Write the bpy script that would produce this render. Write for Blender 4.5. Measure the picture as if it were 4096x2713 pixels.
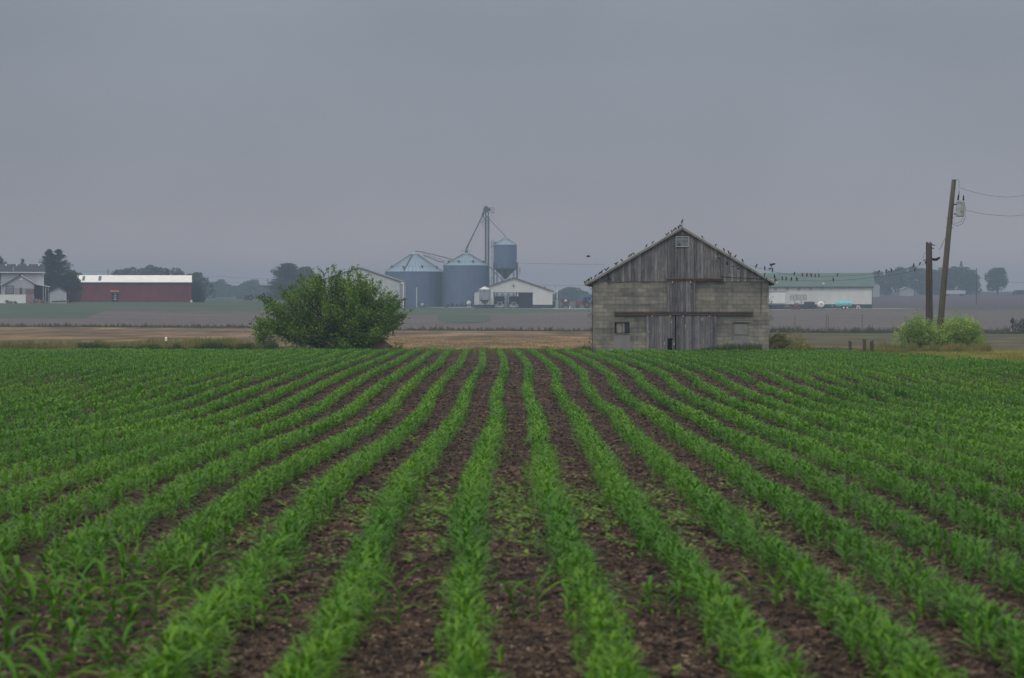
import bpy, math, random
import numpy as np
from mathutils import Vector, Matrix, Euler
R = math.radians
rnd = random.Random(7)
ng = np.random.default_rng(11)
S = bpy.context.scene
for o in list(bpy.data.objects): bpy.data.objects.remove(o)

# ---------------------------------------------------------------- camera
CZ = 1.93            # eye height above the soil
F = 8652.0           # focal length in photo pixels (4096 wide)
HY = 1194.0          # true horizon row of the photo
cam_d = bpy.data.cameras.new('camera')
cam = bpy.data.objects.new('camera', cam_d)
S.collection.objects.link(cam)
cam.location = (0, 0, CZ)
cam.rotation_euler = (R(90), 0, 0)
cam_d.sensor_width = 36.0
cam_d.lens = 36.0 * F / 4096
cam_d.shift_y = -(1356.5 - HY) / 4096
cam_d.clip_start = 0.1
cam_d.clip_end = 20000
cam_d.dof.use_dof = True
cam_d.dof.focus_distance = 100
cam_d.dof.aperture_fstop = 3.4
S.camera = cam

# ---------------------------------------------------------------- sky
W = bpy.data.worlds.new("World")
S.world = W
W.use_nodes = True
nt = W.node_tree
nt.nodes.clear()
SUN_EL, SUN_ROT = 52.0, 205.0
sky = nt.nodes.new('ShaderNodeTexSky')
sky.sky_type = 'NISHITA'
sky.sun_disc = False
sky.sun_elevation = R(SUN_EL)
sky.sun_rotation = R(SUN_ROT)
sky.dust_density = 6
sky.air_density = 2
tc = nt.nodes.new('ShaderNodeTexCoord')
sep = nt.nodes.new('ShaderNodeSeparateXYZ')
nt.links.new(tc.outputs['Generated'], sep.inputs[0])
ramp = nt.nodes.new('ShaderNodeValToRGB')
nt.links.new(sep.outputs['Z'], ramp.inputs[0])
SKY = [(0.0, (.62, .50, .46)), (.02, (.46, .41, .42)), (.05, (.318, .322, .365)), (.10, (.275, .308, .362)), (.14, (.238, .268, .322)),
       (.30, (.46, .49, .56)), (.60, (1.25, 1.30, 1.40)), (1.0, (1.75, 1.80, 1.9))]
cr = ramp.color_ramp
while len(cr.elements) < len(SKY): cr.elements.new(0.5)
cr.interpolation = 'B_SPLINE'
for e, (p, c) in zip(cr.elements, SKY):
    e.position = p; e.color = (*c, 1)
# soft unevenness of the cloud layer
mp = nt.nodes.new('ShaderNodeMapping'); mp.inputs['Scale'].default_value = (2.2, 2.2, 3.5)
nt.links.new(tc.outputs['Generated'], mp.inputs[0])
cn = nt.nodes.new('ShaderNodeTexNoise'); cn.inputs['Scale'].default_value = 2.0; cn.inputs['Detail'].default_value = 4
nt.links.new(mp.outputs[0], cn.inputs[0])
mr = nt.nodes.new('ShaderNodeMapRange'); mr.inputs[1].default_value = .3; mr.inputs[2].default_value = .7
mr.inputs[3].default_value = .90; mr.inputs[4].default_value = 1.10
nt.links.new(cn.outputs[0], mr.inputs[0])
cm = nt.nodes.new('ShaderNodeVectorMath'); cm.operation = 'SCALE'
nt.links.new(ramp.outputs[0], cm.inputs[0]); nt.links.new(mr.outputs[0], cm.inputs['Scale'])
ns = nt.nodes.new('ShaderNodeVectorMath'); ns.operation = 'SCALE'; ns.inputs['Scale'].default_value = 0.10
nt.links.new(sky.outputs[0], ns.inputs[0])
mx = nt.nodes.new('ShaderNodeMix'); mx.data_type = 'RGBA'; mx.inputs[0].default_value = 0.93
nt.links.new(ns.outputs[0], mx.inputs[6]); nt.links.new(cm.outputs[0], mx.inputs[7])
bg = nt.nodes.new('ShaderNodeBackground'); bg.inputs[1].default_value = 1.0
nt.links.new(mx.outputs[2], bg.inputs[0])
wo = nt.nodes.new('ShaderNodeOutputWorld')
nt.links.new(bg.outputs[0], wo.inputs[0])

# ---------------------------------------------------------------- sun behind the overcast
sl = bpy.data.lights.new('sun', 'SUN')
sl.energy = 1.0
sl.angle = R(25)
sl.color = (1.0, .96, .90)
so = bpy.data.objects.new('sun', sl)
S.collection.objects.link(so)
# sky sun_rotation is clockwise from +Y seen from above
sa, se = R(SUN_ROT), R(SUN_EL)
sd = Vector((math.sin(sa) * math.cos(se), math.cos(sa) * math.cos(se), math.sin(se)))
so.rotation_euler = sd.to_track_quat('Z', 'Y').to_euler()
so.location = (0, -20, 60)

S.view_settings.view_transform = 'Standard'
S.view_settings.look = 'None'
S.view_settings.exposure = 0.0
S.view_settings.gamma = 1.0
S.render.engine = 'CYCLES'
S.cycles.max_bounces = 6
S.cycles.diffuse_bounces = 3
S.cycles.transmission_bounces = 4
S.cycles.volume_bounces = 0
S.cycles.caustics_reflective = False
S.cycles.caustics_refractive = False

# ================================================================ helpers
def at(px, py, d):
    """photo pixel (4096 wide) at depth d -> world point"""
    return Vector(((px - 2048) * d / F, d, CZ - (py - HY) * d / F))

def c1(X, Y): return X / 2.631, 950 + Y / 2.631
def c2(X, Y): return 800 + X / 2.631, 1000 + Y / 2.631
def c3(X, Y): return 1350 + X / 2.631, 800 + Y / 2.631

# ground height: depth knots x photo columns (rows given for a 2367 wide picture, horizon 690)
_D = np.array([104, 150, 200, 260, 350, 450, 500, 560, 620, 800, 1050, 1400, 2500, 6000], float)
_U = np.array([-400, 0, 600, 1000, 1400, 2000, 2367, 3000], float)
_T = {
 -400: [815.4, 790, 772, 757, 730, 699.5, 697.5, 695, 694, 691, 688, 685, 680, 677],
 0:    [815.4, 790, 772, 757, 730, 699.5, 697.5, 695, 694, 691, 688, 685, 680, 677],
 600:  [815.4, 790, 773, 759, 736, 705, 699, 696, 694, 691, 688, 685, 680, 677],
 1000: [815.4, 791, 776, 765, 746, 728, 720, 714, 709, 703, 697, 690, 681, 677],
 1400: [815.4, 791, 778, 767, 748, 731, 723, 715, 711, 704, 696, 688, 680, 676],
 2000: [815.4, 792, 780, 771, 748, 724, 713, 710.5, 707, 695, 679, 675.5, 674.5, 674],
 2367: [815.4, 792, 781, 773, 750, 726, 714, 710.5, 706, 694, 678, 675, 674.5, 674],
 3000: [815.4, 792, 781, 773, 750, 726, 714, 710.5, 706, 694, 678, 675, 674.5, 674]}
_LD = np.linspace(math.log(60), math.log(6500), 500)
_K = np.exp(-0.5 * (np.arange(-9, 10) / 4.0) ** 2); _K /= _K.sum()
_H = []
for u in _U:
    y = np.array(_T[int(u)], float)
    hz = CZ - (y - 690) * _D / 5000
    dd = np.concatenate([[60, 80], _D]); zz = np.concatenate([[-.00652 * 60, -.00652 * 80], hz])
    a = np.interp(_LD, np.log(dd), zz)
    b = np.convolve(np.pad(a, 9, mode='edge'), _K, mode='valid')
    t = np.clip((_LD - math.log(66)) / .3, 0, 1)
    _H.append(a * (1 - t) + b * t)
_H = np.array(_H)

# shallow dip across the field, then a low rise before its far end
_ND = np.linspace(0, 120, 481)
_NZ = np.interp(_ND, [15, 18, 23.3, 28.7, 36.7, 47.7, 56.8, 61.9, 75, 91.8, 102], [0, -.03, -.025, -.076, -.175, -.2, -.075, .06, .07, .07, 0])
_NK = np.exp(-.5 * (np.arange(-16, 17) / 7.0) ** 2); _NK /= _NK.sum()
_NZ = np.convolve(np.pad(_NZ, 16, mode='edge'), _NK, mode='valid')

def gz(x, y):
    x = np.asarray(x, float); y = np.asarray(y, float)
    yy = np.maximum(y, 1.0)
    u = np.clip(1183.5 + 5000 * x / yy, -400, 3000)
    iu = np.clip(np.searchsorted(_U, u) - 1, 0, len(_U) - 2)
    fu = (u - _U[iu]) / (_U[iu + 1] - _U[iu]); fu = fu * fu * (3 - 2 * fu)
    ld = np.clip((np.log(np.clip(yy, 60, 6499)) - _LD[0]) / (_LD[1] - _LD[0]), 0, len(_LD) - 1.001)
    i = ld.astype(int); f = ld - i
    h0 = _H[iu, i] * (1 - f) + _H[iu, i + 1] * f
    h1 = _H[iu + 1, i] * (1 - f) + _H[iu + 1, i + 1] * f
    far = h0 * (1 - fu) + h1 * fu
    near = -.00652 * y
    t = np.clip((yy - 62) / 30, 0, 1)
    return near * (1 - t) + far * t + np.interp(y, _ND, _NZ)

def G(x, y): return float(gz(x, y))
def onground(px, d, dz=0.0):
    x = (px - 2048) * d / F
    return Vector((x, d, G(x, d) + dz))

def vnoise(x, y, seed=0):
    """smooth value noise in numpy"""
    xi = np.floor(x).astype(np.int64); yi = np.floor(y).astype(np.int64)
    xf = x - xi; yf = y - yi
    def h(a, b):
        n = (a * 374761393 + b * 668265263 + seed * 974711) & 0x7fffffff
        n = ((n ^ (n >> 13)) * 1274126177) & 0x7fffffff
        return ((n ^ (n >> 16)) & 0xffff) / 65535.0
    u = xf * xf * (3 - 2 * xf); v = yf * yf * (3 - 2 * yf)
    return (h(xi, yi) * (1 - u) + h(xi + 1, yi) * u) * (1 - v) + (h(xi, yi + 1) * (1 - u) + h(xi + 1, yi + 1) * u) * v

# ---------------------------------------------------------------- scene objects
def tag(o, label=None, cat=None, group=None, kind=None):
    if label: o['label'] = label
    if cat: o['category'] = cat
    if group: o['group'] = group
    if kind: o['kind'] = kind
    return o

def thing(name, label, cat, loc, rz=0.0, group=None):
    o = bpy.data.objects.new(name, None)
    o.empty_display_size = 0.2
    S.collection.objects.link(o)
    o.location = loc; o.rotation_euler = (0, 0, rz)
    return tag(o, label, cat, group)

def link(name, me, mat=None, parent=None):
    o = bpy.data.objects.new(name, me)
    S.collection.objects.link(o)
    if mat: me.materials.append(mat)
    if parent: o.parent = parent
    return o

class MB:
    """collects shapes into one mesh"""
    def __init__(s): s.v = []; s.f = []
    def add(s, vs, fs, M=None):
        b = len(s.v)
        for p in vs:
            p = Vector(p)
            s.v.append(tuple(M @ p) if M else tuple(p))
        s.f += [tuple(b + i for i in f) for f in fs]
        return s
    def box(s, x0, x1, y0, y1, z0, z1, M=None):
        vs = [(x, y, z) for z in (z0, z1) for y in (y0, y1) for x in (x0, x1)]
        return s.add(vs, [(0, 2, 3, 1), (4, 5, 7, 6), (0, 1, 5, 4), (2, 6, 7, 3), (0, 4, 6, 2), (1, 3, 7, 5)], M)
    def prism(s, pts, y0, y1, M=None):
        """outline in xz, swept in y"""
        n = len(pts)
        vs = [(p[0], y0, p[1]) for p in pts] + [(p[0], y1, p[1]) for p in pts]
        fs = [tuple(range(n)), tuple(range(2 * n - 1, n - 1, -1))]
        fs += [(i, i + n, (i + 1) % n + n, (i + 1) % n) for i in range(n)]
        return s.add(vs, fs, M)
    def tube(s, p0, p1, r0, r1=None, n=8, cap=True):
        p0, p1 = Vector(p0), Vector(p1); r1 = r0 if r1 is None else r1
        d = (p1 - p0)
        if d.length < 1e-6: return s
        q = d.to_track_quat('Z', 'Y')
        vs = []
        for p, r in ((p0, r0), (p1, r1)):
            for i in range(n):
                a = 2 * math.pi * i / n
                vs.append(p + q @ Vector((math.cos(a) * r, math.sin(a) * r, 0)))
        fs = [(i, (i + 1) % n, (i + 1) % n + n, i + n) for i in range(n)]
        if cap: fs += [tuple(range(n - 1, -1, -1)), tuple(range(n, 2 * n))]
        return s.add(vs, fs)
    def path(s, pts, rs, n=6):
        pts = [Vector(p) for p in pts]
        if not hasattr(rs, '__len__'): rs = [rs] * len(pts)
        vs = []; m = len(pts)
        for k, p in enumerate(pts):
            d = pts[min(k + 1, m - 1)] - pts[max(k - 1, 0)]
            q = d.to_track_quat('Z', 'Y')
            for i in range(n):
                a = 2 * math.pi * i / n
                vs.append(p + q @ Vector((math.cos(a) * rs[k], math.sin(a) * rs[k], 0)))
        fs = []
        for k in range(m - 1):
            fs += [(k * n + i, k * n + (i + 1) % n, (k + 1) * n + (i + 1) % n, (k + 1) * n + i) for i in range(n)]
        fs += [tuple(range(n - 1, -1, -1)), tuple(range((m - 1) * n, m * n))]
        return s.add(vs, fs)
    def lathe(s, prof, n=24, c=(0, 0, 0), M=None, capb=False, capt=False):
        vs = []; m = len(prof)
        for (r, z) in prof:
            for i in range(n):
                a = 2 * math.pi * i / n
                vs.append((c[0] + r * math.cos(a), c[1] + r * math.sin(a), c[2] + z))
        fs = []
        for k in range(m - 1):
            fs += [(k * n + i, k * n + (i + 1) % n, (k + 1) * n + (i + 1) % n, (k + 1) * n + i) for i in range(n)]
        if capb: fs.append(tuple(range(n - 1, -1, -1)))
        if capt: fs.append(tuple(range((m - 1) * n, m * n)))
        return s.add(vs, fs, M)
    def build(s, name, mat, parent=None, smooth=False):
        me = bpy.data.meshes.new(name)
        me.from_pydata(s.v, [], s.f)
        me.validate()
        if smooth:
            me.polygons.foreach_set('use_smooth', [True] * len(me.polygons))
        me.update()
        return link(name, me, mat, parent)

def quads_mesh(name, q, tint=None, tris=False):
    """q: (n,4,3) array"""
    n, k = q.shape[0], q.shape[1]
    me = bpy.data.meshes.new(name)
    me.vertices.add(n * k); me.vertices.foreach_set('co', np.ascontiguousarray(q, dtype=np.float32).ravel())
    me.loops.add(n * k); me.loops.foreach_set('vertex_index', np.arange(n * k, dtype=np.int32))
    me.polygons.add(n)
    me.polygons.foreach_set('loop_start', np.arange(0, n * k, k, dtype=np.int32))
    me.polygons.foreach_set('loop_total', np.full(n, k, dtype=np.int32))
    if tint is not None:
        a = me.attributes.new('tint', 'FLOAT', 'POINT')
        a.data.foreach_set('value', np.repeat(np.asarray(tint, dtype=np.float32), k))
    me.update(calc_edges=True)
    return me

# ---------------------------------------------------------------- materials
def _new(name):
    m = bpy.data.materials.new(name); m.use_nodes = True
    n = m.node_tree; b = n.nodes['Principled BSDF']
    b.inputs['Specular IOR Level'].default_value = 0.25
    return m, n, b

def N(n, t, **kw):
    x = n.nodes.new('ShaderNode' + t)
    for k, v in kw.items():
        if k in x.inputs.keys() if isinstance(k, str) else False: x.inputs[k].default_value = v
        else: setattr(x, k, v)
    return x

def noise(n, scale, detail=4, stretch=(1, 1, 1), rough=.55, coord='Object', off=(0, 0, 0)):
    t = n.nodes.new('ShaderNodeTexCoord'); m = n.nodes.new('ShaderNodeMapping')
    m.inputs['Scale'].default_value = stretch; m.inputs['Location'].default_value = off
    n.links.new(t.outputs[coord], m.inputs[0])
    x = n.nodes.new('ShaderNodeTexNoise'); x.inputs['Scale'].default_value = scale
    x.inputs['Detail'].default_value = detail; x.inputs['Roughness'].default_value = rough
    n.links.new(m.outputs[0], x.inputs[0])
    return x.outputs[0]

def rampn(n, src, stops):
    r = n.nodes.new('ShaderNodeValToRGB'); c = r.color_ramp
    while len(c.elements) < len(stops): c.elements.new(.5)
    for e, (p, col) in zip(c.elements, stops):
        e.position = p; e.color = (*col, 1) if len(col) == 3 else col
    n.links.new(src, r.inputs[0])
    return r.outputs[0]

def mixc(n, f, a, b, mode='MIX'):
    m = n.nodes.new('ShaderNodeMix'); m.data_type = 'RGBA'; m.blend_type = mode
    for i, v in ((0, f), (6, a), (7, b)):
        if hasattr(v, 'links'): n.links.new(v, m.inputs[i])
        else: m.inputs[i].default_value = v if i == 0 else (*v, 1) if len(v) == 3 else v
    return m.outputs[2]

def bump(n, b, src, strength=.4, dist=.02):
    x = n.nodes.new('ShaderNodeBump'); x.inputs['Strength'].default_value = strength; x.inputs['Distance'].default_value = dist
    n.links.new(src, x.inputs['Height']); n.links.new(x.outputs[0], b.inputs['Normal'])

def sc(c, k): return tuple(min(1, v * k) for v in c)

def mat_plain(name, c, rough=.6, var=.15, scale=3.0, stretch=(1, 1, 1), metal=0.0):
    m, n, b = _new(name)
    f = noise(n, scale, 4, stretch)
    col = rampn(n, f, [(.3, sc(c, 1 - var)), (.7, sc(c, 1 + var))])
    n.links.new(col, b.inputs['Base Color'])
    b.inputs['Roughness'].default_value = rough
    b.inputs['Metallic'].default_value = metal
    return m

def mat_leaf(name, dark, mid, light, trans=.3, rough=.55, spec=.3):
    """leaf colour varies leaf by leaf through the tint attribute"""
    m, n, b = _new(name)
    a = n.nodes.new('ShaderNodeAttribute'); a.attribute_name = 'tint'
    col = rampn(n, a.outputs['Fac'], [(0, dark), (.5, mid), (1, light)])
    n.links.new(col, b.inputs['Base Color'])
    b.inputs['Roughness'].default_value = rough
    b.inputs['Specular IOR Level'].default_value = spec
    t = n.nodes.new('ShaderNodeBsdfTranslucent'); n.links.new(col, t.inputs[0])
    mx = n.nodes.new('ShaderNodeMixShader'); mx.inputs[0].default_value = trans
    n.links.new(b.outputs[0], mx.inputs[1]); n.links.new(t.outputs[0], mx.inputs[2])
    n.links.new(mx.outputs[0], n.nodes['Material Output'].inputs[0])
    return m

def mat_ribbed(name, c, period, axis=0, rough=.45, depth=.3, metal=0.0, var=.08, coord='Object'):
    """corrugated or ribbed sheet"""
    m, n, b = _new(name)
    t = n.nodes.new('ShaderNodeTexCoord'); s = n.nodes.new('ShaderNodeSeparateXYZ')
    n.links.new(t.outputs[coord], s.inputs[0])
    w = n.nodes.new('ShaderNodeMath'); w.operation = 'MULTIPLY'; w.inputs[1].default_value = 2 * math.pi / period
    n.links.new(s.outputs[axis], w.inputs[0])
    w2 = n.nodes.new('ShaderNodeMath'); w2.operation = 'SINE'; n.links.new(w.outputs[0], w2.inputs[0])
    f = noise(n, .6, 5, (1, 1, .4))
    col = rampn(n, f, [(.3, sc(c, 1 - var)), (.7, sc(c, 1 + var))])
    n.links.new(col, b.inputs['Base Color'])
    b.inputs['Roughness'].default_value = rough; b.inputs['Metallic'].default_value = metal
    bump(n, b, w2.outputs[0], depth, .03)
    return m
# ================================================================ ground materials
def mat_soil():
    m, n, b = _new('soil')
    big = noise(n, .35, 5, (1, 1, 1))
    mid = noise(n, 5, 7, (1, 1, 1), .75)
    t = n.nodes.new('ShaderNodeTexCoord')
    vo = n.nodes.new('ShaderNodeTexVoronoi'); vo.inputs['Scale'].default_value = 26
    n.links.new(t.outputs['Object'], vo.inputs[0])
    base = rampn(n, mid, [(.36, (.008, .006, .0055)), (.5, (.038, .026, .021)), (.66, (.105, .066, .048))])
    dark = mixc(n, 1.0, base, rampn(n, big, [(.35, (.70, .72, .74)), (.5, (1.0, 1.0, 1.0)), (.65, (1.5, 1.38, 1.3))]), 'MULTIPLY')
    # straw flecks
    fl = n.nodes.new('ShaderNodeTexNoise'); fl.inputs['Scale'].default_value = 34; fl.inputs['Detail'].default_value = 2
    n.links.new(t.outputs['Object'], fl.inputs[0])
    fm = n.nodes.new('ShaderNodeMapRange'); fm.inputs[1].default_value = .58; fm.inputs[2].default_value = .68
    n.links.new(fl.outputs[0], fm.inputs[0])
    cc = n.nodes.new('ShaderNodeMath'); cc.operation = 'MULTIPLY'; n.links.new(fm.outputs[0], cc.inputs[0]); cc.inputs[1].default_value = .6
    col = mixc(n, cc.outputs[0], dark, (.17, .11, .07))
    n.links.new(col, b.inputs['Base Color'])
    b.inputs['Roughness'].default_value = .95; b.inputs['Specular IOR Level'].default_value = .1
    bump(n, b, mid, .9, .05)
    return m

def mat_field(name, a, bcol, ccol=None, scale=.12, streak=(1, 3, 1), fine=2.0, amt=.35):
    m, n, b = _new(name)
    f = noise(n, scale, 6, streak)
    g = noise(n, fine, 4, (1, .5, 1), .7)
    col = rampn(n, f, [(.32, a), (.5, bcol), (.68, ccol or bcol)])
    k = rampn(n, g, [(.25, (1 - amt,) * 3), (.75, (1 + amt,) * 3)])
    n.links.new(mixc(n, 1.0, col, k, 'MULTIPLY'), b.inputs['Base Color'])
    b.inputs['Roughness'].default_value = .95; b.inputs['Specular IOR Level'].default_value = .05
    return m

def band(name, lo, hi, mat, us, nv=24, off=0.0, rough=0.0):
    """ground sheet between two boundary curves d = lo(u), hi(u); u in 2367-wide columns"""
    us = np.asarray(us, float); L = np.array([lo(u) for u in us]); H = np.array([hi(u) for u in us])
    t = np.linspace(0, 1, nv)
    D = L[None, :] * (H / L)[None, :] ** t[:, None]
    X = (us[None, :] - 1183.5) * D / 5000
    Z = gz(X, D) + off
    if rough: Z = Z + rough * (vnoise(X * 9, D * 9, 3) + .6 * vnoise(X * 21, D * 21, 5) - .8)
    nu = len(us)
    v = np.stack([X, D, Z], -1).reshape(-1, 3)
    i = np.arange((nv - 1) * (nu - 1)); r, c = i // (nu - 1), i % (nu - 1); a = r * nu + c
    f = np.stack([a, a + 1, a + nu + 1, a + nu], -1)
    me = bpy.data.meshes.new(name)
    me.vertices.add(len(v)); me.vertices.foreach_set('co', v.astype(np.float32).ravel())
    me.loops.add(len(f) * 4); me.loops.foreach_set('vertex_index', f.astype(np.int32).ravel())
    me.polygons.add(len(f)); me.polygons.foreach_set('loop_start', np.arange(0, len(f) * 4, 4, dtype=np.int32))
    me.polygons.foreach_set('loop_total', np.full(len(f), 4, dtype=np.int32))
    me.polygons.foreach_set('use_smooth', np.ones(len(f), dtype=bool))
    me.update(calc_edges=True)
    return link(name, me, mat)

def curve(pts):
    xs = [p[0] for p in pts]; ys = [p[1] for p in pts]
    return lambda u: float(np.interp(u, xs, ys))
def wob(fn, amp, sc_, seed=0):
    return lambda u: fn(u) * (1 + amp * (float(vnoise(np.array([u / sc_]), np.array([seed * 3.3]), seed)[0]) - .5))

US = np.concatenate([np.arange(-3000, -400, 130), np.arange(-400, 2800, 25), np.arange(2800, 5400, 130)])
UW = US[US <= 1610]; UE = US[US >= 1600]
U0 = np.concatenate([np.arange(-2600, -300, 60), np.arange(-300, 2667, 9), np.arange(2667, 5000, 60)])
crop_end = curve([(-3000, 104), (1300, 104), (1350, 100.0), (1790, 99.0), (1950, 98), (2050, 92), (2200, 84), (2367, 75.5), (3000, 56), (5000, 40)])
e1 = wob(curve([(-3000, 116), (600, 116), (1000, 108), (1350, 107), (1790, 107), (2020, 107), (2400, 112), (5000, 112)]), .03, 60, 1)
e2 = wob(curve([(-3000, 258), (5000, 258)]), .008, 90, 2)
e3 = wob(curve([(-3000, 268), (5000, 268)]), .01, 50, 3)
e4 = wob(curve([(-3000, 320), (190, 325), (240, 388), (620, 392), (960, 440), (1400, 520), (1790, 486), (2367, 486), (5000, 486)]), .016, 22, 4)
e5 = wob(curve([(-3000, 700), (900, 690), (1400, 640), (1790, 506), (2367, 508), (5000, 508)]), .006, 70, 5)
e6 = wob(curve([(-3000, 860), (1400, 860), (1800, 860), (2000, 1090), (5000, 1100)]), .02, 90, 6)

M_SOIL = mat_soil()
M_VERGE = mat_field('verge_grass', (.10, .12, .030), (.17, .18, .045), (.30, .25, .08), .22, (1, 3, 1), 3.0, .3)
M_STUB = mat_field('stubble', (.075, .060, .042), (.150, .108, .064), (.30, .205, .11), .20, (1.1, .30, 1), .9, .4)
M_FALLOW = mat_field('fallow', (.062, .058, .036), (.090, .082, .048), (.14, .12, .066), .2, (1, .3, 1), .9, .35)
M_PLOUGH = mat_field('ploughed', (.095, .082, .078), (.118, .100, .094), (.145, .118, .108), .05, (.5, 4, 1), .9, .3)
M_GREEN = mat_field('pasture', (.052, .076, .050), (.068, .096, .062), (.095, .118, .075), .05, (.5, 3, 1), 1.0, .15)
M_WEEDG = mat_field('weedy_ground', (.06, .075, .03), (.09, .09, .04), (.16, .12, .06), .4, (1, 2, 1), 3.0, .3)
M_FAR = mat_field('far_field', (.045, .060, .045), (.060, .076, .055), (.10, .09, .075), .008, (.4, 3, 1), .2, .1)
M_FARB = mat_field('far_bare', (.070, .056, .062), (.085, .068, .074), (.10, .08, .082), .02, (.4, 3, 1), .5, .1)
M_GRAVEL = mat_plain('gravel', (.42, .40, .36), .95, .12, 1.5)

def st(o, label, cat='ground'):
    return tag(o, label, cat, None, 'structure')
st(band('soil_field', lambda u: 1.0, lambda u: 5.0, M_SOIL, U0[::4], 30), 'dark soil right in front of the lens', 'field')
st(band('soil', lambda u: 5.0, crop_end, M_SOIL, U0, 640, 0, .030), 'dark brown crumbly soil under the corn rows', 'field')
st(band('grass_verge', crop_end, e1, M_VERGE, US, 26, -.004, 0.02), 'yellow green grass verge along the far end of the corn', 'grass verge')
st(band('stubble_field', e1, e2, M_STUB, UW, 50), 'tan stubble field between the corn and the weedy fence line', 'field')
st(band('fallow_field', e1, e2, M_FALLOW, UE, 50), 'olive brown fallow field behind the three stub posts', 'field')
st(band('weedy_ground', e2, e3, M_WEEDG, US, 6), 'weedy strip of ground under the fence line', 'ground')
st(band('ploughed_field', e3, e4, M_PLOUGH, US, 50), 'grey brown ploughed field beyond the fence line', 'field')
st(band('pasture', e4, e5, M_GREEN, US, 30), 'hazy green pasture around the farm buildings', 'pasture')
st(band('far_field', e5, e6, M_FARB, UE, 30), 'mauve brown bare field rising behind the green roofed shed', 'field')
st(band('far_ground', e5, e6, M_FAR, UW, 24), 'hazy fields behind the red shed and the silos', 'field')
st(band('terrain', e6, lambda u: 2640, M_FAR, US, 30), 'faint flat farmland on the horizon', 'terrain')
# overlays
gl = np.arange(1013, 1137, 4.0)
st(band('green_patch', lambda u: 345 + 26 * abs((u - 1075) / 60) ** 3, lambda u: 445, M_GREEN, gl, 12, .05), 'pale green patch in the ploughed field below the silos', 'field')
st(band('gravel_lane', curve([(900, 622), (1000, 590), (1100, 566), (1360, 556), (1500, 545)]), curve([(900, 632), (1000, 602), (1100, 580), (1360, 570), (1500, 560)]), M_GRAVEL, np.arange(900, 1500, 12.0), 4, .08), 'pale gravel lane in front of the silos and open shed', 'lane')
st(band('gravel_yard', curve([(1700, 491), (2060, 491), (2130, 496)]), curve([(1700, 499), (2060, 499), (2130, 498)]), M_GRAVEL, np.arange(1700, 2131, 10.0), 4, .08), 'pale gravel yard in front of the green roofed shed', 'yard')
# ================================================================ corn
M_CORN = mat_leaf('corn_leaf', (.027, .100, .006), (.078, .232, .006), (.185, .350, .012), .36, .5, .35)
M_WEED = mat_leaf('weed_leaf', (.05, .12, .012), (.11, .22, .016), (.23, .33, .026), .35)

WD = [(9.0, -.226), (10.2, -.226), (11.7, -.213), (13.6, -.205), (15.4, -.23), (17.3, -.27), (19.4, -.31), (21.6, -.314), (24.2, -.333), (28.7, -.27), (33, -.24),
      (37.6, -.18), (40.2, -.145), (43.7, -.14), (49.6, -.21), (56.8, -.19), (61.9, -.05), (75.2, -.02), (84, -.10), (91.8, -.22), (105, -.32)]
_wx = np.log(np.array([p[0] for p in WD])); _wy = np.array([p[1] for p in WD])
_wg = np.linspace(_wx[0], _wx[-1], 400); _ww = np.interp(_wg, _wx, _wy)
_k = np.exp(-.5 * (np.arange(-12, 13) / 3.5) ** 2); _k /= _k.sum()
_ww = np.convolve(np.pad(_ww, 12, mode='edge'), _k, mode='valid')
def row_x(i, d):
    d = np.asarray(d, float)
    wig = .05 * (vnoise(d / 7.0 + 40, np.full_like(d, i * 1.7 + 200), 9) - .5) + .035 * (vnoise(d / 1.3 + 90, np.full_like(d, i * 2.3 + 300), 4) - .5)
    return -.0031 * d + np.interp(np.log(d), _wg, _ww) + .76 * i + wig

def leaf_quads(rg, z0, az, L, wid, up, droop, seg, fold):
    """one arching blade; returns (k,4,3)"""
    t = np.linspace(0, 1, seg + 1)
    ang = up - (up + droop) * t ** 1.25
    step = L / seg
    r = np.concatenate([[0], np.cumsum(np.cos(ang[:-1]) * step)])
    z = z0 + np.concatenate([[0], np.cumsum(np.sin(ang[:-1]) * step)])
    w = wid * np.interp(t, [0, .18, .5, .8, 1], [.38, .85, 1, .6, .03])
    ca, sa_ = math.cos(az), math.sin(az)
    tw = rg.uniform(-.5, .5) * t
    cx, cy = r * ca, r * sa_
    nx, ny = -sa_ * np.cos(tw), ca * np.cos(tw); nz = np.sin(tw)
    l = np.stack([cx + nx * w / 2, cy + ny * w / 2, z + nz * w / 2 + fold * w], -1)
    rr = np.stack([cx - nx * w / 2, cy - ny * w / 2, z - nz * w / 2 + fold * w], -1)
    c = np.stack([cx, cy, z], -1)
    if fold > 0:
        q1 = np.stack([l[:-1], c[:-1], c[1:], l[1:]], 1); q2 = np.stack([c[:-1], rr[:-1], rr[1:], c[1:]], 1)
        return np.concatenate([q1, q2])
    return np.stack([l[:-1], rr[:-1], rr[1:], l[1:]], 1)

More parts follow.
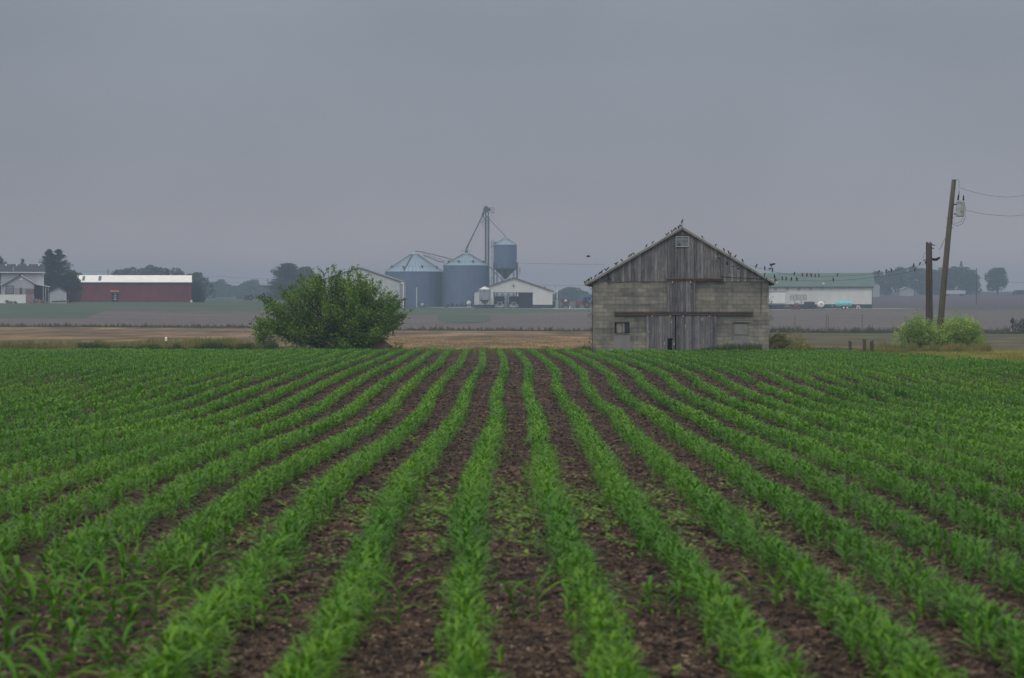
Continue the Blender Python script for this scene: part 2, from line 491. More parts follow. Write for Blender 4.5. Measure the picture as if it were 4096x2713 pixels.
def make_plant(rg, nl, seg, fold, h=.24, wid=.034, wide=1.0, tall=0.0):
    qs, ts = [], []
    az = rg.uniform(0, 6.28)
    for k in range(nl):
        f = k / max(1, nl - 1)
        if nl > 9: f = min(1, f * rg.uniform(.85, 1.1))
        z0 = (.03 + .13 * f) * h / .26
        L = (.105 + .065 * (1 - abs(f - .5) * 1.4)) * rg.uniform(.8, 1.25) * wide
        up = R(28 + 32 * f + rg.uniform(-10, 10)) + tall
        q = leaf_quads(rg, z0, az + k * math.pi + rg.uniform(-.7, .7), L, wid * rg.uniform(.8, 1.2), min(up, 1.5), R(rg.uniform(25, 70) * (1 - .45 * f)), seg, fold)
        qs.append(q); ts.append(np.full(len(q), np.clip(.47 + .06 * f + rg.normal(0, .18), 0, 1)))
    if fold > 0:   # stalk
        m = 5; a = np.arange(m + 1) * 2 * math.pi / m
        b = np.stack([np.cos(a) * .008, np.sin(a) * .008, np.full(m + 1, -.03)], -1); t_ = np.stack([np.cos(a) * .005, np.sin(a) * .005, np.full(m + 1, .17 * h / .26)], -1)
        q = np.stack([b[:-1], b[1:], t_[1:], t_[:-1]], 1); qs.append(q); ts.append(np.full(m, .35))
    return np.concatenate(qs), np.concatenate(ts)

rg = np.random.default_rng(5)
NEAR = [make_plant(rg, 15, 5, .25, wid=.016, wide=.86) for _ in range(10)]
MID = [make_plant(rg, 13, 3, 0, wid=.016, wide=.80) for _ in range(12)]
FAR = [make_plant(rg, 10, 2, 0, wid=.027, wide=.9) for _ in range(12)]
TALL = [make_plant(rg, 6, 6, .28, h=.30, wid=.030, wide=1.7, tall=.0) for _ in range(6)]

def scatter(variants, x, y, z, s, rot, tint, rg):
    """replicate plants (numpy) -> quads, tints"""
    out, to = [], []
    pick = rg.integers(0, len(variants), len(x))
    for k, (q, t) in enumerate(variants):
        m = pick == k
        if not m.any(): continue
        c, s_ = np.cos(rot[m]), np.sin(rot[m]); n = m.sum()
        Q = np.broadcast_to(q[None], (n,) + q.shape) * s[m][:, None, None, None]
        X = Q[..., 0] * c[:, None, None] - Q[..., 1] * s_[:, None, None] + x[m][:, None, None]
        Y = Q[..., 0] * s_[:, None, None] + Q[..., 1] * c[:, None, None] + y[m][:, None, None]
        Z = Q[..., 2] + z[m][:, None, None]
        out.append(np.stack([X, Y, Z], -1).reshape(-1, 4, 3))
        to.append(np.clip(np.repeat(tint[m], len(t)) + np.tile(t, n), 0, 1))
    return np.concatenate(out), np.concatenate(to)

# all plant positions row by row
LEFT_END = 15.7                    # rows further left than the second stop here, the headland rows begin
PX, PY, PI_, PO = [], [], [], []
for i in range(-52, 58):
    d0 = 9.5 if i >= -2 else LEFT_END + rg.uniform(-.3, .3)
    sp = .085
    d = d0
    ds = []
    while d < 106:
        ds.append(d)
        d += (.034 if d < 34 else .055 if d < 55 else .085) * rg.uniform(.75, 1.25)
    ds = np.array(ds)
    sg = np.interp(ds, [9, 14, 30, 50, 80], [.066, .082, .085, .062, .040])
    ob = np.clip((np.abs(.76 * i - .3) / ds - .09) / .08, 0, 1); sg = sg * (1 + .65 * ob)
    of = rg.normal(0, 1, len(ds)); x = row_x(i, ds) + of * sg
    u = 1183.5 + 5000 * x / ds
    lim = np.interp(u, [-3000, 1300, 1350, 1790, 1950, 2050, 2200, 2367, 3000, 5000], [104, 104, 100., 99., 98, 92, 84, 75.5, 56, 40])
    side = np.abs(x) > .2367 * ds * 1.06 + .5
    ok = (ds < lim - .3 + rg.uniform(-.3, .3, len(ds))) & (np.abs(x) < .2367 * ds + 6) & (~side | (np.arange(len(ds)) % 3 == 0))
    ok &= ~((vnoise(ds / 1.1, np.full_like(ds, i * 3.1 + 400.), 6) < .06) & (ds < 60))       # small gaps
    PX.append(x[ok]); PY.append(ds[ok]); PI_.append(np.full(ok.sum(), i)); PO.append(of[ok])
PX = np.concatenate(PX); PY = np.concatenate(PY); PI_ = np.concatenate(PI_); PO = np.concatenate(PO)
# far end headland rows run across the field
for d in (101.6, 102.4, 103.2):
    x = np.arange(-26, 3.2, .13); x = x + rg.normal(0, .03, len(x)); PX = np.concatenate([PX, x]); PY = np.concatenate([PY, d + rg.normal(0, .05, len(x))]); PI_ = np.concatenate([PI_, np.full(len(x), 99)])
for d in (97.4, 98.3):
    x = np.arange(3.0, 15.6, .14); x = x + rg.normal(0, .03, len(x)); PX = np.concatenate([PX, x]); PY = np.concatenate([PY, d + rg.normal(0, .05, len(x))]); PI_ = np.concatenate([PI_, np.full(len(x), 99)])

PO = np.concatenate([PO, np.zeros(len(PX) - len(PO))])
# near headland at the lower left: cross rows of separate plants
HX, HY_ , HK = [], [], []
for k, d in enumerate((15.1, 14.45, 13.8, 13.1, 12.4, 11.7, 11.0, 10.3)):
    xr = row_x(-2, np.array([d]))[0] - .28
    xl = (-260 - 1183.5) * d / 5000
    x = xl + rg.uniform(0, .1)
    while x < xr:
        if rg.uniform() > .05:
            HX.append(x); HY_.append(d + rg.normal(0, .06)); HK.append(k)
        x += rg.uniform(.09, .19)
# single plants standing between the rows
SOLO = [(1220, 1300), (1330, 1300), (1845, 1290), (1700, 1310), (1030, 1330), (1360, 1110), (1130, 1125)]
SOLO = [(X / 1.15625, 1390 + Y / 1.15625) for X, Y in SOLO] + \
       [(2048 + X / 1.15625, 1390 + Y / 1.15625) for X, Y in ((10, 1260), (120, 1265), (265, 1270), (590, 1245), (640, 1240), (710, 1235), (770, 1240), (1100, 1205), (1220, 1215), (1330, 1200), (895, 1230))]
SOLO = [(-(2048 - px) * (16698 / (py - 1250.4)) / F, 16698 / (py - 1250.4)) for px, py in SOLO]
BX = []
for x in np.arange(-1.9, .6, .115):
    BX.append((x + rg.normal(0, .03), 9.75 + rg.normal(0, .05)))

ncorn = {}
def corn_obj(q_t, name, x, y, s, rot, label, group):
    key = id(q_t)
    if key not in ncorn:
        me = quads_mesh('corn_plant', q_t[0], q_t[1]); me.materials.append(M_CORN); ncorn[key] = me
    o = bpy.data.objects.new(name, ncorn[key]); S.collection.objects.link(o)
    o.location = (x, y, G(x, y)); o.rotation_euler = (rnd.uniform(-.1, .1), rnd.uniform(-.1, .1), rot); o.scale = (s, s, s * rnd.uniform(.92, 1.1))
    tag(o, label, 'corn plant', group)
    return o

hl = ['farthest', 'second', 'third', 'fourth', 'fifth', 'sixth', 'seventh', 'nearest']
cnt = 0
for x, y, k in zip(HX, HY_, HK):
    u = 1183.5 + 5000 * x / y
    if u < -30: continue
    nm = hl[k]
    corn_obj(TALL[rnd.randrange(len(TALL))], 'corn_plant', x, y, rnd.uniform(.75, 1.1), rnd.uniform(0, 6.28),
             f'separate corn plant in the {nm} short cross row at the lower left' if k in (0, 7) else
             f'separate corn plant in the {nm} short cross row from the back, lower left',
             f'corn plants of the {nm} cross row in the lower left corner')
    cnt += 1
solo_lab = ['small corn plant between the first two rows left of the lone one', 'bent small corn plant right beside the row left of the lone one',
            'lone tall corn plant on bare soil left of the middle row', 'thin corn plant leaning out of the row foot left of the lone one',
            'low corn plant on the soil close to the lower left cross rows', 'upright seedling at the side of the second row left of the middle',
            'short seedling on the soil beside the thick row at the lower left',
            'first thin corn seedling just right of the middle row', 'second thin corn seedling right of the middle row',
            'forked taller corn seedling just left of the next row', 'first seedling past the second row right of the middle',
            'second leafy seedling past the second row right of the middle', 'third small seedling on soil between two right hand rows',
            'fourth upright seedling on soil between two right hand rows', 'seedling close against the third row right of the middle',
            'broad leafed corn plant alone between the third and fourth rows', 'thin upright corn plant right of the broad leafed lone one',
            'seedling leaning from the left foot of the third row']
for k, (x, y) in enumerate(SOLO):
    corn_obj(TALL[k % len(TALL)], 'corn_plant', x, y, 1.25 if k == 2 else rnd.uniform(.75, 1.0), rnd.uniform(0, 6.28),
             solo_lab[k], 'single corn plants between the rows'); cnt += 1
for x, y in BX:
    corn_obj(NEAR[rnd.randrange(10)], 'corn_plant', x, y, rnd.uniform(.85, 1.1), rnd.uniform(0, 6.28),
             'corn plant whose leaf tips just show at the bottom edge between two rows', 'corn plants along the bottom edge of the picture'); cnt += 1
rl = {-2: 'second row left of the middle row', -1: 'first row left of the middle row', 0: 'thick middle row of the field', 1: 'first row right of the middle row',
      2: 'second row right of the middle row', 3: 'third row right of the middle row', 4: 'fourth row right of the middle row', 5: 'fifth row right of the middle row'}
order = np.argsort(PY)
U_ = 1183.5 + 5000 * PX / PY
single = np.zeros(len(PX), bool)
for j in order:
    if cnt >= 300: break
    if U_[j] < -40 or U_[j] > 2410 or (1250.5 + 14834 / PY[j]) > 2790: continue
    single[j] = True; i = int(PI_[j]); cnt += 1
    corn_obj(NEAR[rnd.randrange(10)], 'corn_plant', PX[j], PY[j], rnd.uniform(.9, 1.12) * (1.14 - .16 * min(abs(PO[j]), 2.2)), rnd.uniform(0, 6.28),
             f'corn plant at the near end of the {rl.get(i, "row")}', f'near corn plants of the {rl.get(i, "row")}')
rest = ~single
PX, PY, PO = PX[rest], PY[rest], PO[rest]
Q, T = [], []
for lo_, hi_, var, s0 in ((0, 34, MID, 1.0), (34, 200, FAR, .95)):
    m = (PY >= lo_) & (PY < hi_)
    n_ = m.sum()
    patch = (vnoise(PX[m] / 3.0 + 50, PY[m] / 6.0, 8) - .5) * .35
    s = s0 * rg.uniform(.82, 1.15, n_) * (1.14 - .16 * np.minimum(np.abs(PO[m]), 2.2)) * (1 + .25 * (vnoise(PX[m] / 2.0 + 80, PY[m] / 4.0, 12) - .5))
    s = s * np.where(np.abs(PX[m]) > .2367 * PY[m] * 1.06 + .5, 1.35, 1.0)
    q, t = scatter(var, PX[m], PY[m], gz(PX[m], PY[m]), s, rg.uniform(0, 6.28, n_), patch, rg)
    Q.append(q); T.append(t)
me = quads_mesh('corn_rows', np.concatenate(Q), np.concatenate(T))
tag(link('corn_rows', me, M_CORN), 'long wavy rows of young green corn running away to the field end', 'corn', None, 'stuff')
print('corn quads', sum(len(q) for q in Q), 'single', cnt)

# ---------------------------------------------------------------- weeds between the rows
def weed_variant(rg, n, r, h, size):
    qs = []
    for _ in range(n):
        a, rr = rg.uniform(0, 6.28), r * rg.uniform(.1, 1)
        c = np.array([rr * math.cos(a), rr * math.sin(a), h * rg.uniform(.2, 1)])
        az = rg.uniform(0, 6.28); L = size * rg.uniform(.7, 1.3); w = L * .6
        d = np.array([math.cos(az), math.sin(az), rg.uniform(-.3, .4)]); e = np.array([-math.sin(az), math.cos(az), rg.uniform(-.2, .2)])
        qs.append(np.stack([c, c + d * L * .5 + e * w * .5, c + d * L, c + d * L * .5 - e * w * .5]))
    return np.array(qs), np.clip(rg.normal(.5, .22, n), 0, 1)
WV = [weed_variant(rg, 14, .06, .05, .05) for _ in range(8)]
wx = rg.uniform(-2.7, 2.6, 9000); wy = rg.uniform(16.2, 27.0, 9000)
dens = vnoise(wx * 1.6 + 20, wy * .9 + 7, 21)
ri = np.round((wx + .0031 * wy - np.interp(np.log(wy), _wg, _ww)) / .76)
offr = np.abs(wx + .0031 * wy - np.interp(np.log(wy), _wg, _ww) - .76 * ri)
fall = np.exp(-((wy - 20.6) / 3.1) ** 2) * np.clip(1.35 - np.abs(wx + .1) / 2.3, 0, 1)
ok = (rg.uniform(0, 1, 9000) < fall * (.02 + 1.2 * dens ** 1.8) * .7) & (offr > .17)
# a few scattered elsewhere
sx = rg.uniform(-6, 9, 900); sy = rg.uniform(10, 45, 900)
sok = (vnoise(sx * .9 + 70, sy * .5, 30) > .68)
wx = np.concatenate([wx[ok], sx[sok]]); wy = np.concatenate([wy[ok], sy[sok]])
q, t = scatter(WV, wx, wy, gz(wx, wy), rg.uniform(.6, 1.35, len(wx)), rg.uniform(0, 6.28, len(wx)), rg.uniform(-.1, .25, len(wx)), rg)
tag(link('weeds', quads_mesh('weeds', q, t), M_WEED), 'low yellow green weeds spreading between the middle rows', 'weeds', None, 'stuff')

# ---------------------------------------------------------------- clods and residue
def ico_variant(rg, r):
    p = np.array([(0, 0, 1), (.9, 0, .3), (.28, .85, .3), (-.73, .53, .3), (-.73, -.53, .3), (.28, -.85, .3), (.73, .53, -.4), (-.28, .85, -.4), (-.9, 0, -.4), (-.28, -.85, -.4), (.73, -.53, -.4)]) * r
    p = p * rg.uniform(.65, 1.25, (11, 1))
    p[:, 2] *= .7
    f = [(0, 1, 2), (0, 2, 3), (0, 3, 4), (0, 4, 5), (0, 5, 1), (1, 6, 2), (2, 7, 3), (3, 8, 4), (4, 9, 5), (5, 10, 1), (2, 6, 7), (3, 7, 8), (4, 8, 9), (5, 9, 10), (1, 10, 6)]
    q = np.array([[p[a], p[b], p[c], p[c] + 1e-5] for a, b, c in f])
    return q, np.clip(rg.normal(.5, .04, len(f)), 0, 1)
def field_points(n, d0, d1, rg, k=1.0):
    d = d0 + (d1 - d0) * rg.uniform(0, 1, n) ** k
    u = rg.uniform(-250, 2617, n)
    return (u - 1183.5) * d / 5000 + rg.uniform(-1, 1, n) * 1.5, d
M_CLOD = mat_leaf('clod', (.012, .010, .009), (.036, .027, .023), (.080, .057, .046), 0, .95, .1)
CV = [ico_variant(rg, .013) for _ in range(10)]
x, y = field_points(62000, 9.2, 84, rg, 1.35)
q, t = scatter(CV, x, y, gz(x, y) + .012, rg.uniform(.35, 1.0, len(x)) ** 1.5 * (1.5 + y / 40), rg.uniform(0, 6.28, len(x)), rg.normal(0, .32, len(x)), rg)
tag(link('soil_clods', quads_mesh('soil_clods', q, t), M_CLOD), 'dark crumbs of soil lying between the corn rows', 'soil clods', None, 'stuff')
M_STRAW = mat_leaf('straw', (.07, .048, .034), (.18, .12, .078), (.42, .31, .21), 0, .9, .1)
def straw_variant(rg):
    qs = []
    for _ in range(5):
        c = np.array([rg.uniform(-.05, .05), rg.uniform(-.05, .05), rg.uniform(.002, .02)]); az = rg.uniform(0, 6.28)
        L = rg.uniform(.012, .05); w = rg.uniform(.003, .009)
        d = np.array([math.cos(az), math.sin(az), rg.uniform(-.3, .3)]) * L; e = np.array([-math.sin(az), math.cos(az), rg.uniform(-.5, .5)]) * w
        qs.append(np.stack([c, c + d, c + d + e, c + e]))
    return np.array(qs), np.clip(rg.normal(.5, .25, 5), 0, 1)
SV = [straw_variant(rg) for _ in range(12)]
x, y = field_points(56000, 9.2, 84, rg, 1.35)
q, t = scatter(SV, x, y, gz(x, y) + .016, rg.uniform(.35, .95, len(x)) * (1 + y / 60), rg.uniform(0, 6.28, len(x)), rg.normal(0, .1, len(x)), rg)
tag(link('straw_litter', quads_mesh('straw_litter', q, t), M_STRAW), 'tan bits of old stalk strewn over the soil', 'straw litter', None, 'stuff')
# ================================================================ old barn
def mat_boards(name, a, bcol, width=.16, axis=0, warm=.5, plate=None):
    m, n, b = _new(name)
    t = n.nodes.new('ShaderNodeTexCoord'); s = n.nodes.new('ShaderNodeSeparateXYZ'); n.links.new(t.outputs['Object'], s.inputs[0])
    # uneven board widths: shift x with a slow noise
    d = n.nodes.new('ShaderNodeMath'); d.operation = 'DIVIDE'; n.links.new(s.outputs[axis], d.inputs[0]); d.inputs[1].default_value = width
    fl = n.nodes.new('ShaderNodeMath'); fl.operation = 'FLOOR'; n.links.new(d.outputs[0], fl.inputs[0])
    wn = n.nodes.new('ShaderNodeTexWhiteNoise'); wn.noise_dimensions = '1D'; n.links.new(fl.outputs[0], wn.inputs['W'])
    fr = n.nodes.new('ShaderNodeMath'); fr.operation = 'FRACT'; n.links.new(d.outputs[0], fr.inputs[0])
    gap = n.nodes.new('ShaderNodeMapRange'); gap.inputs[1].default_value = .0; gap.inputs[2].default_value = .06; n.links.new(fr.outputs[0], gap.inputs[0])
    streak = noise(n, 3.0, 6, (9, 9, .45), .7)
    fine = noise(n, 9.0, 5, (8, 8, .5), .6)
    blot = noise(n, 1.1, 5, (1.5, 1, 1), .6)
    col = rampn(n, streak, [(.30, a), (.52, tuple((x + y) / 2 for x, y in zip(a, bcol))), (.72, bcol)])
    k = rampn(n, wn.outputs[0], [(0, (.62, .62, .66)), (.45, (.92, .90, .88)), (.8, (1.10, 1.07, 1.04)), (1, (1.45, 1.46, 1.5))])
    col = mixc(n, 1.0, col, k, 'MULTIPLY')
    k2 = rampn(n, blot, [(.3, (.72, .73, .76)), (.7, (1.22, 1.18, 1.12))])
    col = mixc(n, 1.0, col, k2, 'MULTIPLY')
    k3 = rampn(n, fine, [(.3, (.8, .8, .8)), (.7, (1.15, 1.15, 1.15))])
    col = mixc(n, 1.0, col, k3, 'MULTIPLY')
    # bird lime spots
    spn = noise(n, 4.2, 2, (2.2, 1, .8), .5, off=(3, 0, 1))
    spm = n.nodes.new('ShaderNodeMapRange'); spm.inputs[1].default_value = .71; spm.inputs[2].default_value = .76; n.links.new(spn, spm.inputs[0])
    col = mixc(n, spm.outputs[0], col, (.42, .43, .44))
    col = mixc(n, gap.outputs[0], (.012, .012, .013), col)
    n.links.new(col, b.inputs['Base Color']); b.inputs['Roughness'].default_value = .9; b.inputs['Specular IOR Level'].default_value = .1
    bump(n, b, streak, .5, .012)
    return m

def mat_blocks(name):
    m, n, b = _new(name)
    t = n.nodes.new('ShaderNodeTexCoord'); s = n.nodes.new('ShaderNodeSeparateXYZ'); n.links.new(t.outputs['Object'], s.inputs[0])
    c = n.nodes.new('ShaderNodeCombineXYZ'); n.links.new(s.outputs[0], c.inputs[0]); n.links.new(s.outputs[2], c.inputs[1])
    br = n.nodes.new('ShaderNodeTexBrick'); n.links.new(c.outputs[0], br.inputs[0])
    br.inputs['Scale'].default_value = 1.0; br.inputs['Brick Width'].default_value = .405; br.inputs['Row Height'].default_value = .19
    br.inputs['Mortar Size'].default_value = .0075; br.inputs['Mortar Smooth'].default_value = .3
    br.inputs['Color1'].default_value = (.275, .268, .25, 1); br.inputs['Color2'].default_value = (.185, .182, .175, 1); br.inputs['Mortar'].default_value = (.115, .115, .112, 1)
    br.inputs['Bias'].default_value = .1
    blot = noise(n, .9, 6, (1, 1, 1.6), .6)
    band_ = noise(n, .8, 3, (.35, .35, 3.2), .5, off=(7, 2, 5))
    damp = noise(n, 2.6, 5, (1.6, 1, .3), .6, off=(1, 9, 2))
    fine = noise(n, 22, 4, (1, 1, 1), .7)
    k = rampn(n, blot, [(.30, (.62, .63, .65)), (.5, (.98, .97, .95)), (.7, (1.30, 1.25, 1.16))])
    col = mixc(n, 1.0, br.outputs['Color'], k, 'MULTIPLY')
    kb = rampn(n, band_, [(.40, (.74, .74, .75)), (.52, (1.05, 1.04, 1.0))])
    col = mixc(n, 1.0, col, kb, 'MULTIPLY')
    kd = rampn(n, damp, [(.34, (.82, .83, .86)), (.6, (1.08, 1.07, 1.03))])
    col = mixc(n, 1.0, col, kd, 'MULTIPLY')
    kf = rampn(n, fine, [(.3, (.86,) * 3), (.7, (1.12,) * 3)])
    col = mixc(n, 1.0, col, kf, 'MULTIPLY')
    n.links.new(col, b.inputs['Base Color']); b.inputs['Roughness'].default_value = .95; b.inputs['Specular IOR Level'].default_value = .1
    inv = n.nodes.new('ShaderNodeMath'); inv.operation = 'SUBTRACT'; inv.inputs[0].default_value = 1; n.links.new(br.outputs['Fac'], inv.inputs[1])
    bump(n, b, inv.outputs[0], .6, .01)
    return m

M_BLOCK = mat_blocks('concrete_block')
M_BOARD = mat_boards('grey_boards', (.060, .062, .070), (.30, .30, .31), .155)
M_BOARD2 = mat_boards('door_boards', (.066, .068, .078), (.29, .29, .31), .125)
M_RUST = mat_plain('rusty_steel', (.12, .072, .054), .8, .35, 3, (1, 1, 6))
M_RUSTB = mat_plain('rail_paint', (.085, .062, .056), .8, .5, 2.2, (1, 1, 9))
M_TIN = mat_plain('old_tin_roof', (.46, .46, .46), .5, .2, 1.2)
M_TRIM = mat_plain('weathered_trim', (.215, .205, .19), .85, .3, 3.0)
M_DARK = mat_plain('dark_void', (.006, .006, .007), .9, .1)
M_LINTEL = mat_plain('lintel_concrete', (.20, .19, .155), .9, .15, 3)
M_VENT = mat_plain('vent_paint', (.36, .38, .41), .6, .12, 5)
M_TANB = mat_plain('pale_fitting', (.46, .37, .25), .6, .1)
M_GREYB = mat_plain('grey_panel', (.155, .155, .155), .9, .25, 6)
M_GLASS = mat_plain('dirty_glass', (.030, .040, .048), .15, .3, 4)
M_RENDER = mat_plain('patched_render', (.205, .21, .205), .95, .12, 2.5)

BD = 102.0
KS = 200.9                                   # crop pixels per metre on the barn front
bcx = 2721.7
_bx = (bcx - 2048) * BD / F
BZ = CZ - (1411 - HY) * BD / F               # wall foot
def lb(X, Y): return ((X - 1117) / KS, (1326 - Y) / KS)
barn = thing('barn', 'old grey barn of concrete blocks with boarded gable at the far end of the corn', 'barn', (_bx, BD, BZ), R(-3.6))
L0, WT = lb(285, 648); R0, _ = lb(1950, 650)
AX, AZ = lb(1135, 148)
DEP = 13.0
def wall_with_holes(x0, x1, z0, z1, holes, y0, y1):
    """front wall as cells around rectangular openings"""
    xs = sorted({x0, x1} | {h[0] for h in holes} | {h[1] for h in holes}); zs = sorted({z0, z1} | {h[2] for h in holes} | {h[3] for h in holes})
    mb = MB()
    for i in range(len(xs) - 1):
        run = None
        for j in range(len(zs) - 1):
            cx, cz = (xs[i] + xs[i + 1]) / 2, (zs[j] + zs[j + 1]) / 2
            inside = any(h[0] < cx < h[1] and h[2] < cz < h[3] for h in holes)
            if not inside:
                if run is None: run = [zs[j], zs[j + 1]]
                else: run[1] = zs[j + 1]
            if inside or j == len(zs) - 2:
                if run: mb.box(xs[i], xs[i + 1], y0, y1, run[0], run[1]); run = None
    return mb
w1 = lb(495, 1145) + lb(635, 1040); w2 = lb(1620, 1150) + lb(1760, 1043)
dr = lb(797, 1326) + lb(1460, 970); ud = lb(992, 938) + lb(1255, 648)
holes = [(w1[0], w1[2], w1[1], w1[3]), (w2[0], w2[2], w2[1], w2[3]), (dr[0], dr[2], -.6, dr[3]), (ud[0], ud[2], ud[1], WT + .01)]
fw = wall_with_holes(L0, R0, -.6, WT, holes, 0, .2)
fw.box(L0, L0 + .2, .2, DEP, -.6, WT); fw.box(R0 - .2, R0, .2, DEP, -.6, WT); fw.box(L0 + .2, R0 - .2, DEP - .2, DEP, -.6, WT)
fw.build('wall', M_BLOCK, barn)
# gable boards: separate boards with slightly uneven foot and face
gb = MB(); rb = random.Random(3)
x = L0 - .02; xe = R0 + .02
slL = (AZ - (WT + .02)) / (AX - (L0 - .14)); slR = (AZ - (WT + .02)) / ((R0 + .14) - AX)
def gh(x): return AZ - (AX - x) * slL if x < AX else AZ - (x - AX) * slR
while x < xe - .03:
    w = .155
    x2 = min(x + w, xe)
    ya = -.03 - rb.uniform(0, .012)
    z0 = WT - rb.uniform(.0, .015) - .02
    if x < AX < x2: pts = [(x, z0), (x2 - .008, z0), (x2 - .008, gh(x2)), (AX, gh(AX)), (x, gh(x))]
    else: pts = [(x, z0), (x2 - .008, z0), (x2 - .008, gh(x2)), (x, gh(x))]
    gb.prism(pts, ya, .01)
    x = x2
gb.build('gable_boards', M_BOARD, barn)
MB().prism([(L0 + .05, WT - .01), (R0 - .05, WT - .01), (AX, AZ - .06)], .03, .05).build('gable_lining', M_DARK, barn)
MB().prism([(L0 + .05, WT), (R0 - .05, WT), (AX, AZ - .06)], DEP - .05, DEP).build('rear_gable', M_BOARD, barn)
# roof slabs with overhang
eL = lb(213, 678); eR = lb(2010, 664); ap = lb(1135, 138)
def slab(p0, p1, t, y0, y1, mb):
    d = Vector((p1[0] - p0[0], 0, p1[1] - p0[1])).normalized(); nn = Vector((-d.z, 0, d.x))
    if nn.z < 0: nn = -nn
    a, b_ = Vector((p0[0], 0, p0[1])), Vector((p1[0], 0, p1[1]))
    pts = [(a.x, a.z), (b_.x, b_.z), ((b_ + nn * t).x, (b_ + nn * t).z), ((a + nn * t).x, (a + nn * t).z)]
    return mb.prism(pts, y0, y1)
rf = MB(); slab(eL, (ap[0], ap[1]), .03, -.17, DEP + .15, rf); rf.build('roof', M_TIN, barn)
rf = MB(); slab((ap[0] + .001, ap[1]), eR, .03, -.17, DEP + .15, rf); rf.build('roof', M_TIN, barn)
for p0, p1 in ((eL, ap), (ap, eR)):
    q0 = (p0[0], p0[1] - .003); q1 = (p1[0], p1[1] - .003)
    tb = MB()
    d = Vector((q1[0] - q0[0], 0, q1[1] - q0[1])).normalized(); nn = Vector((-d.z, 0, d.x)); nn = nn if nn.z > 0 else -nn
    slab((q0[0] - nn.x * .085, q0[1] - nn.z * .085), (q1[0] - nn.x * .085, q1[1] - nn.z * .085), .083, -.165, -.12, tb)
    tb.build('barge_board', M_TRIM, barn)
    sf = MB(); slab((q0[0] - nn.x * .05, q0[1] - nn.z * .05), (q1[0] - nn.x * .05, q1[1] - nn.z * .05), .045, -.118, .0, sf); sf.build('soffit', M_DARK, barn)
# eave corners
c = lb(1985, 668); MB().box(c[0] - .14, c[0] + .08, -.1, DEP, c[1] - .10, c[1] + .03).build('eave_box', M_DARK, barn)
c = lb(220, 683); MB().tube((c[0], -.2, c[1] + .01), (c[0], DEP, c[1] + .01), .06, .06, 8).build('gutter', M_TRIM, barn)
# gable vent
v0, vz1 = lb(1073, 222); v1, vz0 = lb(1196, 324)
vt = MB()
vt.box(v0, v1, -.09, -.045, vz1 - .035, vz1); vt.box(v0, v1, -.09, -.045, vz0, vz0 + .03)
vt.box(v0, v0 + .03, -.09, -.045, vz0 + .03, vz1 - .035); vt.box(v1 - .03, v1, -.09, -.045, vz0 + .03, vz1 - .035)
mid = (v0 + v1) / 2; vt.box(mid - .008, mid + .008, -.085, -.05, vz0 + .03, vz1 - .035)
vent = vt.build('gable_vent', M_VENT, barn)
sl_ = MB()
nsl = 8
for k in range(nsl):
    z = vz0 + .045 + (vz1 - vz0 - .095) * k / (nsl - 1)
    z_d = .0 if k > 2 else (-.012 if k != 1 else -.02)
    sl_.add([(v0 + .03, -.082, z + z_d - .013), (v1 - .03, -.082, z - .013), (v1 - .03, -.060, z + .008), (v0 + .03, -.060, z + .008 + z_d)], [(0, 1, 2, 3)])
sl_.build('louvre', M_VENT, vent)
MB().box(v0 + .02, v1 - .02, -.049, -.046, vz0 + .02, vz1 - .02).build('vent_back', M_DARK, vent)
a_, z_ = lb(1065, 214); b2, _ = lb(1200, 214); MB().box(a_, b2, -.11, -.045, z_ + -.005, z_ + .012).build('vent_hood', M_DARK, vent)
# nest of straw stuffed in the louvre
ne = MB(); rb = random.Random(9); cx_, cz_ = lb(1105, 296)
for k in range(30):
    a = rb.uniform(0, 6.28); r = rb.uniform(0, .09); p = Vector((cx_ + r * math.cos(a) * 1.3, -.09 - rb.uniform(0, .05), cz_ + r * math.sin(a) * .5))
    ne.tube(p, p + Vector((rb.uniform(-.07, .07), rb.uniform(-.02, .02), rb.uniform(-.05, .04))), .004, .002, 3)
tag(ne.build('bird_nest', mat_plain('nest_straw', (.03, .026, .022), .9), barn))
# rails
def rail(x0, y0, x1, y1, name, mat):
    a, zt = lb(x0, y0); b_, zb = lb(x1, y1)
    mb = MB(); mb.box(a, b_, -.13, -.04, zt - .055, zt); mb.box(a + .02, b_ - .02, -.10, -.045, zb, zt - .058)
    mb.box(a, b_, -.125, -.10, zb, zb + .02)
    return mb.build(name, mat, barn)
rail(984, 620, 1521, 643, 'door_track', M_RUST)
rail(488, 938, 1804, 970, 'door_track', M_RUSTB)
# doors
def door(name, x0, y0, x1, y1, dy, ntc=None, slant=0.0):
    a, zt = lb(x0, y0); b_, zb = lb(x1, y1)
    mb = MB(); x = a; w = .125; rr = random.Random(int(x0))
    while x < b_ - .01:
        x2 = min(x + w, b_)
        zf = zb - rr.uniform(-.02, .03)
        if ntc and x2 > ntc[0] and x < ntc[1]: zf = ntc[2]
        mb.box(x, x2 - .007, dy - rr.uniform(0, .012), dy + .035, zf, zt)
        x = x2
    o = mb.build(name, M_BOARD2, barn)
    mb = MB()
    for zz in ((zb + .35, (zb + zt) / 2, zt - .25) if not ntc else (zt - .75, zt - .25)): mb.box(a + .03, b_ - .03, dy + .037, dy + .06, zz - .05, zz + .05)
    mb.build('door_brace', M_BOARD2, o)
    return o
hz1 = lb(1035, 1190)
d_l = door('sliding_door', 797, 970, 1066, 1330, -.07, (lb(1005, 0)[0], lb(1033, 0)[0], lb(0, 1190)[1]))
d_l['label'] = 'left sliding door with a dark gap broken out of its foot'
d_r = door('sliding_door', 1077, 970, 1460, 1330, -.07)
d_u = door('loft_door', 990, 645, 1256, 938, -.07)
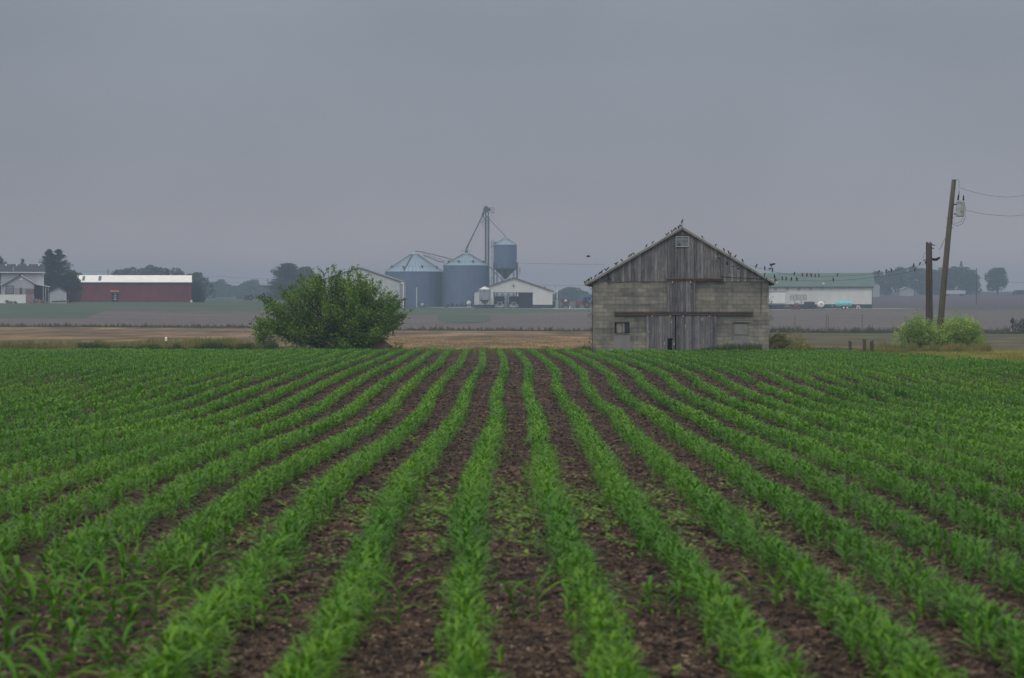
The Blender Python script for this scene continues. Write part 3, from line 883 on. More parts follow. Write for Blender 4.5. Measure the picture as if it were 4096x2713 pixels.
# a lighter strip of frame beside the lower doors
a, zt = lb(1036, 1205); b_, zb = lb(1064, 1330); MB().box(a, b_, -.075, -.072 + .02, zb, zt).build('patch_board', M_BOARD, d_l)
for X, Y in ((1043, 658), (1212, 658)):
    c = lb(X, Y); MB().box(c[0] - .03, c[0] + .03, -.13, -.085, c[1] - .05, c[1] + .045).tube((c[0], -.131, c[1] + .02), (c[0], -.15, c[1] + .02), .02, .02, 8).build('door_hanger', M_TANB, d_u)
for X, Y, o in ((850, 981, d_l), (1020, 981, d_l), (1143, 983, d_r), (1392, 983, d_r)):
    c = lb(X, Y); MB().box(c[0] - .028, c[0] + .028, -.13, -.085, c[1] - .045, c[1] + .04).tube((c[0], -.131, c[1]), (c[0], -.15, c[1]), .02, .02, 8).build('door_hanger', M_TANB, o)
c = lb(1093, 1180); MB().box(c[0] - .012, c[0] + .012, -.11, -.085, c[1] - .06, c[1] + .06).build('handle', M_RUST, d_r)
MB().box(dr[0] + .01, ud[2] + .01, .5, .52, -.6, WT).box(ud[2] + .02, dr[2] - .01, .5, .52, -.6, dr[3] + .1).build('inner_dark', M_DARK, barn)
# window with broken panes
def window(w, nx, mat_bar, broken):
    x0, x1, z0, z1 = w[0], w[2], w[1], w[3]
    f = MB(); t = .028
    f.box(x0, x1, .03, .09, z0, z0 + t); f.box(x0, x1, .03, .09, z1 - t, z1); f.box(x0, x0 + t, .03, .09, z0 + t, z1 - t); f.box(x1 - t, x1, .03, .09, z0 + t, z1 - t)
    o = f.build('window', M_DARK, barn)
    return o
wd = window(w1, 2, M_DARK, 1)
x0, z0 = lb(498, 1143); x1, z1 = lb(632, 1045)
g = MB()
xa, xb = lb(517, 0)[0], lb(560, 0)[0]
g.box(xa, xb, .055, .06, z0 + .03, z1 - .02); g.build('pane', M_TRIM, wd)
xa, xb = lb(571, 0)[0], lb(588, 0)[0]; MB().box(xa, xb, .055, .06, z0 + .03, z1 - .02).build('pane', M_TRIM, wd)
xa, xb = lb(590, 0)[0], lb(628, 0)[0]; MB().box(xa, xb, .057, .061, z0 + .03, z1 - .02).build('pane', M_GLASS, wd)
m_ = MB(); xm = lb(566, 0)[0]; m_.box(xm - .018, xm + .010, .035, .085, z0 + .02, z1 - .02); m_.tube((lb(508, 0)[0], .05, z0 + .05), (lb(516, 0)[0], .05, z1 - .05), .012, .012, 5); m_.build('mullion', M_TRIM, wd)
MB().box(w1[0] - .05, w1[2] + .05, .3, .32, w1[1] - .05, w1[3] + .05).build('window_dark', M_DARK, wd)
MB().box(w1[0] - .02, w1[2] + .02, -.035, -.003, w1[1] - .035, w1[1] - .002).build('sill', M_LINTEL, wd)
# blocked window
pn = MB().box(w2[0] + .004, w2[2] - .004, .045, .07, w2[1] + .004, w2[3] - .004); bw = pn.build('boarded_window', M_RENDER, barn)
MB().box(w2[0] - .02, w2[2] + .02, -.03, -.003, w2[1] - .03, w2[1] - .002).build('sill', M_LINTEL, bw)
MB().box(w2[0], w2[2], .02, .044, w2[3] - .03, w2[3] - .004).build('window_head', M_DARK, bw)
# lintels, split by a crack
for X0, X1, Y0, Y1, Y2 in ((462, 676, 1003, 1017, 1030), (1586, 1800, 1008, 1022, 1038)):
    a, zt = lb(X0, Y0); b_, zm = lb(X1, Y1); _, zb = lb(0, Y2)
    MB().box(a, b_, -.012, -.003, zm + .006, zt).box(a, b_, -.014, -.003, zb, zm).build('lintel', M_LINTEL, barn)
    MB().prism([(a + .1, zm), (b_ - .02, zm + .002), (b_ - .01, zm + .012), (a + .4, zm + .009)], -.0155, -.0125).build('crack', M_DARK, barn)
# patches of render
for X0, Y0, X1, Y1 in ((487, 1150, 640, 1326), (1615, 1152, 1770, 1300), (1500, 972, 1725, 1003)):
    a, zt = lb(X0, Y0); b_, zb = lb(X1, Y1); MB().box(a, b_, -.005, -.001, zb, zt).build('render_patch', M_RENDER, barn)
# conduit and cable on the right
pa = [lb(X, Y) for X, Y in ((1490, 596), (1503, 606), (1560, 611), (1700, 617), (1820, 624), (1885, 630))]
MB().path([(p[0], -.06, p[1]) for p in pa], .009, 5).build('cable', M_DARK, barn)
a, z = lb(1878, 655); b_, z2 = lb(1875, 935); MB().tube((a, -.02, z), (b_, -.02, z2), .011, .011, 6).path([(b_, -.015, z2), (b_ - .01, -.012, z2 - .06), (b_, -.012, z2 - .2)], .006, 4).build('conduit', M_DARK, barn)
# corner boards / light edge on the left, knots of creeper on both sides
MB().box(L0 - .02, L0 + .0, -.01, .12, -.4, WT - .02).build('corner_pipe', M_DARK, barn)
MB().box(L0 + .045, L0 + .085, -.02, -.002, -.4, WT - .12).build('corner_strip', M_TRIM, barn)
# dark hole and stain high on the left
a, zt = lb(424, 562); b_, zb = lb(446, 640)
MB().prism([(a, zt), (a + .045, zt + .02), (a + .10, zt - .22), (a + .155, zb - .01), (a + .02, zb - .01)], -.05, -.046).build('stain', mat_plain('black_stain', (.022, .022, .024), .9), barn)
MB().prism([(a - .01, WT - .03), (a + .17, WT - .03), (a + .15, WT - .17), (a + .03, WT - .21)], -.005, -.002).build('stain', mat_plain('damp_stain', (.10, .10, .095), .9), barn)
# mast on the ridge
MB().tube((AX + .01, -.1, AZ), (AX + .012, -.1, AZ + .25), .010, .006, 5).build('ridge_rod', M_DARK, barn)
# insulator at the right eave
c = lb(2025, 665); MB().lathe([(.0, -.03), (.035, -.03), (.045, 0), (.03, .02), (.038, .04), (.0, .05)], 10, (c[0], -.12, c[1])).tube((c[0] - .12, -.1, c[1]), (c[0], -.12, c[1]), .012, .012, 5).build('insulator', mat_plain('white_porcelain', (.7, .7, .68), .3), barn)
BARN_M = Matrix.Translation(barn.location) @ Matrix.Rotation(R(-3.6), 4, 'Z')
def barn_pt(X, Y, y=-.1):
    p = lb(X, Y); return BARN_M @ Vector((p[0], y, p[1]))

# creeper of bare twigs and leaves on the two corners
M_TWIG = mat_plain('dry_twig', (.05, .042, .035), .9)
M_VINE = mat_leaf('vine_leaf', (.02, .035, .012), (.04, .07, .02), (.08, .11, .035), .2)
def creeper(x, label, s, zmax):
    mb = MB(); rb = random.Random(int(x * 10)); lq = []
    for k in range(46):
        z = rb.uniform(.1, 1) ** .8 * zmax; p = Vector((x, rb.uniform(.0, 1.2), z - .3))
        q = p.copy(); pts = [q.copy()]
        for _ in range(4):
            q = q + Vector((s * rb.uniform(0, .06), rb.uniform(-.05, .05), rb.uniform(-.10, .14))); pts.append(q.copy())
        mb.path(pts, [.006, .005, .004, .003, .002], 3)
        if rb.random() < .5:
            for _ in range(5): lq.append((q + Vector((rb.uniform(-.03, .05) * s, rb.uniform(-.1, .1), rb.uniform(-.1, .1)))))
    root = thing('creeper', label, 'creeper', barn.location, R(-3.6))
    mb.build('stem', M_TWIG, root)
    c = np.array([tuple(v) for v in lq]); q, t = leafquads(c, .05, np.random.default_rng(3))
    link('leaves', quads_mesh('leaves', q, t), M_VINE, root)
    return root

def leafquads(c, size, rg, up=.0, tint=None, aspect=.55):
    """diamond leaves with random attitude at centres c"""
    n_ = len(c)
    d = rg.normal(0, 1, (n_, 3)); d[:, 2] += up; d /= np.linalg.norm(d, axis=1, keepdims=True)
    e = rg.normal(0, 1, (n_, 3)); e -= d * (e * d).sum(1, keepdims=True); e /= np.linalg.norm(e, axis=1, keepdims=True)
    L = (size * rg.uniform(.6, 1.3, n_))[:, None]; w = L * aspect
    q = np.stack([c - d * L * .5, c - d * L * .05 + e * w * .5, c + d * L * .5, c - d * L * .05 - e * w * .5], 1)
    t = np.clip(rg.normal(.5, .2, n_), 0, 1) if tint is None else np.clip(tint + rg.normal(0, .13, n_), 0, 1)
    return q, t
creeper(L0 - .03, 'leafy dry creeper climbing the left corner of the old barn', -1, WT + .2)
creeper(R0 + .02, 'thin dark creeper clinging to the right corner of the old barn', 1, WT)
# ================================================================ bushes, posts, poles near the barn
M_BARK = mat_plain('bark', (.055, .045, .035), .95, .35, 9, (1, 1, .2))
M_POLE = mat_plain('pole_wood', (.10, .088, .066), .9, .35, 5, (3, 3, .15))
M_POLE2 = mat_plain('old_pole_wood', (.075, .064, .052), .9, .4, 5, (3, 3, .15))
M_BUSH = mat_leaf('bush_leaf', (.030, .074, .009), (.100, .205, .016), (.25, .38, .035), .32, .5)
M_DKWEED = mat_leaf('dark_weed_leaf', (.012, .028, .010), (.028, .058, .018), (.06, .10, .03), .25)
M_OLIVE = mat_leaf('grass_blade', (.07, .085, .025), (.15, .155, .045), (.30, .24, .09), .35)
M_PALE = mat_leaf('pale_shrub_leaf', (.060, .130, .020), (.22, .36, .065), (.48, .60, .18), .30)
M_GRASSY = mat_leaf('verge_blade', (.09, .13, .025), (.22, .22, .055), (.42, .34, .12), .35)

def gx(px, d): return (px - 2048) * d / F

# ---- the big bush: stems fan out of one root, leaf sprays along the shoots
bd = 106.0
bbx = gx(1345, bd)
bush = thing('bush', 'large wide green bush standing at the edge of the corn left of the silos', 'bush', (bbx, bd, G(bbx, bd)))
K = F / bd
def bl(X, Y):   # crop2 pixel -> local x,z
    px, py = c2(X, Y)
    return (px - 1345) / K, (CZ - (py - HY) * bd / F) - G(bbx, bd)
# outline of the crown in crop2 pixels (left to right over the top)
OUT = [(545, 820), (600, 740), (575, 715), (700, 650), (640, 480), (740, 520), (830, 380), (950, 400), (1010, 345), (1060, 255), (1120, 290), (1160, 210), (1235, 165), (1290, 240), (1340, 200), (1415, 165),
       (1480, 220), (1560, 250), (1600, 175), (1670, 165), (1700, 260), (1775, 240), (1750, 330), (1815, 310), (1820, 400), (1900, 325), (1960, 400), (2070, 430), (2070, 480), (2155, 515), (2090, 570), (2235, 625),
       (2150, 690), (2130, 770), (2070, 820), (1930, 870), (1930, 925), (1750, 930), (1700, 960)]
rb = random.Random(21); rgb = np.random.default_rng(21)
stems = MB(); cents, tin = [], []
root = Vector((.1, 0, .05))
for k in range(len(OUT)):
    X, Y = OUT[k]
    X2, Y2 = OUT[min(k + 1, len(OUT) - 1)]
    for rep in range(7):
        f = rb.random(); tx, tz = bl(X + (X2 - X) * f * (.0 if rep == 0 else 1), Y + (Y2 - Y) * f * (0 if rep == 0 else 1))
        shrink = 1.0 if rep == 0 else rb.uniform(.55, 1.0)
        yy = 0.0 if rep == 0 else rb.uniform(-1, 1)
        wd_ = math.sqrt(max(0, 1 - shrink ** 2 * .75)) * 2.9
        tip = Vector((tx * shrink, yy * wd_ + (rb.uniform(-.5, .5) if rep == 0 else 0), max(.12, tz * (shrink if tz > 1 else rb.uniform(.7, 1)))))
        base = root + Vector((rb.uniform(-1.0, 1.0) * (1 if abs(tip.x) > 1.5 else .6), rb.uniform(-.5, .5), rb.uniform(-.05, .3)))
        c_ = base.lerp(tip, .5) + Vector((tip.x * .12, 0, (.25 if tz > 1 else .35) * rb.uniform(.3, 1)))
        pts = []
        for s in np.linspace(0, 1, 7):
            pts.append(base * (1 - s) ** 2 + c_ * 2 * s * (1 - s) + tip * s * s)
        stems.path(pts, [.045 * (1 - .85 * s) for s in np.linspace(0, 1, 7)], 4)
        # leaf clusters on the outer part of the shoot
        nc = 30
        for j in range(nc):
            s = 1 - (j / nc) * .68
            p = base * (1 - s) ** 2 + c_ * 2 * s * (1 - s) + tip * s * s
            spread = .05 + .42 * (1 - s) + (.05 if s < .95 else 0)
            for _ in range(11 if s > .9 else 14):
                cents.append((p.x + rb.gauss(0, spread), p.y + rb.gauss(0, spread), p.z + rb.gauss(0, spread * .8)))
                tin.append(.50 + .12 * rb.gauss(0, .6))
cents = np.array(cents); tin = np.array(tin); keep = cents[:, 2] > .03; cents, tin = cents[keep], tin[keep]
tin += (vnoise(cents[:, 0] * 1.5 + 30, cents[:, 2] * 1.5 + 9, 3) - .5) * .45
hol = vnoise(cents[:, 0] * 2.1 + 70, cents[:, 2] * 2.3 + cents[:, 1] * 1.3 + 20, 17); keep = (hol > .38) | (rgb.uniform(0, 1, len(hol)) < .18); cents, tin = cents[keep], tin[keep]
q, t = leafquads(cents, .095, rgb, .15, tin, .7)
stems.build('stem', M_BARK, bush)
link('leaves', quads_mesh('leaves', q, t), M_BUSH, bush)
print('bush leaves', len(q))

def shrub(name, label, cat, px, d, w, h, mat, n_, size, seed, group=None, up=.3, dep=None, lumps=9, stem=True, gy=0.0, tb=0.5, spiky=.1, zf=.0):
    rg = np.random.default_rng(seed); x = gx(px, d)
    o = thing(name, label, cat, (x, d, G(x, d)), 0, group)
    dep = dep or w * .6
    C = []
    for k in range(lumps):
        a = rg.uniform(-1, 1); f = math.sqrt(max(0, 1 - a * a * .85))
        C.append((a * w * .36, rg.uniform(-.3, .3) * dep, h * f * rg.uniform(.30, .62) + zf * h, w * rg.uniform(.14, .26)))
    C = np.array(C); pick = rg.integers(0, lumps, n_)
    v = rg.normal(0, 1, (n_, 3)); v /= np.linalg.norm(v, axis=1, keepdims=True)
    r = C[pick, 3] * rg.uniform(.45, 1.0, n_) ** .5
    p = C[pick, :3] + v * r[:, None] * np.array([1, .8, min(1.6, h / w * 1.6)])
    hol = vnoise(p[:, 0] / w * 14 + 30, p[:, 2] / h * 6 + p[:, 1] * 2 + 9, seed + 3); kp = (hol > .33) | (rg.uniform(0, 1, n_) < .3); p = p[kp]; n_ = len(p)
    # shoots above the outline
    m = rg.uniform(0, 1, n_) < spiky; p[m, 2] += np.abs(rg.normal(0, h * .10, m.sum()))
    p[:, 2] = np.clip(p[:, 2], .02, h * 1.15)
    tt = tb + (vnoise(p[:, 0] / w * 9 + 30, p[:, 2] / w * 9 + 9, seed) - .5) * .55
    q, t = leafquads(p, size, rg, up, tt, .5)
    if stem:
        mb = MB(); r0 = random.Random(seed)
        for k in range(lumps):
            mb.path([(C[k][0] * .15, 0, -.05), (C[k][0] * .6, C[k][1] * .5, C[k][2] * .5), tuple(C[k][:3])], [.03 * h / 2, .02 * h / 2, .008], 4)
        mb.build('stem', M_BARK, o)
    link('leaves', quads_mesh('leaves', q, t), mat, o)
    return o

shrub('shrub', 'tall pale green shrub at the left end of the clump round the leaning pole', 'shrub', 3655, 109, 2.1, 2.2, M_PALE, 11000, .085, 31, 'pale shrubs at the poles', tb=.6, lumps=15, spiky=.25)
shrub('shrub', 'pale green shrub between the two wooden poles', 'shrub', 3748, 109.8, 2.8, 1.9, M_PALE, 10000, .085, 32, 'pale shrubs at the poles', tb=.65, lumps=15, spiky=.25)
shrub('shrub', 'wide pale green shrub right of the leaning pole', 'shrub', 3842, 109.5, 2.8, 2.0, M_PALE, 14000, .085, 33, 'pale shrubs at the poles', tb=.55, lumps=17, spiky=.25)
shrub('shrub', 'low dark green shrub right in front of the foot of the short pole', 'shrub', 3690, 107.5, 1.0, .55, M_DKWEED, 1200, .06, 34, tb=.6)
shrub('shrub', 'low leafy shrub at the left foot of the old barn', 'shrub', 2352, 101.5, .75, .55, M_DKWEED, 900, .05, 35, tb=.75)
shrub('shrub', 'small dark shrub under the left end of the big bush', 'shrub', 985, 104.6, 1.2, .62, M_DKWEED, 1500, .06, 36, tb=.6, lumps=7)
shrub('shrub', 'dark weedy shrub just behind the little white marker', 'shrub', 695, 104.6, .75, .42, M_DKWEED, 900, .05, 37, tb=.6, lumps=6)
shrub('shrub', 'low sprawling dark shrub between the white marker and the big bush', 'shrub', 830, 104.4, 1.2, .34, M_DKWEED, 1200, .05, 38, tb=.6, lumps=7)
for k, (px, w_, h_, d_) in enumerate(((1120, 2.2, .42, 103.9), (1230, 2.0, .46, 103.8), (1350, 1.7, .38, 103.9), (1420, 1.3, .42, 103.9))):
    shrub('shrub', ['dark creeping weeds under the left half of the big bush', 'dark weeds under the middle of the big bush', 'dark weeds under the right half of the big bush', 'dark weeds at the left foot of the brown earth mound'][k],
          'shrub', px, d_, w_, h_, M_DKWEED, 1500, .055, 50 + k, 'dark weeds under the big bush', tb=.55, lumps=8, stem=False)
shrub('shrub', 'golden green mound of weeds against the right wall of the old barn', 'shrub', 3125, 104, 2.3, 1.25, M_GRASSY, 8000, .075, 60, tb=.62, up=.8, lumps=10, stem=False)
shrub('shrub', 'lower golden weeds trailing right of the old barn', 'shrub', 3215, 103, 2.0, .55, M_GRASSY, 3200, .07, 61, tb=.5, up=.8, lumps=9, stem=False)
shrub('shrub', 'dark shrub on the fence line at the right edge of the picture', 'shrub', 4085, 262, 2.6, 2.1, M_DKWEED, 2200, .16, 62, tb=.55)
shrub('shrub', 'tiny ragged sapling on the fence line near the right edge', 'sapling', 4052, 262, .9, 1.9, M_DKWEED, 260, .16, 63, tb=.5, lumps=3, zf=.45)

# ---- earth mound
x = gx(1500, 106); mo = MB(); nn_ = 28; vs = []; fs = []
for j in range(nn_):
    for i in range(nn_):
        u_, v_ = i / (nn_ - 1) * 2 - 1, j / (nn_ - 1) * 2 - 1
        h_ = .80 * math.exp(-((u_ * 2.1 + .45) ** 2 + (v_ * 2) ** 2)) + .42 * math.exp(-((u_ * 2.4 - .9) ** 2 + (v_ * 2) ** 2)) - .03
        h_ += .045 * float(vnoise(np.array([i * .7]), np.array([j * .7]), 5)[0]) + .05 * float(vnoise(np.array([i * .29 + 9]), np.array([j * .31]), 6)[0]) - .05
        vs.append((u_ * 1.35, v_ * 1.1, h_))
for j in range(nn_ - 1):
    for i in range(nn_ - 1): a = j * nn_ + i; fs.append((a, a + 1, a + nn_ + 1, a + nn_))
mo.add(vs, fs)
mm, n, b = _new('mound_earth'); f = noise(n, 3, 6); col = rampn(n, f, [(.3, (.035, .026, .020)), (.5, (.10, .062, .040)), (.7, (.20, .125, .08))]); n.links.new(col, b.inputs['Base Color']); b.inputs['Roughness'].default_value = 1; bump(n, b, f, .8, .06)
md = mo.build('earth_mound', mm); md.location = (x, 105.6, G(x, 105.6)); tag(md, 'brown mound of loose earth at the right foot of the big bush', 'earth mound')

M_FENCEW = mat_leaf('fence_weed_leaf', (.025, .040, .020), (.060, .066, .032), (.14, .105, .055), .2)
# ---- grass along the field end (stuff)
def grass(name, label, us, dr_, n_, h, mat, seed, w=.018, lean=.35, dens=None, tb=.5):
    rg = np.random.default_rng(seed); u = rg.uniform(us[0], us[1], n_); d = rg.uniform(dr_[0], dr_[1], n_)
    x = (u - 1183.5) * d / 5000
    if dens is not None:
        k = dens(u, d, x); m = rg.uniform(0, 1, n_) < k; u, d, x = u[m], d[m], x[m]
    n2 = len(x); z = gz(x, d) - .01; H = h(u, d, x) * rg.uniform(.3, 1.25, n2)
    az = rg.uniform(0, 6.28, n2); ln = rg.uniform(0, lean, n2); dx, dy = np.cos(az), np.sin(az)
    wv = w * rg.uniform(.6, 1.3, n2); tx, ty = rg.uniform(-1, 1, n2), rg.uniform(-.4, .4, n2)
    b0 = np.stack([x - wv / 2, d, z], -1); b1 = np.stack([x + wv / 2, d, z], -1)
    m0 = np.stack([x - wv * .4 + dx * ln * H * .35, d + dy * ln * H * .35, z + H * .6], -1); m1 = m0 + np.stack([wv * .8, ty * wv, wv * 0], -1)
    t0 = np.stack([x + dx * ln * H, d + dy * ln * H, z + H], -1); t1 = t0 + np.stack([wv * .25, wv * 0, wv * 0], -1)
    q = np.concatenate([np.stack([b0, b1, m1, m0], 1), np.stack([m0, m1, t1, t0], 1)])
    t = tb + (vnoise(x * .9 + 300, d * .5, seed) - .5) * .7 + rg.normal(0, .12, n2)
    return tag(link(name, quads_mesh(name, q, np.clip(np.concatenate([t, t + .1]), 0, 1)), mat), label, 'grass', None, 'stuff')
def hl_(u, d, x): return .30 + .34 * vnoise(u / 46 + 5, d * 0 + .5, 2) * np.clip((u + 200) / 500, .25, 1.2) + .12 * vnoise(u / 9 + 5, d * 0, 7)
grass('tall_grass', 'tall seedy olive grass along the field end left of the big bush', (-380, 640), (104.2, 108.5), 26000, hl_, M_OLIVE, 71, .02, .45,
      lambda u, d, x: .35 + .65 * vnoise(u / 14 + 3, d * .8, 4))
grass('tall_grass', 'green grass under the left end of the field edge weeds', (180, 640), (104.0, 105.2), 9000, lambda u, d, x: .16 + .30 * vnoise(u / 24 + 9, d * 0, 3), M_DKWEED, 72, .022, .5, tb=.75)
grass('tall_grass', 'thin olive grass along the middle of the field end', (880, 1372), (100.6, 108), 12000, lambda u, d, x: .14 + .12 * vnoise(u / 20, d * 0, 5), M_OLIVE, 73, .018, .45, tb=.4)
grass('grass', 'dark green grass growing along the foot of the barn wall', (1400, 1790), (100.3, 101.3), 5200, lambda u, d, x: .12 + .30 * np.clip((u - 1600) / 80, 0, 1) * (u < 1760) + .06 * vnoise(u / 8, d * 0, 2), M_DKWEED, 74, .016, .4, tb=.8)
grass('tall_grass', 'olive grass between the barn and the pale shrubs', (1795, 2100), (99.5, 108), 9000, lambda u, d, x: .13 + .14 * vnoise(u / 15, d * .3, 5), M_OLIVE, 75, .018, .45, tb=.35)
grass('grass', 'short yellow green grass of the verge at the right', (1900, 2900), (64, 108), 42000, lambda u, d, x: .09 + .05 * vnoise(x, d * .5, 3), M_GRASSY, 76, .022, .4,
      lambda u, d, x: (d > np.interp(u, [1900, 1950, 2050, 2200, 2367, 3000], [98.5, 98, 92, 84, 75.5, 56]) + .2) * 1.0)
grass('tall_grass', 'tall olive grass round the foot of the pale shrubs', (2010, 2290), (104.5, 108), 7000, lambda u, d, x: .10 + .42 * vnoise(u / 9 + 7, d * .8, 2), M_OLIVE, 77, .02, .5, tb=.45)
grass('weeds', 'dark weedy growth along the far fence line at the left', (-400, 1380), (259, 267), 15000, lambda u, d, x: .10 + .8 * np.clip(vnoise(u / 7 + 5, d * .7 + 3, 12) - .5, 0, 1) + .7 * np.clip(vnoise(u / 3., d * 0, 3) - .55, 0, 1), M_FENCEW, 78, .05, .5, tb=.5)
grass('weeds', 'dark and rusty weedy growth along the far fence line at the right', (1780, 2800), (259, 267), 13000, lambda u, d, x: .2 + 1.1 * np.clip(vnoise(u / 9 + 5, d * .7 + 3, 14) - .4, 0, 1) + .5 * np.clip(vnoise(u / 3., d * 0, 5) - .5, 0, 1), M_FENCEW, 79, .05, .5, tb=.5)
grass('stubble', 'short tan stubble standing in the field behind the barn', (850, 1390), (108, 185), 16000, lambda u, d, x: .10 + 0 * u, mat_leaf('stubble_straw', (.10, .07, .045), (.32, .22, .12), (.5, .36, .2), .1, .9), 80, .03, .6,
      lambda u, d, x: (vnoise(x * .45, d * .16, 9) > .45) * 1.0)
# three taller thistle like plants right of the earth mound
for k, (X, Y) in enumerate(((2010, 1015), (2060, 1015), (2115, 1020))):
    px, py = c2(X, Y); rg = np.random.default_rng(90 + k); x = gx(px, 104.5)
    o = thing('weed_plant', ['leafy upright weed nearest the earth mound', 'tallest thin upright weed right of the earth mound', 'broad upright weed farthest right of the earth mound'][k], 'weed', (x, 104.5, G(x, 104.5)), 0, 'upright weeds by the mound')
    h_ = (.38, .50, .46)[k]; MB().tube((0, 0, -.02), (.02, 0, h_), .01, .005, 5).build('stem', M_DKWEED, o)
    nq = 130 + 110 * (k == 2); p = np.stack([rg.normal(0, .05 + .05 * (k == 2), nq), rg.normal(0, .05, nq), rg.uniform(.03, h_, nq)], -1)
    q, t = leafquads(p, .07, rg, .6, np.full(nq, .75), .4); link('leaves', quads_mesh('leaves', q, t), M_DKWEED, o)

# ---- small things at the field end
px, py = c1(1748, 1090); x = gx(px, 104.8)
wm = thing('marker', 'little white marker standing in the tall grass left of the big bush', 'marker', (x, 104.8, G(x, 104.8)))
MB().tube((0, 0, 0), (0, 0, .54), .035, .035, 10).build('post', mat_plain('marker_post', (.12, .12, .09), .6), wm)
MB().lathe([(.036, .54), (.055, .56), (.06, .70), (.045, .75), (0, .76)], 12).build('cap', mat_plain('marker_white', (.85, .86, .84), .5), wm)
# vine covered post at left end of the bush
px, py = c2(672, 960); x = gx(px, 104.9); h_ = .72
vp = thing('fence_post', 'grey wooden post wrapped in bright vines at the left end of the big bush', 'post', (x, 104.9, G(x, 104.9)))
MB().tube((0, 0, -.1), (.01, 0, h_), .10, .09, 10).build('post', M_POLE, vp)
MB().lathe([(.105, .36), (.112, .37), (.112, .40), (.105, .41)], 10).build('band', M_TRIM, vp)
rg = np.random.default_rng(77); nq = 1500; p = rg.normal(0, 1, (nq, 3)) * np.array([.26, .22, .34]) + np.array([.02, 0, 1.0]); p[:, 0] -= (p[:, 2] - 1) * .05
m = rg.uniform(0, 1, nq) < .2; p[m] = rg.normal(0, 1, (m.sum(), 3)) * np.array([.12, .12, .3]) + np.array([-.12, 0, .5]); p[:, 2] = np.abs(p[:, 2])
q, t = leafquads(p, .10, rg, .1, .6 + 0 * p[:, 2], .7); link('vine', quads_mesh('vine', q, t), M_BUSH, vp)
# three stub posts
for k, (X0, X1, Y0, Y1, hh) in enumerate(((1170, 1205, 1018, 1090, 0), (1315, 1352, 996, 1080, 0), (1398, 1437, 1012, 1080, 0))):
    d_ = 99.6; px = 2950 + (X0 + X1) / 2 / 2.631; pt = 980 + Y0 / 2.631; x = gx(px, d_); r_ = (X1 - X0) / 2.631 * d_ / F / 2
    zt = CZ - (pt - HY) * d_ / F; g = G(x, d_); o = thing('stub_post', ['left stub of a cut off wooden post behind the corn', 'tallest middle stub post behind the corn', 'right stub post with slanted top behind the corn'][k], 'post', (x, d_, g), 0, 'stub posts behind the corn')
    mb = MB(); n8 = 10; vs = []; rs = random.Random(k)
    for z_ in (-.15, (zt - g) * .6, zt - g):
        for i in range(n8):
            a = i / n8 * 6.283; rr = r_ * rs.uniform(.9, 1.08); vs.append((rr * math.cos(a) + (.03 * z_ if k == 1 else -.02 * z_), rr * math.sin(a), z_ + (rs.uniform(-.03, .03) + .04 * math.cos(a) * (k - 1) if z_ > .1 else 0)))
    fs = [(j * n8 + i, j * n8 + (i + 1) % n8, (j + 1) * n8 + (i + 1) % n8, (j + 1) * n8 + i) for j in range(2) for i in range(n8)] + [tuple(range(2 * n8, 3 * n8))]
    mb.add(vs, fs); mb.build('post', M_POLE2, o)
# thin steel fence posts on the far fence line
fpx = [2950 + X / 2.631 for X in (604, 935, 958, 1312)]
fla = ['first thin fence post right of the barn, standing alone', 'left one of a close pair of thin fence posts', 'right one of a close pair of thin fence posts', 'thin fence post nearest the pale shrubs']
for k, px in enumerate(fpx):
    x = gx(px, 258.5); o = thing('fence_post', fla[k], 'fence post', (x, 258.5, G(x, 258.5)), 0, 'thin fence posts behind the fallow field')
    hh = 2.0 + .3 * (k % 2); MB().box(-.03, .03, -.006, .006, -.1, hh).box(-.006, .006, -.03, -.006, -.1, hh).build('post', M_RUST, o)
    MB().box(-.045, .045, -.009, -.007 + .0, .0, .12).build('anchor_plate', M_RUST, o)

# ---- wooden poles
pd = 110.0
pb = at(3753, 1392, pd); ptp = at(3816, 719, pd); gzb = G(pb.x, pd)
lp = thing('utility_pole', 'tall leaning wooden utility pole carrying a grey transformer', 'utility pole', (pb.x, pd, gzb))
base = Vector((pb.x - (0) , pd, gzb)) ; tipv = ptp - base
MB().path([tipv * s + Vector((-.03 * math.sin(s * 3.14), 0, 0)) for s in (-.03, .2, .4, .6, .8, 1.0)], [.165, .160, .152, .142, .130, .115], 14).build('pole', M_POLE, lp, True)
pa_ = lambda px, py: at(px, py, pd) - base
tr = MB(); tc_ = pa_(3836, 838); tcx = Vector((tc_.x, -.32, tc_.z))
ax = Vector((tipv.x / tipv.z * .6, 0, 1)).normalized()
M_TRANS = mat_plain('transformer_paint', (.30, .32, .33), .5, .35, 5, (1, 1, 1.6))
q0 = tcx - ax * .36; q1 = tcx + ax * .36
tr.tube(q0, q1, .215, .215, 20); tr.tube(q1, q1 + ax * .07, .235, .20, 20); tr.tube(q0 + ax * .30, q0 + ax * .33, .222, .222, 20); tr.tube(q0 - ax * .02, q0, .2, .215, 20)
tro = tr.build('transformer', M_TRANS, lp)
br_ = MB()
for s in (-.24, .24): br_.box(-.30, .02, -.28, -.2, tcx.z + s - .03, tcx.z + s + .03, Matrix.Translation((tcx.x, 0, 0)))
br_.build('bracket', M_DARK, tro)
for dx_ in (-.14, .13):
    b_ = q1 + ax * .07 + Vector((dx_, 0, 0)); bm = MB(); bm.path([b_, b_ + ax * .10, b_ + ax * .11, b_ + ax * .2, b_ + ax * .21, b_ + ax * .3], [.045, .05, .03, .045, .028, .012], 8); bm.build('bushing', M_DARK, tro)
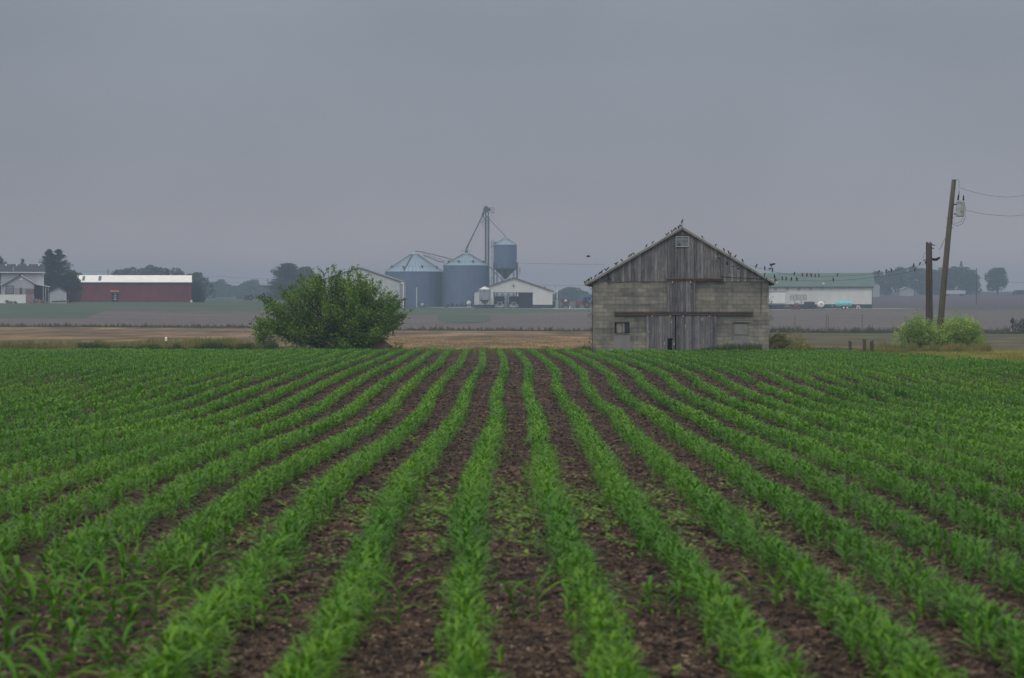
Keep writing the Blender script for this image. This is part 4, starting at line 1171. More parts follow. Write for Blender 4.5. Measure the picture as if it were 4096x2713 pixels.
lg = MB(); b_ = q1 + Vector((-.11, 0, 0)); lg.tube(b_ + ax * .2, b_ + ax * .52, .022, .018, 6); lg.path([b_ + ax * .52, b_ + Vector((.02, 0, .9)), b_ + Vector((.05, 0, 1.05)), b_ + Vector((-.02, 0, 1.13)), b_ + Vector((-.22, .1, 1.14))], .008, 4)
lg.build('jumper_wire', M_DARK, lp)
lw = MB(); e_ = q1 + Vector((.16, 0, -.1)); lw.path([e_, e_ + Vector((.10, 0, -.2)), e_ + Vector((.08, 0, -.65)), e_ + Vector((-.05, 0, -.98)), e_ + Vector((-.32, .1, -1.12)), e_ + Vector((-.58, .2, -.98))], .009, 4)
lw.path([e_ + Vector((-.05, -.05, -.7)), e_ + Vector((-.15, 0, -.9)), e_ + Vector((-.35, .1, -.98)), e_ + Vector((-.58, .2, -.93))], .008, 4); lw.build('service_wire', M_DARK, lp)
# pole top ironwork
it = MB()
for z_ in (.05, .22, .4): p = tipv * (1 - z_ / tipv.z); it.tube(p + Vector((.02, -.16, 0)), p + Vector((.02, -.08, 0)), .03, .03, 6)
for z_ in (1.95, 2.45): p = tipv * (1 - z_ / tipv.z); it.tube(p + Vector((-.2, 0, 0)), p + Vector((.2, 0, 0)), .015, .015, 5)
it.build('bolt', M_DARK, lp)
# short broken pole
sd_ = 112.0; sb = at(3718, 1392, sd_); st_ = at(3715, 975, sd_); g2 = G(sb.x, sd_)
sp_ = thing('wooden_pole', 'shorter thick wooden pole with a splintered top behind the shrubs', 'utility pole', (sb.x, sd_, g2))
zt = st_.z - g2
vs = []; n12 = 16; rs = random.Random(4); mb = MB()
levels = [(-.2, .19), (.8, .188), (2.0, .18), (3.2, .172), (4.4, .163), (zt, .155)]
for z_, r_ in levels:
    for i in range(n12):
        a = i / n12 * 6.283; top = z_ == zt; rr = r_ * 1.02 * rs.uniform(.97, 1.03)
        vs.append((rr * math.cos(a) - .03 * (z_ / zt), rr * math.sin(a), z_ + (rs.choice([-.06, .0, .07, .12]) if top else 0)))
fs = [(j * n12 + i, j * n12 + (i + 1) % n12, (j + 1) * n12 + (i + 1) % n12, (j + 1) * n12 + i) for j in range(len(levels) - 1) for i in range(n12)] + [tuple(range((len(levels) - 1) * n12, len(levels) * n12))]
mb.add(vs, fs)
for i in range(9):
    a = rs.uniform(0, 6.28); mb.tube((.12 * math.cos(a) - .03, .12 * math.sin(a), zt - .1), (.14 * math.cos(a) - .03 + rs.uniform(-.03, .05), .13 * math.sin(a), zt + rs.uniform(.03, .15)), .02, .004, 4)
mb.tube((.12, 0, zt - .05), (.30, 0, zt - .10), .03, .02, 5); mb.tube((.12, 0, zt - .22), (.24, -.02, zt - .28), .035, .02, 5)
mb.build('pole', M_POLE2, sp_)
ar = MB(); za = zt - .85; ar.path([(.12, -.05, za + .06), (.22, -.06, za + .02), (.36, -.06, za + .03), (.50, -.06, za + .12)], [.05, .07, .075, .05], 8); ar.tube((.5, -.06, za + .12), (.54, -.06, za + .16), .035, .03, 6)
ar.tube((-.30, -.1, za - .02), (-.1, -.05, za + .1), .012, .012, 4); ar.lathe([(0, -.03), (.035, -.02), (.035, .03), (0, .04)], 8, (-.30, -.1, za - .02)); ar.path([(-.28, -.1, za), (-.34, -.1, za + .16), (-.26, -.1, za + .38), (-.12, -.1, za + .42)], .008, 4)
ar.build('insulator_bracket', M_DARK, sp_)

# ---- wires
M_WIRE = mat_plain('wire', (.02, .02, .022), .6, .05)
def wire(name, label, pts, r=.006, group=None):
    # smooth the polyline (Catmull-Rom)
    P = [Vector(p) for p in pts]; out = []
    for i in range(len(P) - 1):
        a, b_, c_, d_ = P[max(i - 1, 0)], P[i], P[i + 1], P[min(i + 2, len(P) - 1)]
        for s in np.linspace(0, 1, 7)[:-1]:
            out.append(.5 * ((2 * b_) + (c_ - a) * s + (2 * a - 5 * b_ + 4 * c_ - d_) * s * s + (3 * b_ - a - 3 * c_ + d_) * s ** 3))
    out.append(P[-1]); o0 = out[0].copy()
    mb = MB(); mb.path([p - o0 for p in out], r, 4); o = mb.build(name, M_WIRE); o.location = o0
    tag(o, label, 'wire', group); return out
def w5(X, Y, d): return at(2950 + X / 2.631, 980 + Y / 2.631, d)
UPW = wire('power_line', 'upper sagging wire with birds from the barn roof to the short pole',
           [w5(X, Y, 102 + 10 * (X - 130) / 1860) for X, Y in ((130, 208), (203, 238), (285, 258), (370, 280), (480, 300), (600, 316), (730, 328), (850, 334), (1050, 330), (1270, 317), (1490, 296), (1620, 277), (1860, 228), (2000, 190))])
LOW = wire('power_line', 'lower sagging wire with birds from the barn eave to the short pole',
           [w5(X, Y, 101.6 + 10 * (X - 385) / 1600) for X, Y in ((300, 335), (385, 350), (468, 363), (570, 372), (700, 377), (850, 380), (1000, 378), (1200, 365), (1400, 345), (1600, 320), (1865, 273), (2000, 248))])
a_ = at(3754, 998, sd_) ; b_ = at(3783, 950, pd)
wire('power_line', 'short slack wire linking the short pole bracket to the leaning pole', [a_, a_ + Vector((.12, 0, .10)), b_ + Vector((-.12, 0, -.22)), b_], .011)
wire('power_line', 'upper faint wire leaving the leaning pole toward the right edge', [at(3840, 752, pd), at(3900, 770, pd + 6), at(3990, 786, pd + 14), at(4096, 783, pd + 24), at(4400, 740, pd + 50)], .008)
wire('power_line', 'lower faint wire leaving the transformer toward the right edge', [at(3868, 842, pd), at(3930, 855, pd + 6), at(4010, 863, pd + 14), at(4096, 860, pd + 24), at(4400, 820, pd + 50)], .008)
# ================================================================ birds
M_BIRD = mat_plain('dark_feathers', (.028, .024, .024), .6, .3, 20)
def bird_mesh(kind, seed):
    """one continuous body lofted from bill to tail; x is forward"""
    rs = random.Random(seed)
    if kind == 'perch':  # bill, head, neck, breast, belly, rump, tail
        st_ = [(.085, .118, .002), (.066, .122, .009), (.055, .126, .017), (.040, .128, .021), (.022, .118, .022), (.005, .100, .031), (-.010, .078, .036), (-.026, .055, .033), (-.042, .032, .022), (-.055, .010, .012), (-.070, -.020, .011), (-.088, -.055, .012)]
    else:
        st_ = [(.115, .004, .002), (.098, .006, .009), (.085, .009, .017), (.070, .010, .021), (.052, .006, .023), (.028, .000, .031), (.0, -.004, .035), (-.028, -.003, .030), (-.055, .0, .020), (-.075, .002, .013), (-.10, .003, .016), (-.13, .004, .022)]
    mb = MB(); n8 = 8; vs = []
    for k, (x, z, r) in enumerate(st_):
        nx = st_[min(k + 1, len(st_) - 1)]; pv = st_[max(k - 1, 0)]
        d = Vector((nx[0] - pv[0], 0, nx[1] - pv[1])).normalized(); nn = Vector((-d.z, 0, d.x))
        flat = .35 if k >= len(st_) - 2 else 1.0
        for i in range(n8):
            a = i / n8 * 6.283; p = Vector((x, 0, z)) + nn * (r * flat * math.cos(a)) + Vector((0, r * math.sin(a), 0)); vs.append(p)
    m = len(st_); fs = [(k * n8 + i, k * n8 + (i + 1) % n8, (k + 1) * n8 + (i + 1) % n8, (k + 1) * n8 + i) for k in range(m - 1) for i in range(n8)]
    fs += [tuple(range(n8 - 1, -1, -1)), tuple(range((m - 1) * n8, m * n8))]
    mb.add(vs, fs)
    if kind == 'perch':
        for s in (-1, 1):
            mb.add([(.022, s * .030, .095), (-.02, s * .040, .075), (-.085, s * .014, -.018), (-.075, s * .006, -.012), (-.01, s * .030, .10)], [(0, 1, 2, 3, 4)])   # folded wing
            mb.tube((-.006, s * .012, .045), (.004, s * .012, .0), .0035, .003, 4); mb.tube((.004, s * .012, .001), (.020, s * .012, .0), .003, .002, 4)
    else:
        up = .05 if kind == 'fly' else .13
        for s in (-1, 1):
            mb.add([(.05, s * .02, .012), (-.02, s * .02, .012), (-.045, s * .10, up * .7), (-.035, s * .19, up), (.0, s * .17, up * 1.05), (.045, s * .09, up * .65),
                    (.05, s * .02, .004), (-.02, s * .02, .004), (-.045, s * .10, up * .7 - .004), (-.035, s * .19, up - .003), (.0, s * .17, up * 1.05 - .004), (.045, s * .09, up * .65 - .006)],
                   [(0, 1, 2, 5), (5, 2, 3, 4), (6, 11, 8, 7), (11, 10, 9, 8), (0, 5, 11, 6), (5, 4, 10, 11), (4, 3, 9, 10), (3, 2, 8, 9), (2, 1, 7, 8)])
    me = bpy.data.meshes.new('bird'); me.from_pydata(mb.v, [], mb.f); me.polygons.foreach_set('use_smooth', [True] * len(me.polygons)); me.materials.append(M_BIRD); me.update(); return me
BM = {k: bird_mesh(k, 1) for k in ('perch', 'fly', 'flap')}
def bird(loc, rz, kind, label, group, s=1.0, tilt=0.0):
    o = bpy.data.objects.new('bird', BM[kind]); S.collection.objects.link(o); o.location = loc; o.rotation_euler = (0, tilt, rz); o.scale = (s, s, s)
    return tag(o, label, 'bird', group)
rb = random.Random(12)
ORD = 'first second third fourth fifth sixth seventh eighth ninth tenth eleventh twelfth thirteenth fourteenth fifteenth sixteenth seventeenth eighteenth nineteenth twentieth'.split()
ORD += ['twenty ' + w for w in ORD[:9]]
def r7(X, Y): return 2230 + X / 4.468, 860 + Y / 4.468
def r8(X, Y): return 2700 + X / 4.468, 860 + Y / 4.468
def on_roof(px, side, dy):
    """point on the barn roof edge at photo column px, dy metres behind the front edge"""
    x = (px - 2048) * 102 / F; lx = x - _bx
    for _ in range(3):
        p = BARN_M @ Vector((lx, -.15 + dy, 0)); lx += ((px - 2048) * p.y / F - p.x)
    if side < 0: z = eL[1] + (lx - eL[0]) / (ap[0] - eL[0]) * (ap[1] - eL[1])
    else: z = ap[1] + (lx - ap[0]) / (eR[0] - ap[0]) * (eR[1] - ap[1])
    return BARN_M @ Vector((lx, -.15 + dy, z + .034))
left = [480, 530, 548, 572, 598, 683, 757, 800, 862, 905, 1037, 1065, 1150, 1290, 1330, 1358, 1597, 1705, 1945, 1980, 2035, 2085, 2115, 2150, 2180, 2205]
dys = {1150: .5, 1945: .6, 1980: .5, 683: .3}
for k, X in enumerate(left):
    px, _ = r7(X, 0); p = on_roof(px, -1, dys.get(X, rb.uniform(.0, .08)))
    bird(p, rb.choice([0, 2.9, .4, -.5, 3.4]), 'perch', f'{ORD[k]} dark bird up from the eave on the left roof slope of the barn', 'birds on the left slope of the barn roof', rb.uniform(.85, 1.05), rb.uniform(-.3, .2))
p = BARN_M @ Vector((AX + .012, -.1, AZ + .25)); bird(p, .5, 'perch', 'dark bird perched at the very top of the rod on the barn ridge', 'birds about the barn', 1.15, -.2)
right = [(482, .05), (733, .5), (868, 0), (950, 0), (1003, 0), (1080, .05), (1200, 0), (1612, 0), (1800, 0)]
for k, (X, dy) in enumerate(right):
    px, _ = r8(X, 0); p = on_roof(px, 1, dy)
    bird(p, rb.choice([0, 2.9, .4, -2.5]), 'perch', f'{ORD[k]} dark bird down from the ridge on the right roof slope of the barn', 'birds on the right slope of the barn roof', rb.uniform(.85, 1.1), rb.uniform(-.3, .2))
front = [(762, 715, 'flap'), (790, 775, 'fly'), (750, 825, 'fly'), (935, 880, 'flap'), (1025, 922, 'fly'), (1138, 903, 'fly'), (1130, 965, 'flap'), (1290, 1005, 'perch'), (1350, 1022, 'fly'), (1425, 1045, 'fly'), (1630, 1170, 'perch')]
fl_lab = ['highest of the birds fluttering before the barn gable', 'bird fluttering just under the highest one at the gable boards', 'lowest of the three birds at the left of the flock before the gable',
          'reddish dark bird fluttering before the middle of the right gable', 'bird flying right of the middle before the gable boards', 'upper one of two birds one above the other at the gable',
          'lower one of two birds one above the other at the gable', 'bird clinging to the boards near the right end of the gable', 'small bird at the boards left of the roof edge', 'tiny bird close below the right roof edge', 'bird tucked under the right eave of the barn']
for k, (X, Y, kd) in enumerate(front):
    px, py = r8(X, Y); d_ = 100.4 if kd != 'perch' else 101.3
    if k == 10: d_ = 101.35
    bird(at(px, py, d_), rb.uniform(-1, 1) + (3 if k % 2 else 0), kd, fl_lab[k], 'birds before the barn gable', .9, rb.uniform(-.5, .3))
# on the cables right of the barn
def on_wire(pts, px, r=.012):
    for a, b_ in zip(pts[:-1], pts[1:]):
        pa, pb_ = 2048 + a.x / a.y * F, 2048 + b_.x / b_.y * F
        if pa <= px <= pb_: return a.lerp(b_, (px - pa) / (pb_ - pa)) + Vector((0, 0, r))
up_ = [203, 285, 370, 600, 683, 736, 773, 820, 857, 1052, 1490, 1567, 1617, 1860, 1922, 1982]
for k, X in enumerate(up_):
    p = on_wire(UPW, 2950 + X / 2.631); bird(p, rb.choice([-1.2, -.9, -1.9, 1.4, -1.5]) + rb.uniform(-.5, .5), 'perch', f'{ORD[k]} dark bird along the upper wire counted from the barn', 'birds on the upper wire', rb.uniform(.9, 1.08), rb.uniform(-.45, .1))
lo_ = [388, 468, 515, 570, 623, 1003, 1867]
for k, X in enumerate(lo_):
    p = on_wire(LOW, 2950 + X / 2.631); bird(p, rb.choice([-1.2, -.9, -1.9, 1.4]) + rb.uniform(-.5, .5), 'perch' , f'{ORD[k]} dark bird along the lower wire counted from the barn', 'birds on the lower wire', rb.uniform(.9, 1.08), rb.uniform(-.45, .1))
bird(at(*r8(1712, 900), 103), -2.6, 'flap', 'bird taking off with raised wings above the upper wire', 'birds about the barn', 1.1, -.9)
bird(at(*r8(1705, 962), 102.8), 0.4, 'fly', 'bird with spread wings landing on the upper wire', 'birds about the barn', .95, -.3)
bird(at(*r8(1820, 1170), 101.2), 1.2, 'fly', 'bird fluttering beside the white insulator at the right eave', 'birds about the barn', .85, 0)
bird(at(*r7(548, 742), 100), 0.1, 'fly', 'lone bird flying in open sky left of the barn', 'birds about the barn', 1.0, 0.05)
bl_ = [(1280, 240), (1160, 292), (935, 405), (672, 482), (714, 552)]
bt = ['bird perched on the topmost shoots of the big bush', 'bird sitting just left of the top of the big bush', 'bird on the left shoulder of the big bush', 'bird on the tip of the far left shoot of the big bush', 'bird below the tip of the far left shoot of the bush']
for k, (X, Y) in enumerate(bl_):
    px, py = c2(X, Y); bird(at(px, py, 105.2 if k in (1, 2) else 105.9), rb.uniform(0, 6), 'perch', bt[k], 'birds about the big bush', .95, 0)
bird(at(*c2(527, 778), 105), 2.8, 'fly', 'small bird flying just left of the big bush', 'birds about the big bush', .8, 0)
# ================================================================ farm buildings
M_GALV = mat_ribbed('galvanised_wall', (.125, .175, .27), .12, 2, .5, .25, .3, .10)
M_GROOF = mat_plain('galvanised_roof', (.28, .37, .45), .45, .10, .5, metal=.2)
M_STEEL = mat_plain('dark_galvanised', (.09, .11, .14), .6, .2, 1)
M_WHITE = mat_ribbed('white_siding', (.62, .63, .61), .23, 0, .5, .15)
M_WHITEP = mat_plain('white_paint', (.75, .76, .74), .5, .06, 1)
M_FOREST = mat_plain('dark_green_siding', (.022, .055, .05), .6, .15, 1)
M_GROOFG = mat_ribbed('green_roof', (.072, .118, .100), .3, 0, .5, .2)
M_BROWNT = mat_plain('brown_trim', (.10, .065, .055), .6, .2, 1)
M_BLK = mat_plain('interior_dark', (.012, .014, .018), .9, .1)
M_TYRE = mat_plain('tyre', (.02, .02, .02), .9, .1)
M_RED = mat_ribbed('red_siding', (.165, .032, .034), .23, 0, .6, .3, 0.0, .22)
M_REDP = mat_plain('red_paint', (.24, .04, .035), .6, .2, 1)
M_WROOF = mat_ribbed('white_roof', (.88, .85, .78), .3, 0, .45, .1)

def anchor(px, d, dz=0.0):
    x = gx(px, d); return Vector((x, d, G(x, d) + dz))
class Loc:
    """converts photo pixels to coordinates local to an anchor on the ground"""
    def __init__(s, px, d): s.o = anchor(px, d); s.d = d
    def x(s, px): return (px - 2048) * s.d / F - s.o.x
    def z(s, py): return CZ - (py - HY) * s.d / F - s.o.z
    def k(s): return F / s.d

def silo(label, X0, X1, Ye, Yp, d, cap, seed, group):
    """round flat bottomed grain bin from crop3 pixels"""
    px0, pye = c3(X0, Ye); px1, _ = c3(X1, Ye); pxp, pyp = c3((X0 + X1) / 2, Yp)
    l = Loc((px0 + px1) / 2, d); r = (px1 - px0) / 2 / l.k(); ze = l.z(pye); zp = l.z(pyp)
    t = thing('grain_silo', label, 'silo', l.o, R(seed * 7), group)
    MB().lathe([(r, -.8), (r, ze)], 72).build('wall', M_GALV, t, True)
    # seams
    sm = MB(); z = .4
    while z < ze - .3: sm.lathe([(r + .004, z), (r + .03, z + .02), (r + .004, z + .04)], 72); z += 1.12
    for k in range(12):
        a = k * math.pi / 6; sm.tube((r * math.cos(a) * 1.004, r * math.sin(a) * 1.004, 0), (r * math.cos(a) * 1.004, r * math.sin(a) * 1.004, ze), .035, .035, 4)
    sm.build('stiffener', M_STEEL, t)
    rf = MB(); prof = [(r + .12, ze - .03), (r + .12, ze + .02), (cap, zp - .12 * (zp - ze) - .02)]
    rf.lathe(prof, 72); rf.lathe([(cap, zp - .12 * (zp - ze)), (cap * 1.08, zp - .12 * (zp - ze) + .03), (.25, zp - .03), (.25, zp), (0.01, zp)], 36)
    ro = rf.build('roof', M_GROOF, t)
    rb_ = MB(); nrib = 44
    z1 = zp - .12 * (zp - ze)
    for k in range(nrib):
        a = k * 2 * math.pi / nrib; rb_.tube(((r + .12) * math.cos(a), (r + .12) * math.sin(a), ze + .05), (cap * math.cos(a), cap * math.sin(a), z1 + .03), .055, .03, 4)
    f_ = .30; rr_ = r + .12 - (r + .12 - cap) * f_; rb_.lathe([(rr_ + .02, ze + (z1 - ze) * f_ + .04), (rr_ - .05, ze + (z1 - ze) * f_ + .1), (rr_ - .14, ze + (z1 - ze) * f_ + .09)], 60)
    rb_.build('roof_rib', M_STEEL, ro)
    for k in range(8):
        a = R(-seed * 7) + math.pi * 2 * (k + .5) / 8; f_ = .17 if seed == 1 and k % 2 else .22; rr_ = r - (r - cap) * f_; zz = ze + (z1 - ze) * f_
        c = Vector((rr_ * math.cos(a), rr_ * math.sin(a), zz))
        MB().tube(c, c + Vector((0, 0, .45)), .20, .20, 10).lathe([(.38, .42), (.40, .5), (.28, .66), (0.01, .7)], 10, tuple(c)).build('roof_vent', M_STEEL, ro)
    return t, r, ze, zp, l
s1, r1, ze1, zp1, l1 = silo('widest galvanised grain silo with a rust streak down its roof, left of its taller neighbour', 500, 1112, 757, 548, 606, 1.15, 1, 'galvanised grain silos')
s2, r2, ze2, zp2, l2 = silo('taller galvanised grain silo fed by the thick spout, beside the lattice tower', 1113, 1597, 692, 552, 600, 1.0, 3, 'galvanised grain silos')
M_RUSTR = mat_plain('rust_streak', (.16, .075, .05), .9, .3, 2)
# rusty ladder on the roof of the wide silo (facing the camera, slightly left)
a = R(-90 - 18) - R(7); p0 = Vector(((r1 + .1) * math.cos(a), (r1 + .1) * math.sin(a), ze1 + .14)); p1 = Vector((1.2 * math.cos(a), 1.2 * math.sin(a), zp1 - .6))
ld = MB(); sd2 = Vector((-math.sin(a), math.cos(a), 0)) * .19
ld.tube(p0 + sd2, p1 + sd2, .05, .05, 4).tube(p0 - sd2, p1 - sd2, .05, .05, 4)
for s in np.linspace(.02, .98, 26): ld.tube((p0 + sd2).lerp(p1 + sd2, s), (p0 - sd2).lerp(p1 - sd2, s), .03, .03, 4)
ld.build('roof_ladder', M_RUSTR, s1)
# conveyor bridges between the two silo roofs
def w3(X, Y, d): return at(*c3(X, Y), d)
def strut(name, label, cat, pts, r, mat, rails=0, n_=8):
    o0 = Vector(pts[0]); t = thing(name, label, cat, o0)
    P = [Vector(p) - o0 for p in pts]
    MB().path(P, r, n_).build('tube', mat, t, True)
    if rails:
        mb = MB(); up = Vector((0, 0, rails))
        L = (P[-1] - P[0]).length; m = max(2, int(L / 1.6))
        for k in range(m + 1):
            s = k / m; p = P[0].lerp(P[-1], s); mb.tube(p, p + up, .03, .03, 4)
        mb.path([p + up for p in (P[0], P[-1])], .03, 4); mb.path([p + up * .5 for p in (P[0], P[-1])], .025, 4)
        mb.build('railing', mat, t)
    return t
strut('conveyor', 'upper rusty conveyor tube from the wide silo peak to its neighbour', 'conveyor', [w3(820, 541, 606), w3(880, 546, 605), w3(1000, 573, 604), w3(1212, 628, 601)], .12, M_RUSTR)
strut('conveyor', 'lower dark conveyor tube from the wide silo roof to its neighbour', 'conveyor', [w3(905, 585, 603), w3(1000, 618, 602), w3(1060, 648, 601), w3(1125, 655, 600.5)], .13, M_STEEL, .5)

# ---- bucket elevator tower
td = 607.0
pxt, _ = c3(1576, 0); lt = Loc(pxt, td)
tw = thing('elevator_tower', 'slim lattice bucket elevator tower rising behind the taller silo', 'tower', lt.o)
def z3(Y): return lt.z(c3(0, Y)[1])
def x3(X): return lt.x(c3(X, 0)[0])
ztop = z3(130); mb = MB()
for X, r_ in ((1561, .17), (1588, .17)): mb.tube((x3(X), 0, 0), (x3(X), 0, ztop), r_, r_, 8)
mb.build('leg', M_STEEL, tw)
mb = MB(); 
for X, y_ in ((1553, -.8), (1597, -.8), (1553, .8), (1597, .8), (1574, -.8)): mb.tube((x3(X), y_, 0), (x3(X), y_, z3(190)), .045, .045, 4)
z = 1.0; k = 0
while z < z3(200):
    for y_ in (-.8, .8):
        mb.tube((x3(1553), y_, z), (x3(1597), y_, z), .03, .03, 4)
        mb.tube((x3(1553 if k % 2 else 1597), y_, z), (x3(1597 if k % 2 else 1553), y_, z + 1.5), .025, .025, 4)
    z += 1.5; k += 1
mb.build('lattice', M_STEEL, tw)
mb = MB(); c = Vector((x3(1563), 0, z3(98)))
mb.tube(c + Vector((0, -.7, .18)), c + Vector((0, .7, .18)), .70, .70, 20); mb.box(c.x - .78, c.x + .55, -.65, .65, c.z - .85, c.z + .15); mb.prism([(c.x + .5, c.z - .7), (c.x + 1.2, c.z - .45), (c.x + 1.2, c.z + .25), (c.x + .5, c.z + .4)], -.5, .5)
mb.build('head', M_STEEL, tw)
mb = MB(); zf_ = z3(130); xa, xb = x3(1596), x3(1652)
mb.box(xa, xb, -.8, .8, zf_ - .05, zf_ + .03)
for X in (1612, 1632, 1651):
    for y_ in (-.8, .8): mb.tube((x3(X), y_, zf_), (x3(X), y_, z3(82)), .03, .03, 4)
for Y in (82, 104):
    for y_ in (-.8, .8): mb.tube((xa, y_, z3(Y)), (xb, y_, z3(Y)), .03, .03, 4)
    mb.tube((xb, -.8, z3(Y)), (xb, .8, z3(Y)), .03, .03, 4)
mb.tube((x3(1598), 0, z3(192)), (x3(1648), 0, zf_), .04, .04, 4); mb.build('platform', M_STEEL, tw)
mb = MB(); zf_ = z3(243); xa, xb = x3(1509), x3(1556); mb.box(xa, xb, -.8, .8, zf_ - .05, zf_ + .03)
for X in (1510, 1530):
    for y_ in (-.8, .8): mb.tube((x3(X), y_, zf_), (x3(X), y_, z3(208)), .025, .025, 4)
for Y in (208, 225):
    for y_ in (-.8, .8): mb.tube((xa, y_, z3(Y)), (xb, y_, z3(Y)), .025, .025, 4)
mb.tube((x3(1512), 0, zf_), (x3(1553), 0, z3(295)), .035, .035, 4); mb.build('platform', M_STEEL, tw)
mb = MB(); c = Vector((x3(1530), -.2, z3(165))); mb.path([(x3(1548), -.2, z3(120)), (x3(1532), -.2, z3(148)), (x3(1524), -.2, z3(178))], [.34, .42, .25], 10)
mb.path([(x3(1532), -.2, z3(170)), (x3(1552), -.1, z3(205)), (x3(1580), .1, z3(215)), (x3(1590), .1, z3(195))], .13, 8); mb.path([(x3(1555), -.1, z3(150)), (x3(1583), .1, z3(190))], .14, 8); mb.build('distributor', M_STEEL, tw)
strut('grain_spout', 'thick steel spout slanting from the tower head down to the taller silo', 'grain spout', [w3(1523, 172, 606), w3(1358, 510, 601)], .20, M_STEEL)
cap_ = w3(1356, 552, 600); tcap = thing('spout_head', 'rusty spout landing gear on the peak of the taller silo', 'spout head', cap_)
MB().lathe([(.5, -.1), (.45, .35), (.2, .9), (.2, 1.2)], 12).tube((-1.3, 0, -.3), (-1.3, 0, .65), .03, .03, 4).tube((-1.3, 0, .65), (-.3, 0, .7), .03, .03, 4).tube((-1.3, 0, .2), (-.3, 0, .4), .03, .03, 4).tube((.9, 0, -.3), (.5, 0, 1.4), .03, .03, 4).build('hopper', M_STEEL, tcap)
strut('grain_spout', 'thin spout slanting right from the tower to the raised hopper bin', 'grain spout', [w3(1583, 188, 606), w3(1768, 385, 601)], .085, M_STEEL)
strut('grain_spout', 'lower spout slanting from the taller silo eave down behind the open shed', 'grain spout', [w3(1597, 702, 604), w3(1745, 856, 590)], .12, M_STEEL)
for k, (pa1, pa2) in enumerate((((1537, 250, 607), (1392, 540, 600)), ((1540, 260, 607), (1542, 640, 606)), ((1642, 190, 607), (1765, 372, 601)))):
    a_, b_ = w3(*pa1), w3(*pa2); mb = MB().tube((0, 0, 0), b_ - a_, .022, .022, 4); o = mb.build('guy_wire', M_STEEL, None); o.location = a_
    tag(o, ['thin guy wire left of the lattice tower down to the silo', 'thin vertical cable hanging beside the lattice tower', 'thin guy wire above the spout to the hopper bin'][k], 'guy wire', 'guy wires of the tower')

# ---- raised hopper bin
hd = 600.0; px0, _ = c3(1646, 0); px1, _ = c3(1887, 0); lh = Loc((px0 + px1) / 2, hd); rh = (px1 - px0) / 2 / lh.k()
zh = lambda Y: lh.z(c3(0, Y)[1]); xh = lambda X: lh.x(c3(X, 0)[0])
hb = thing('hopper_bin', 'tall galvanised hopper bin standing on legs behind the open shed', 'hopper bin', lh.o, 0)
MB().lathe([(rh, zh(722)), (rh, zh(472))], 48).build('wall', M_GALV, hb, True)
MB().lathe([(.35, zh(836)), (.38, zh(822)), (rh, zh(722))], 48).build('hopper', mat_plain('hopper_steel', (.09, .105, .125), .6, .15, 1), hb, True)
ro = MB().lathe([(rh + .1, zh(474)), (.45, zh(405)), (.3, zh(395)), (.3, zh(380)), (0.01, zh(378))], 40).build('roof', M_GROOF, hb)
mb = MB()
for k in range(20): a = k * math.pi / 10; mb.tube(((rh + .1) * math.cos(a), (rh + .1) * math.sin(a), zh(473)), (.5 * math.cos(a), .5 * math.sin(a), zh(404)), .05, .03, 4)
mb.build('roof_rib', M_STEEL, ro)
for k in range(12):
    a = k * math.pi / 6 + .2; p = Vector(((rh + .08) * math.cos(a), (rh + .08) * math.sin(a), 0)); MB().tube(p, p + Vector((0, 0, zh(660))), .09, .09, 6).build('leg', M_STEEL, hb)
mb = MB()
for k in range(12):
    a = k * math.pi / 6 + .2; b2 = (k + 1) * math.pi / 6 + .2
    for z0_, z1_ in ((.3, 3.2), (3.2, 6.2)):
        mb.tube(((rh + .08) * math.cos(a), (rh + .08) * math.sin(a), z0_), ((rh + .08) * math.cos(b2), (rh + .08) * math.sin(b2), z1_), .04, .04, 4)
mb.build('leg_brace', M_STEEL, hb)
MB().lathe([(rh + .03, zh(727)), (rh + .10, zh(724)), (rh + .10, zh(718)), (rh + .03, zh(715))], 40).build('ring_beam', M_STEEL, hb)
# ladder with cage rings and platforms
mb = MB(); xa, xb = xh(1624), xh(1640)
mb.tube((xa, 0, 0), (xa, 0, zh(425)), .04, .04, 4).tube((xb, 0, 0), (xb, 0, zh(425)), .04, .04, 4)
for Y in np.arange(430, 1000, 10): mb.tube((xa, 0, zh(Y)), (xb, 0, zh(Y)), .02, .02, 4)
for Y in range(440, 880, 55): mb.lathe([(.38, zh(Y)), (.40, zh(Y) + .06)], 10, ((xa + xb) / 2, -.35, 0))
for Y, X2 in ((497, 1597), (870, 1600)):
    mb.box(xh(X2), xh(1645), -.4, .4, zh(Y) - .05, zh(Y) + .02)
    for X in (X2, (X2 + 1645) / 2, 1645):
        mb.tube((xh(X), -.4, zh(Y)), (xh(X), -.4, zh(Y - 42)), .03, .03, 4)
    for dy_ in (20, 42): mb.tube((xh(X2), -.4, zh(Y - dy_)), (xh(1645), -.4, zh(Y - dy_)), .03, .03, 4)
mb.tube((xh(1625), 0, zh(420)), (xh(1655), 0, zh(420)), .03, .03, 4).tube((xh(1655), 0, zh(420)), (xh(1655), 0, zh(460)), .03, .03, 4)
mb.build('ladder', M_STEEL, hb)
c = Vector((xh(1662), -.5, zh(452))); MB().tube(c - Vector((0, 0, .3)), c + Vector((0, 0, .2)), .3, .3, 10).build('roof_vent', M_STEEL, ro)
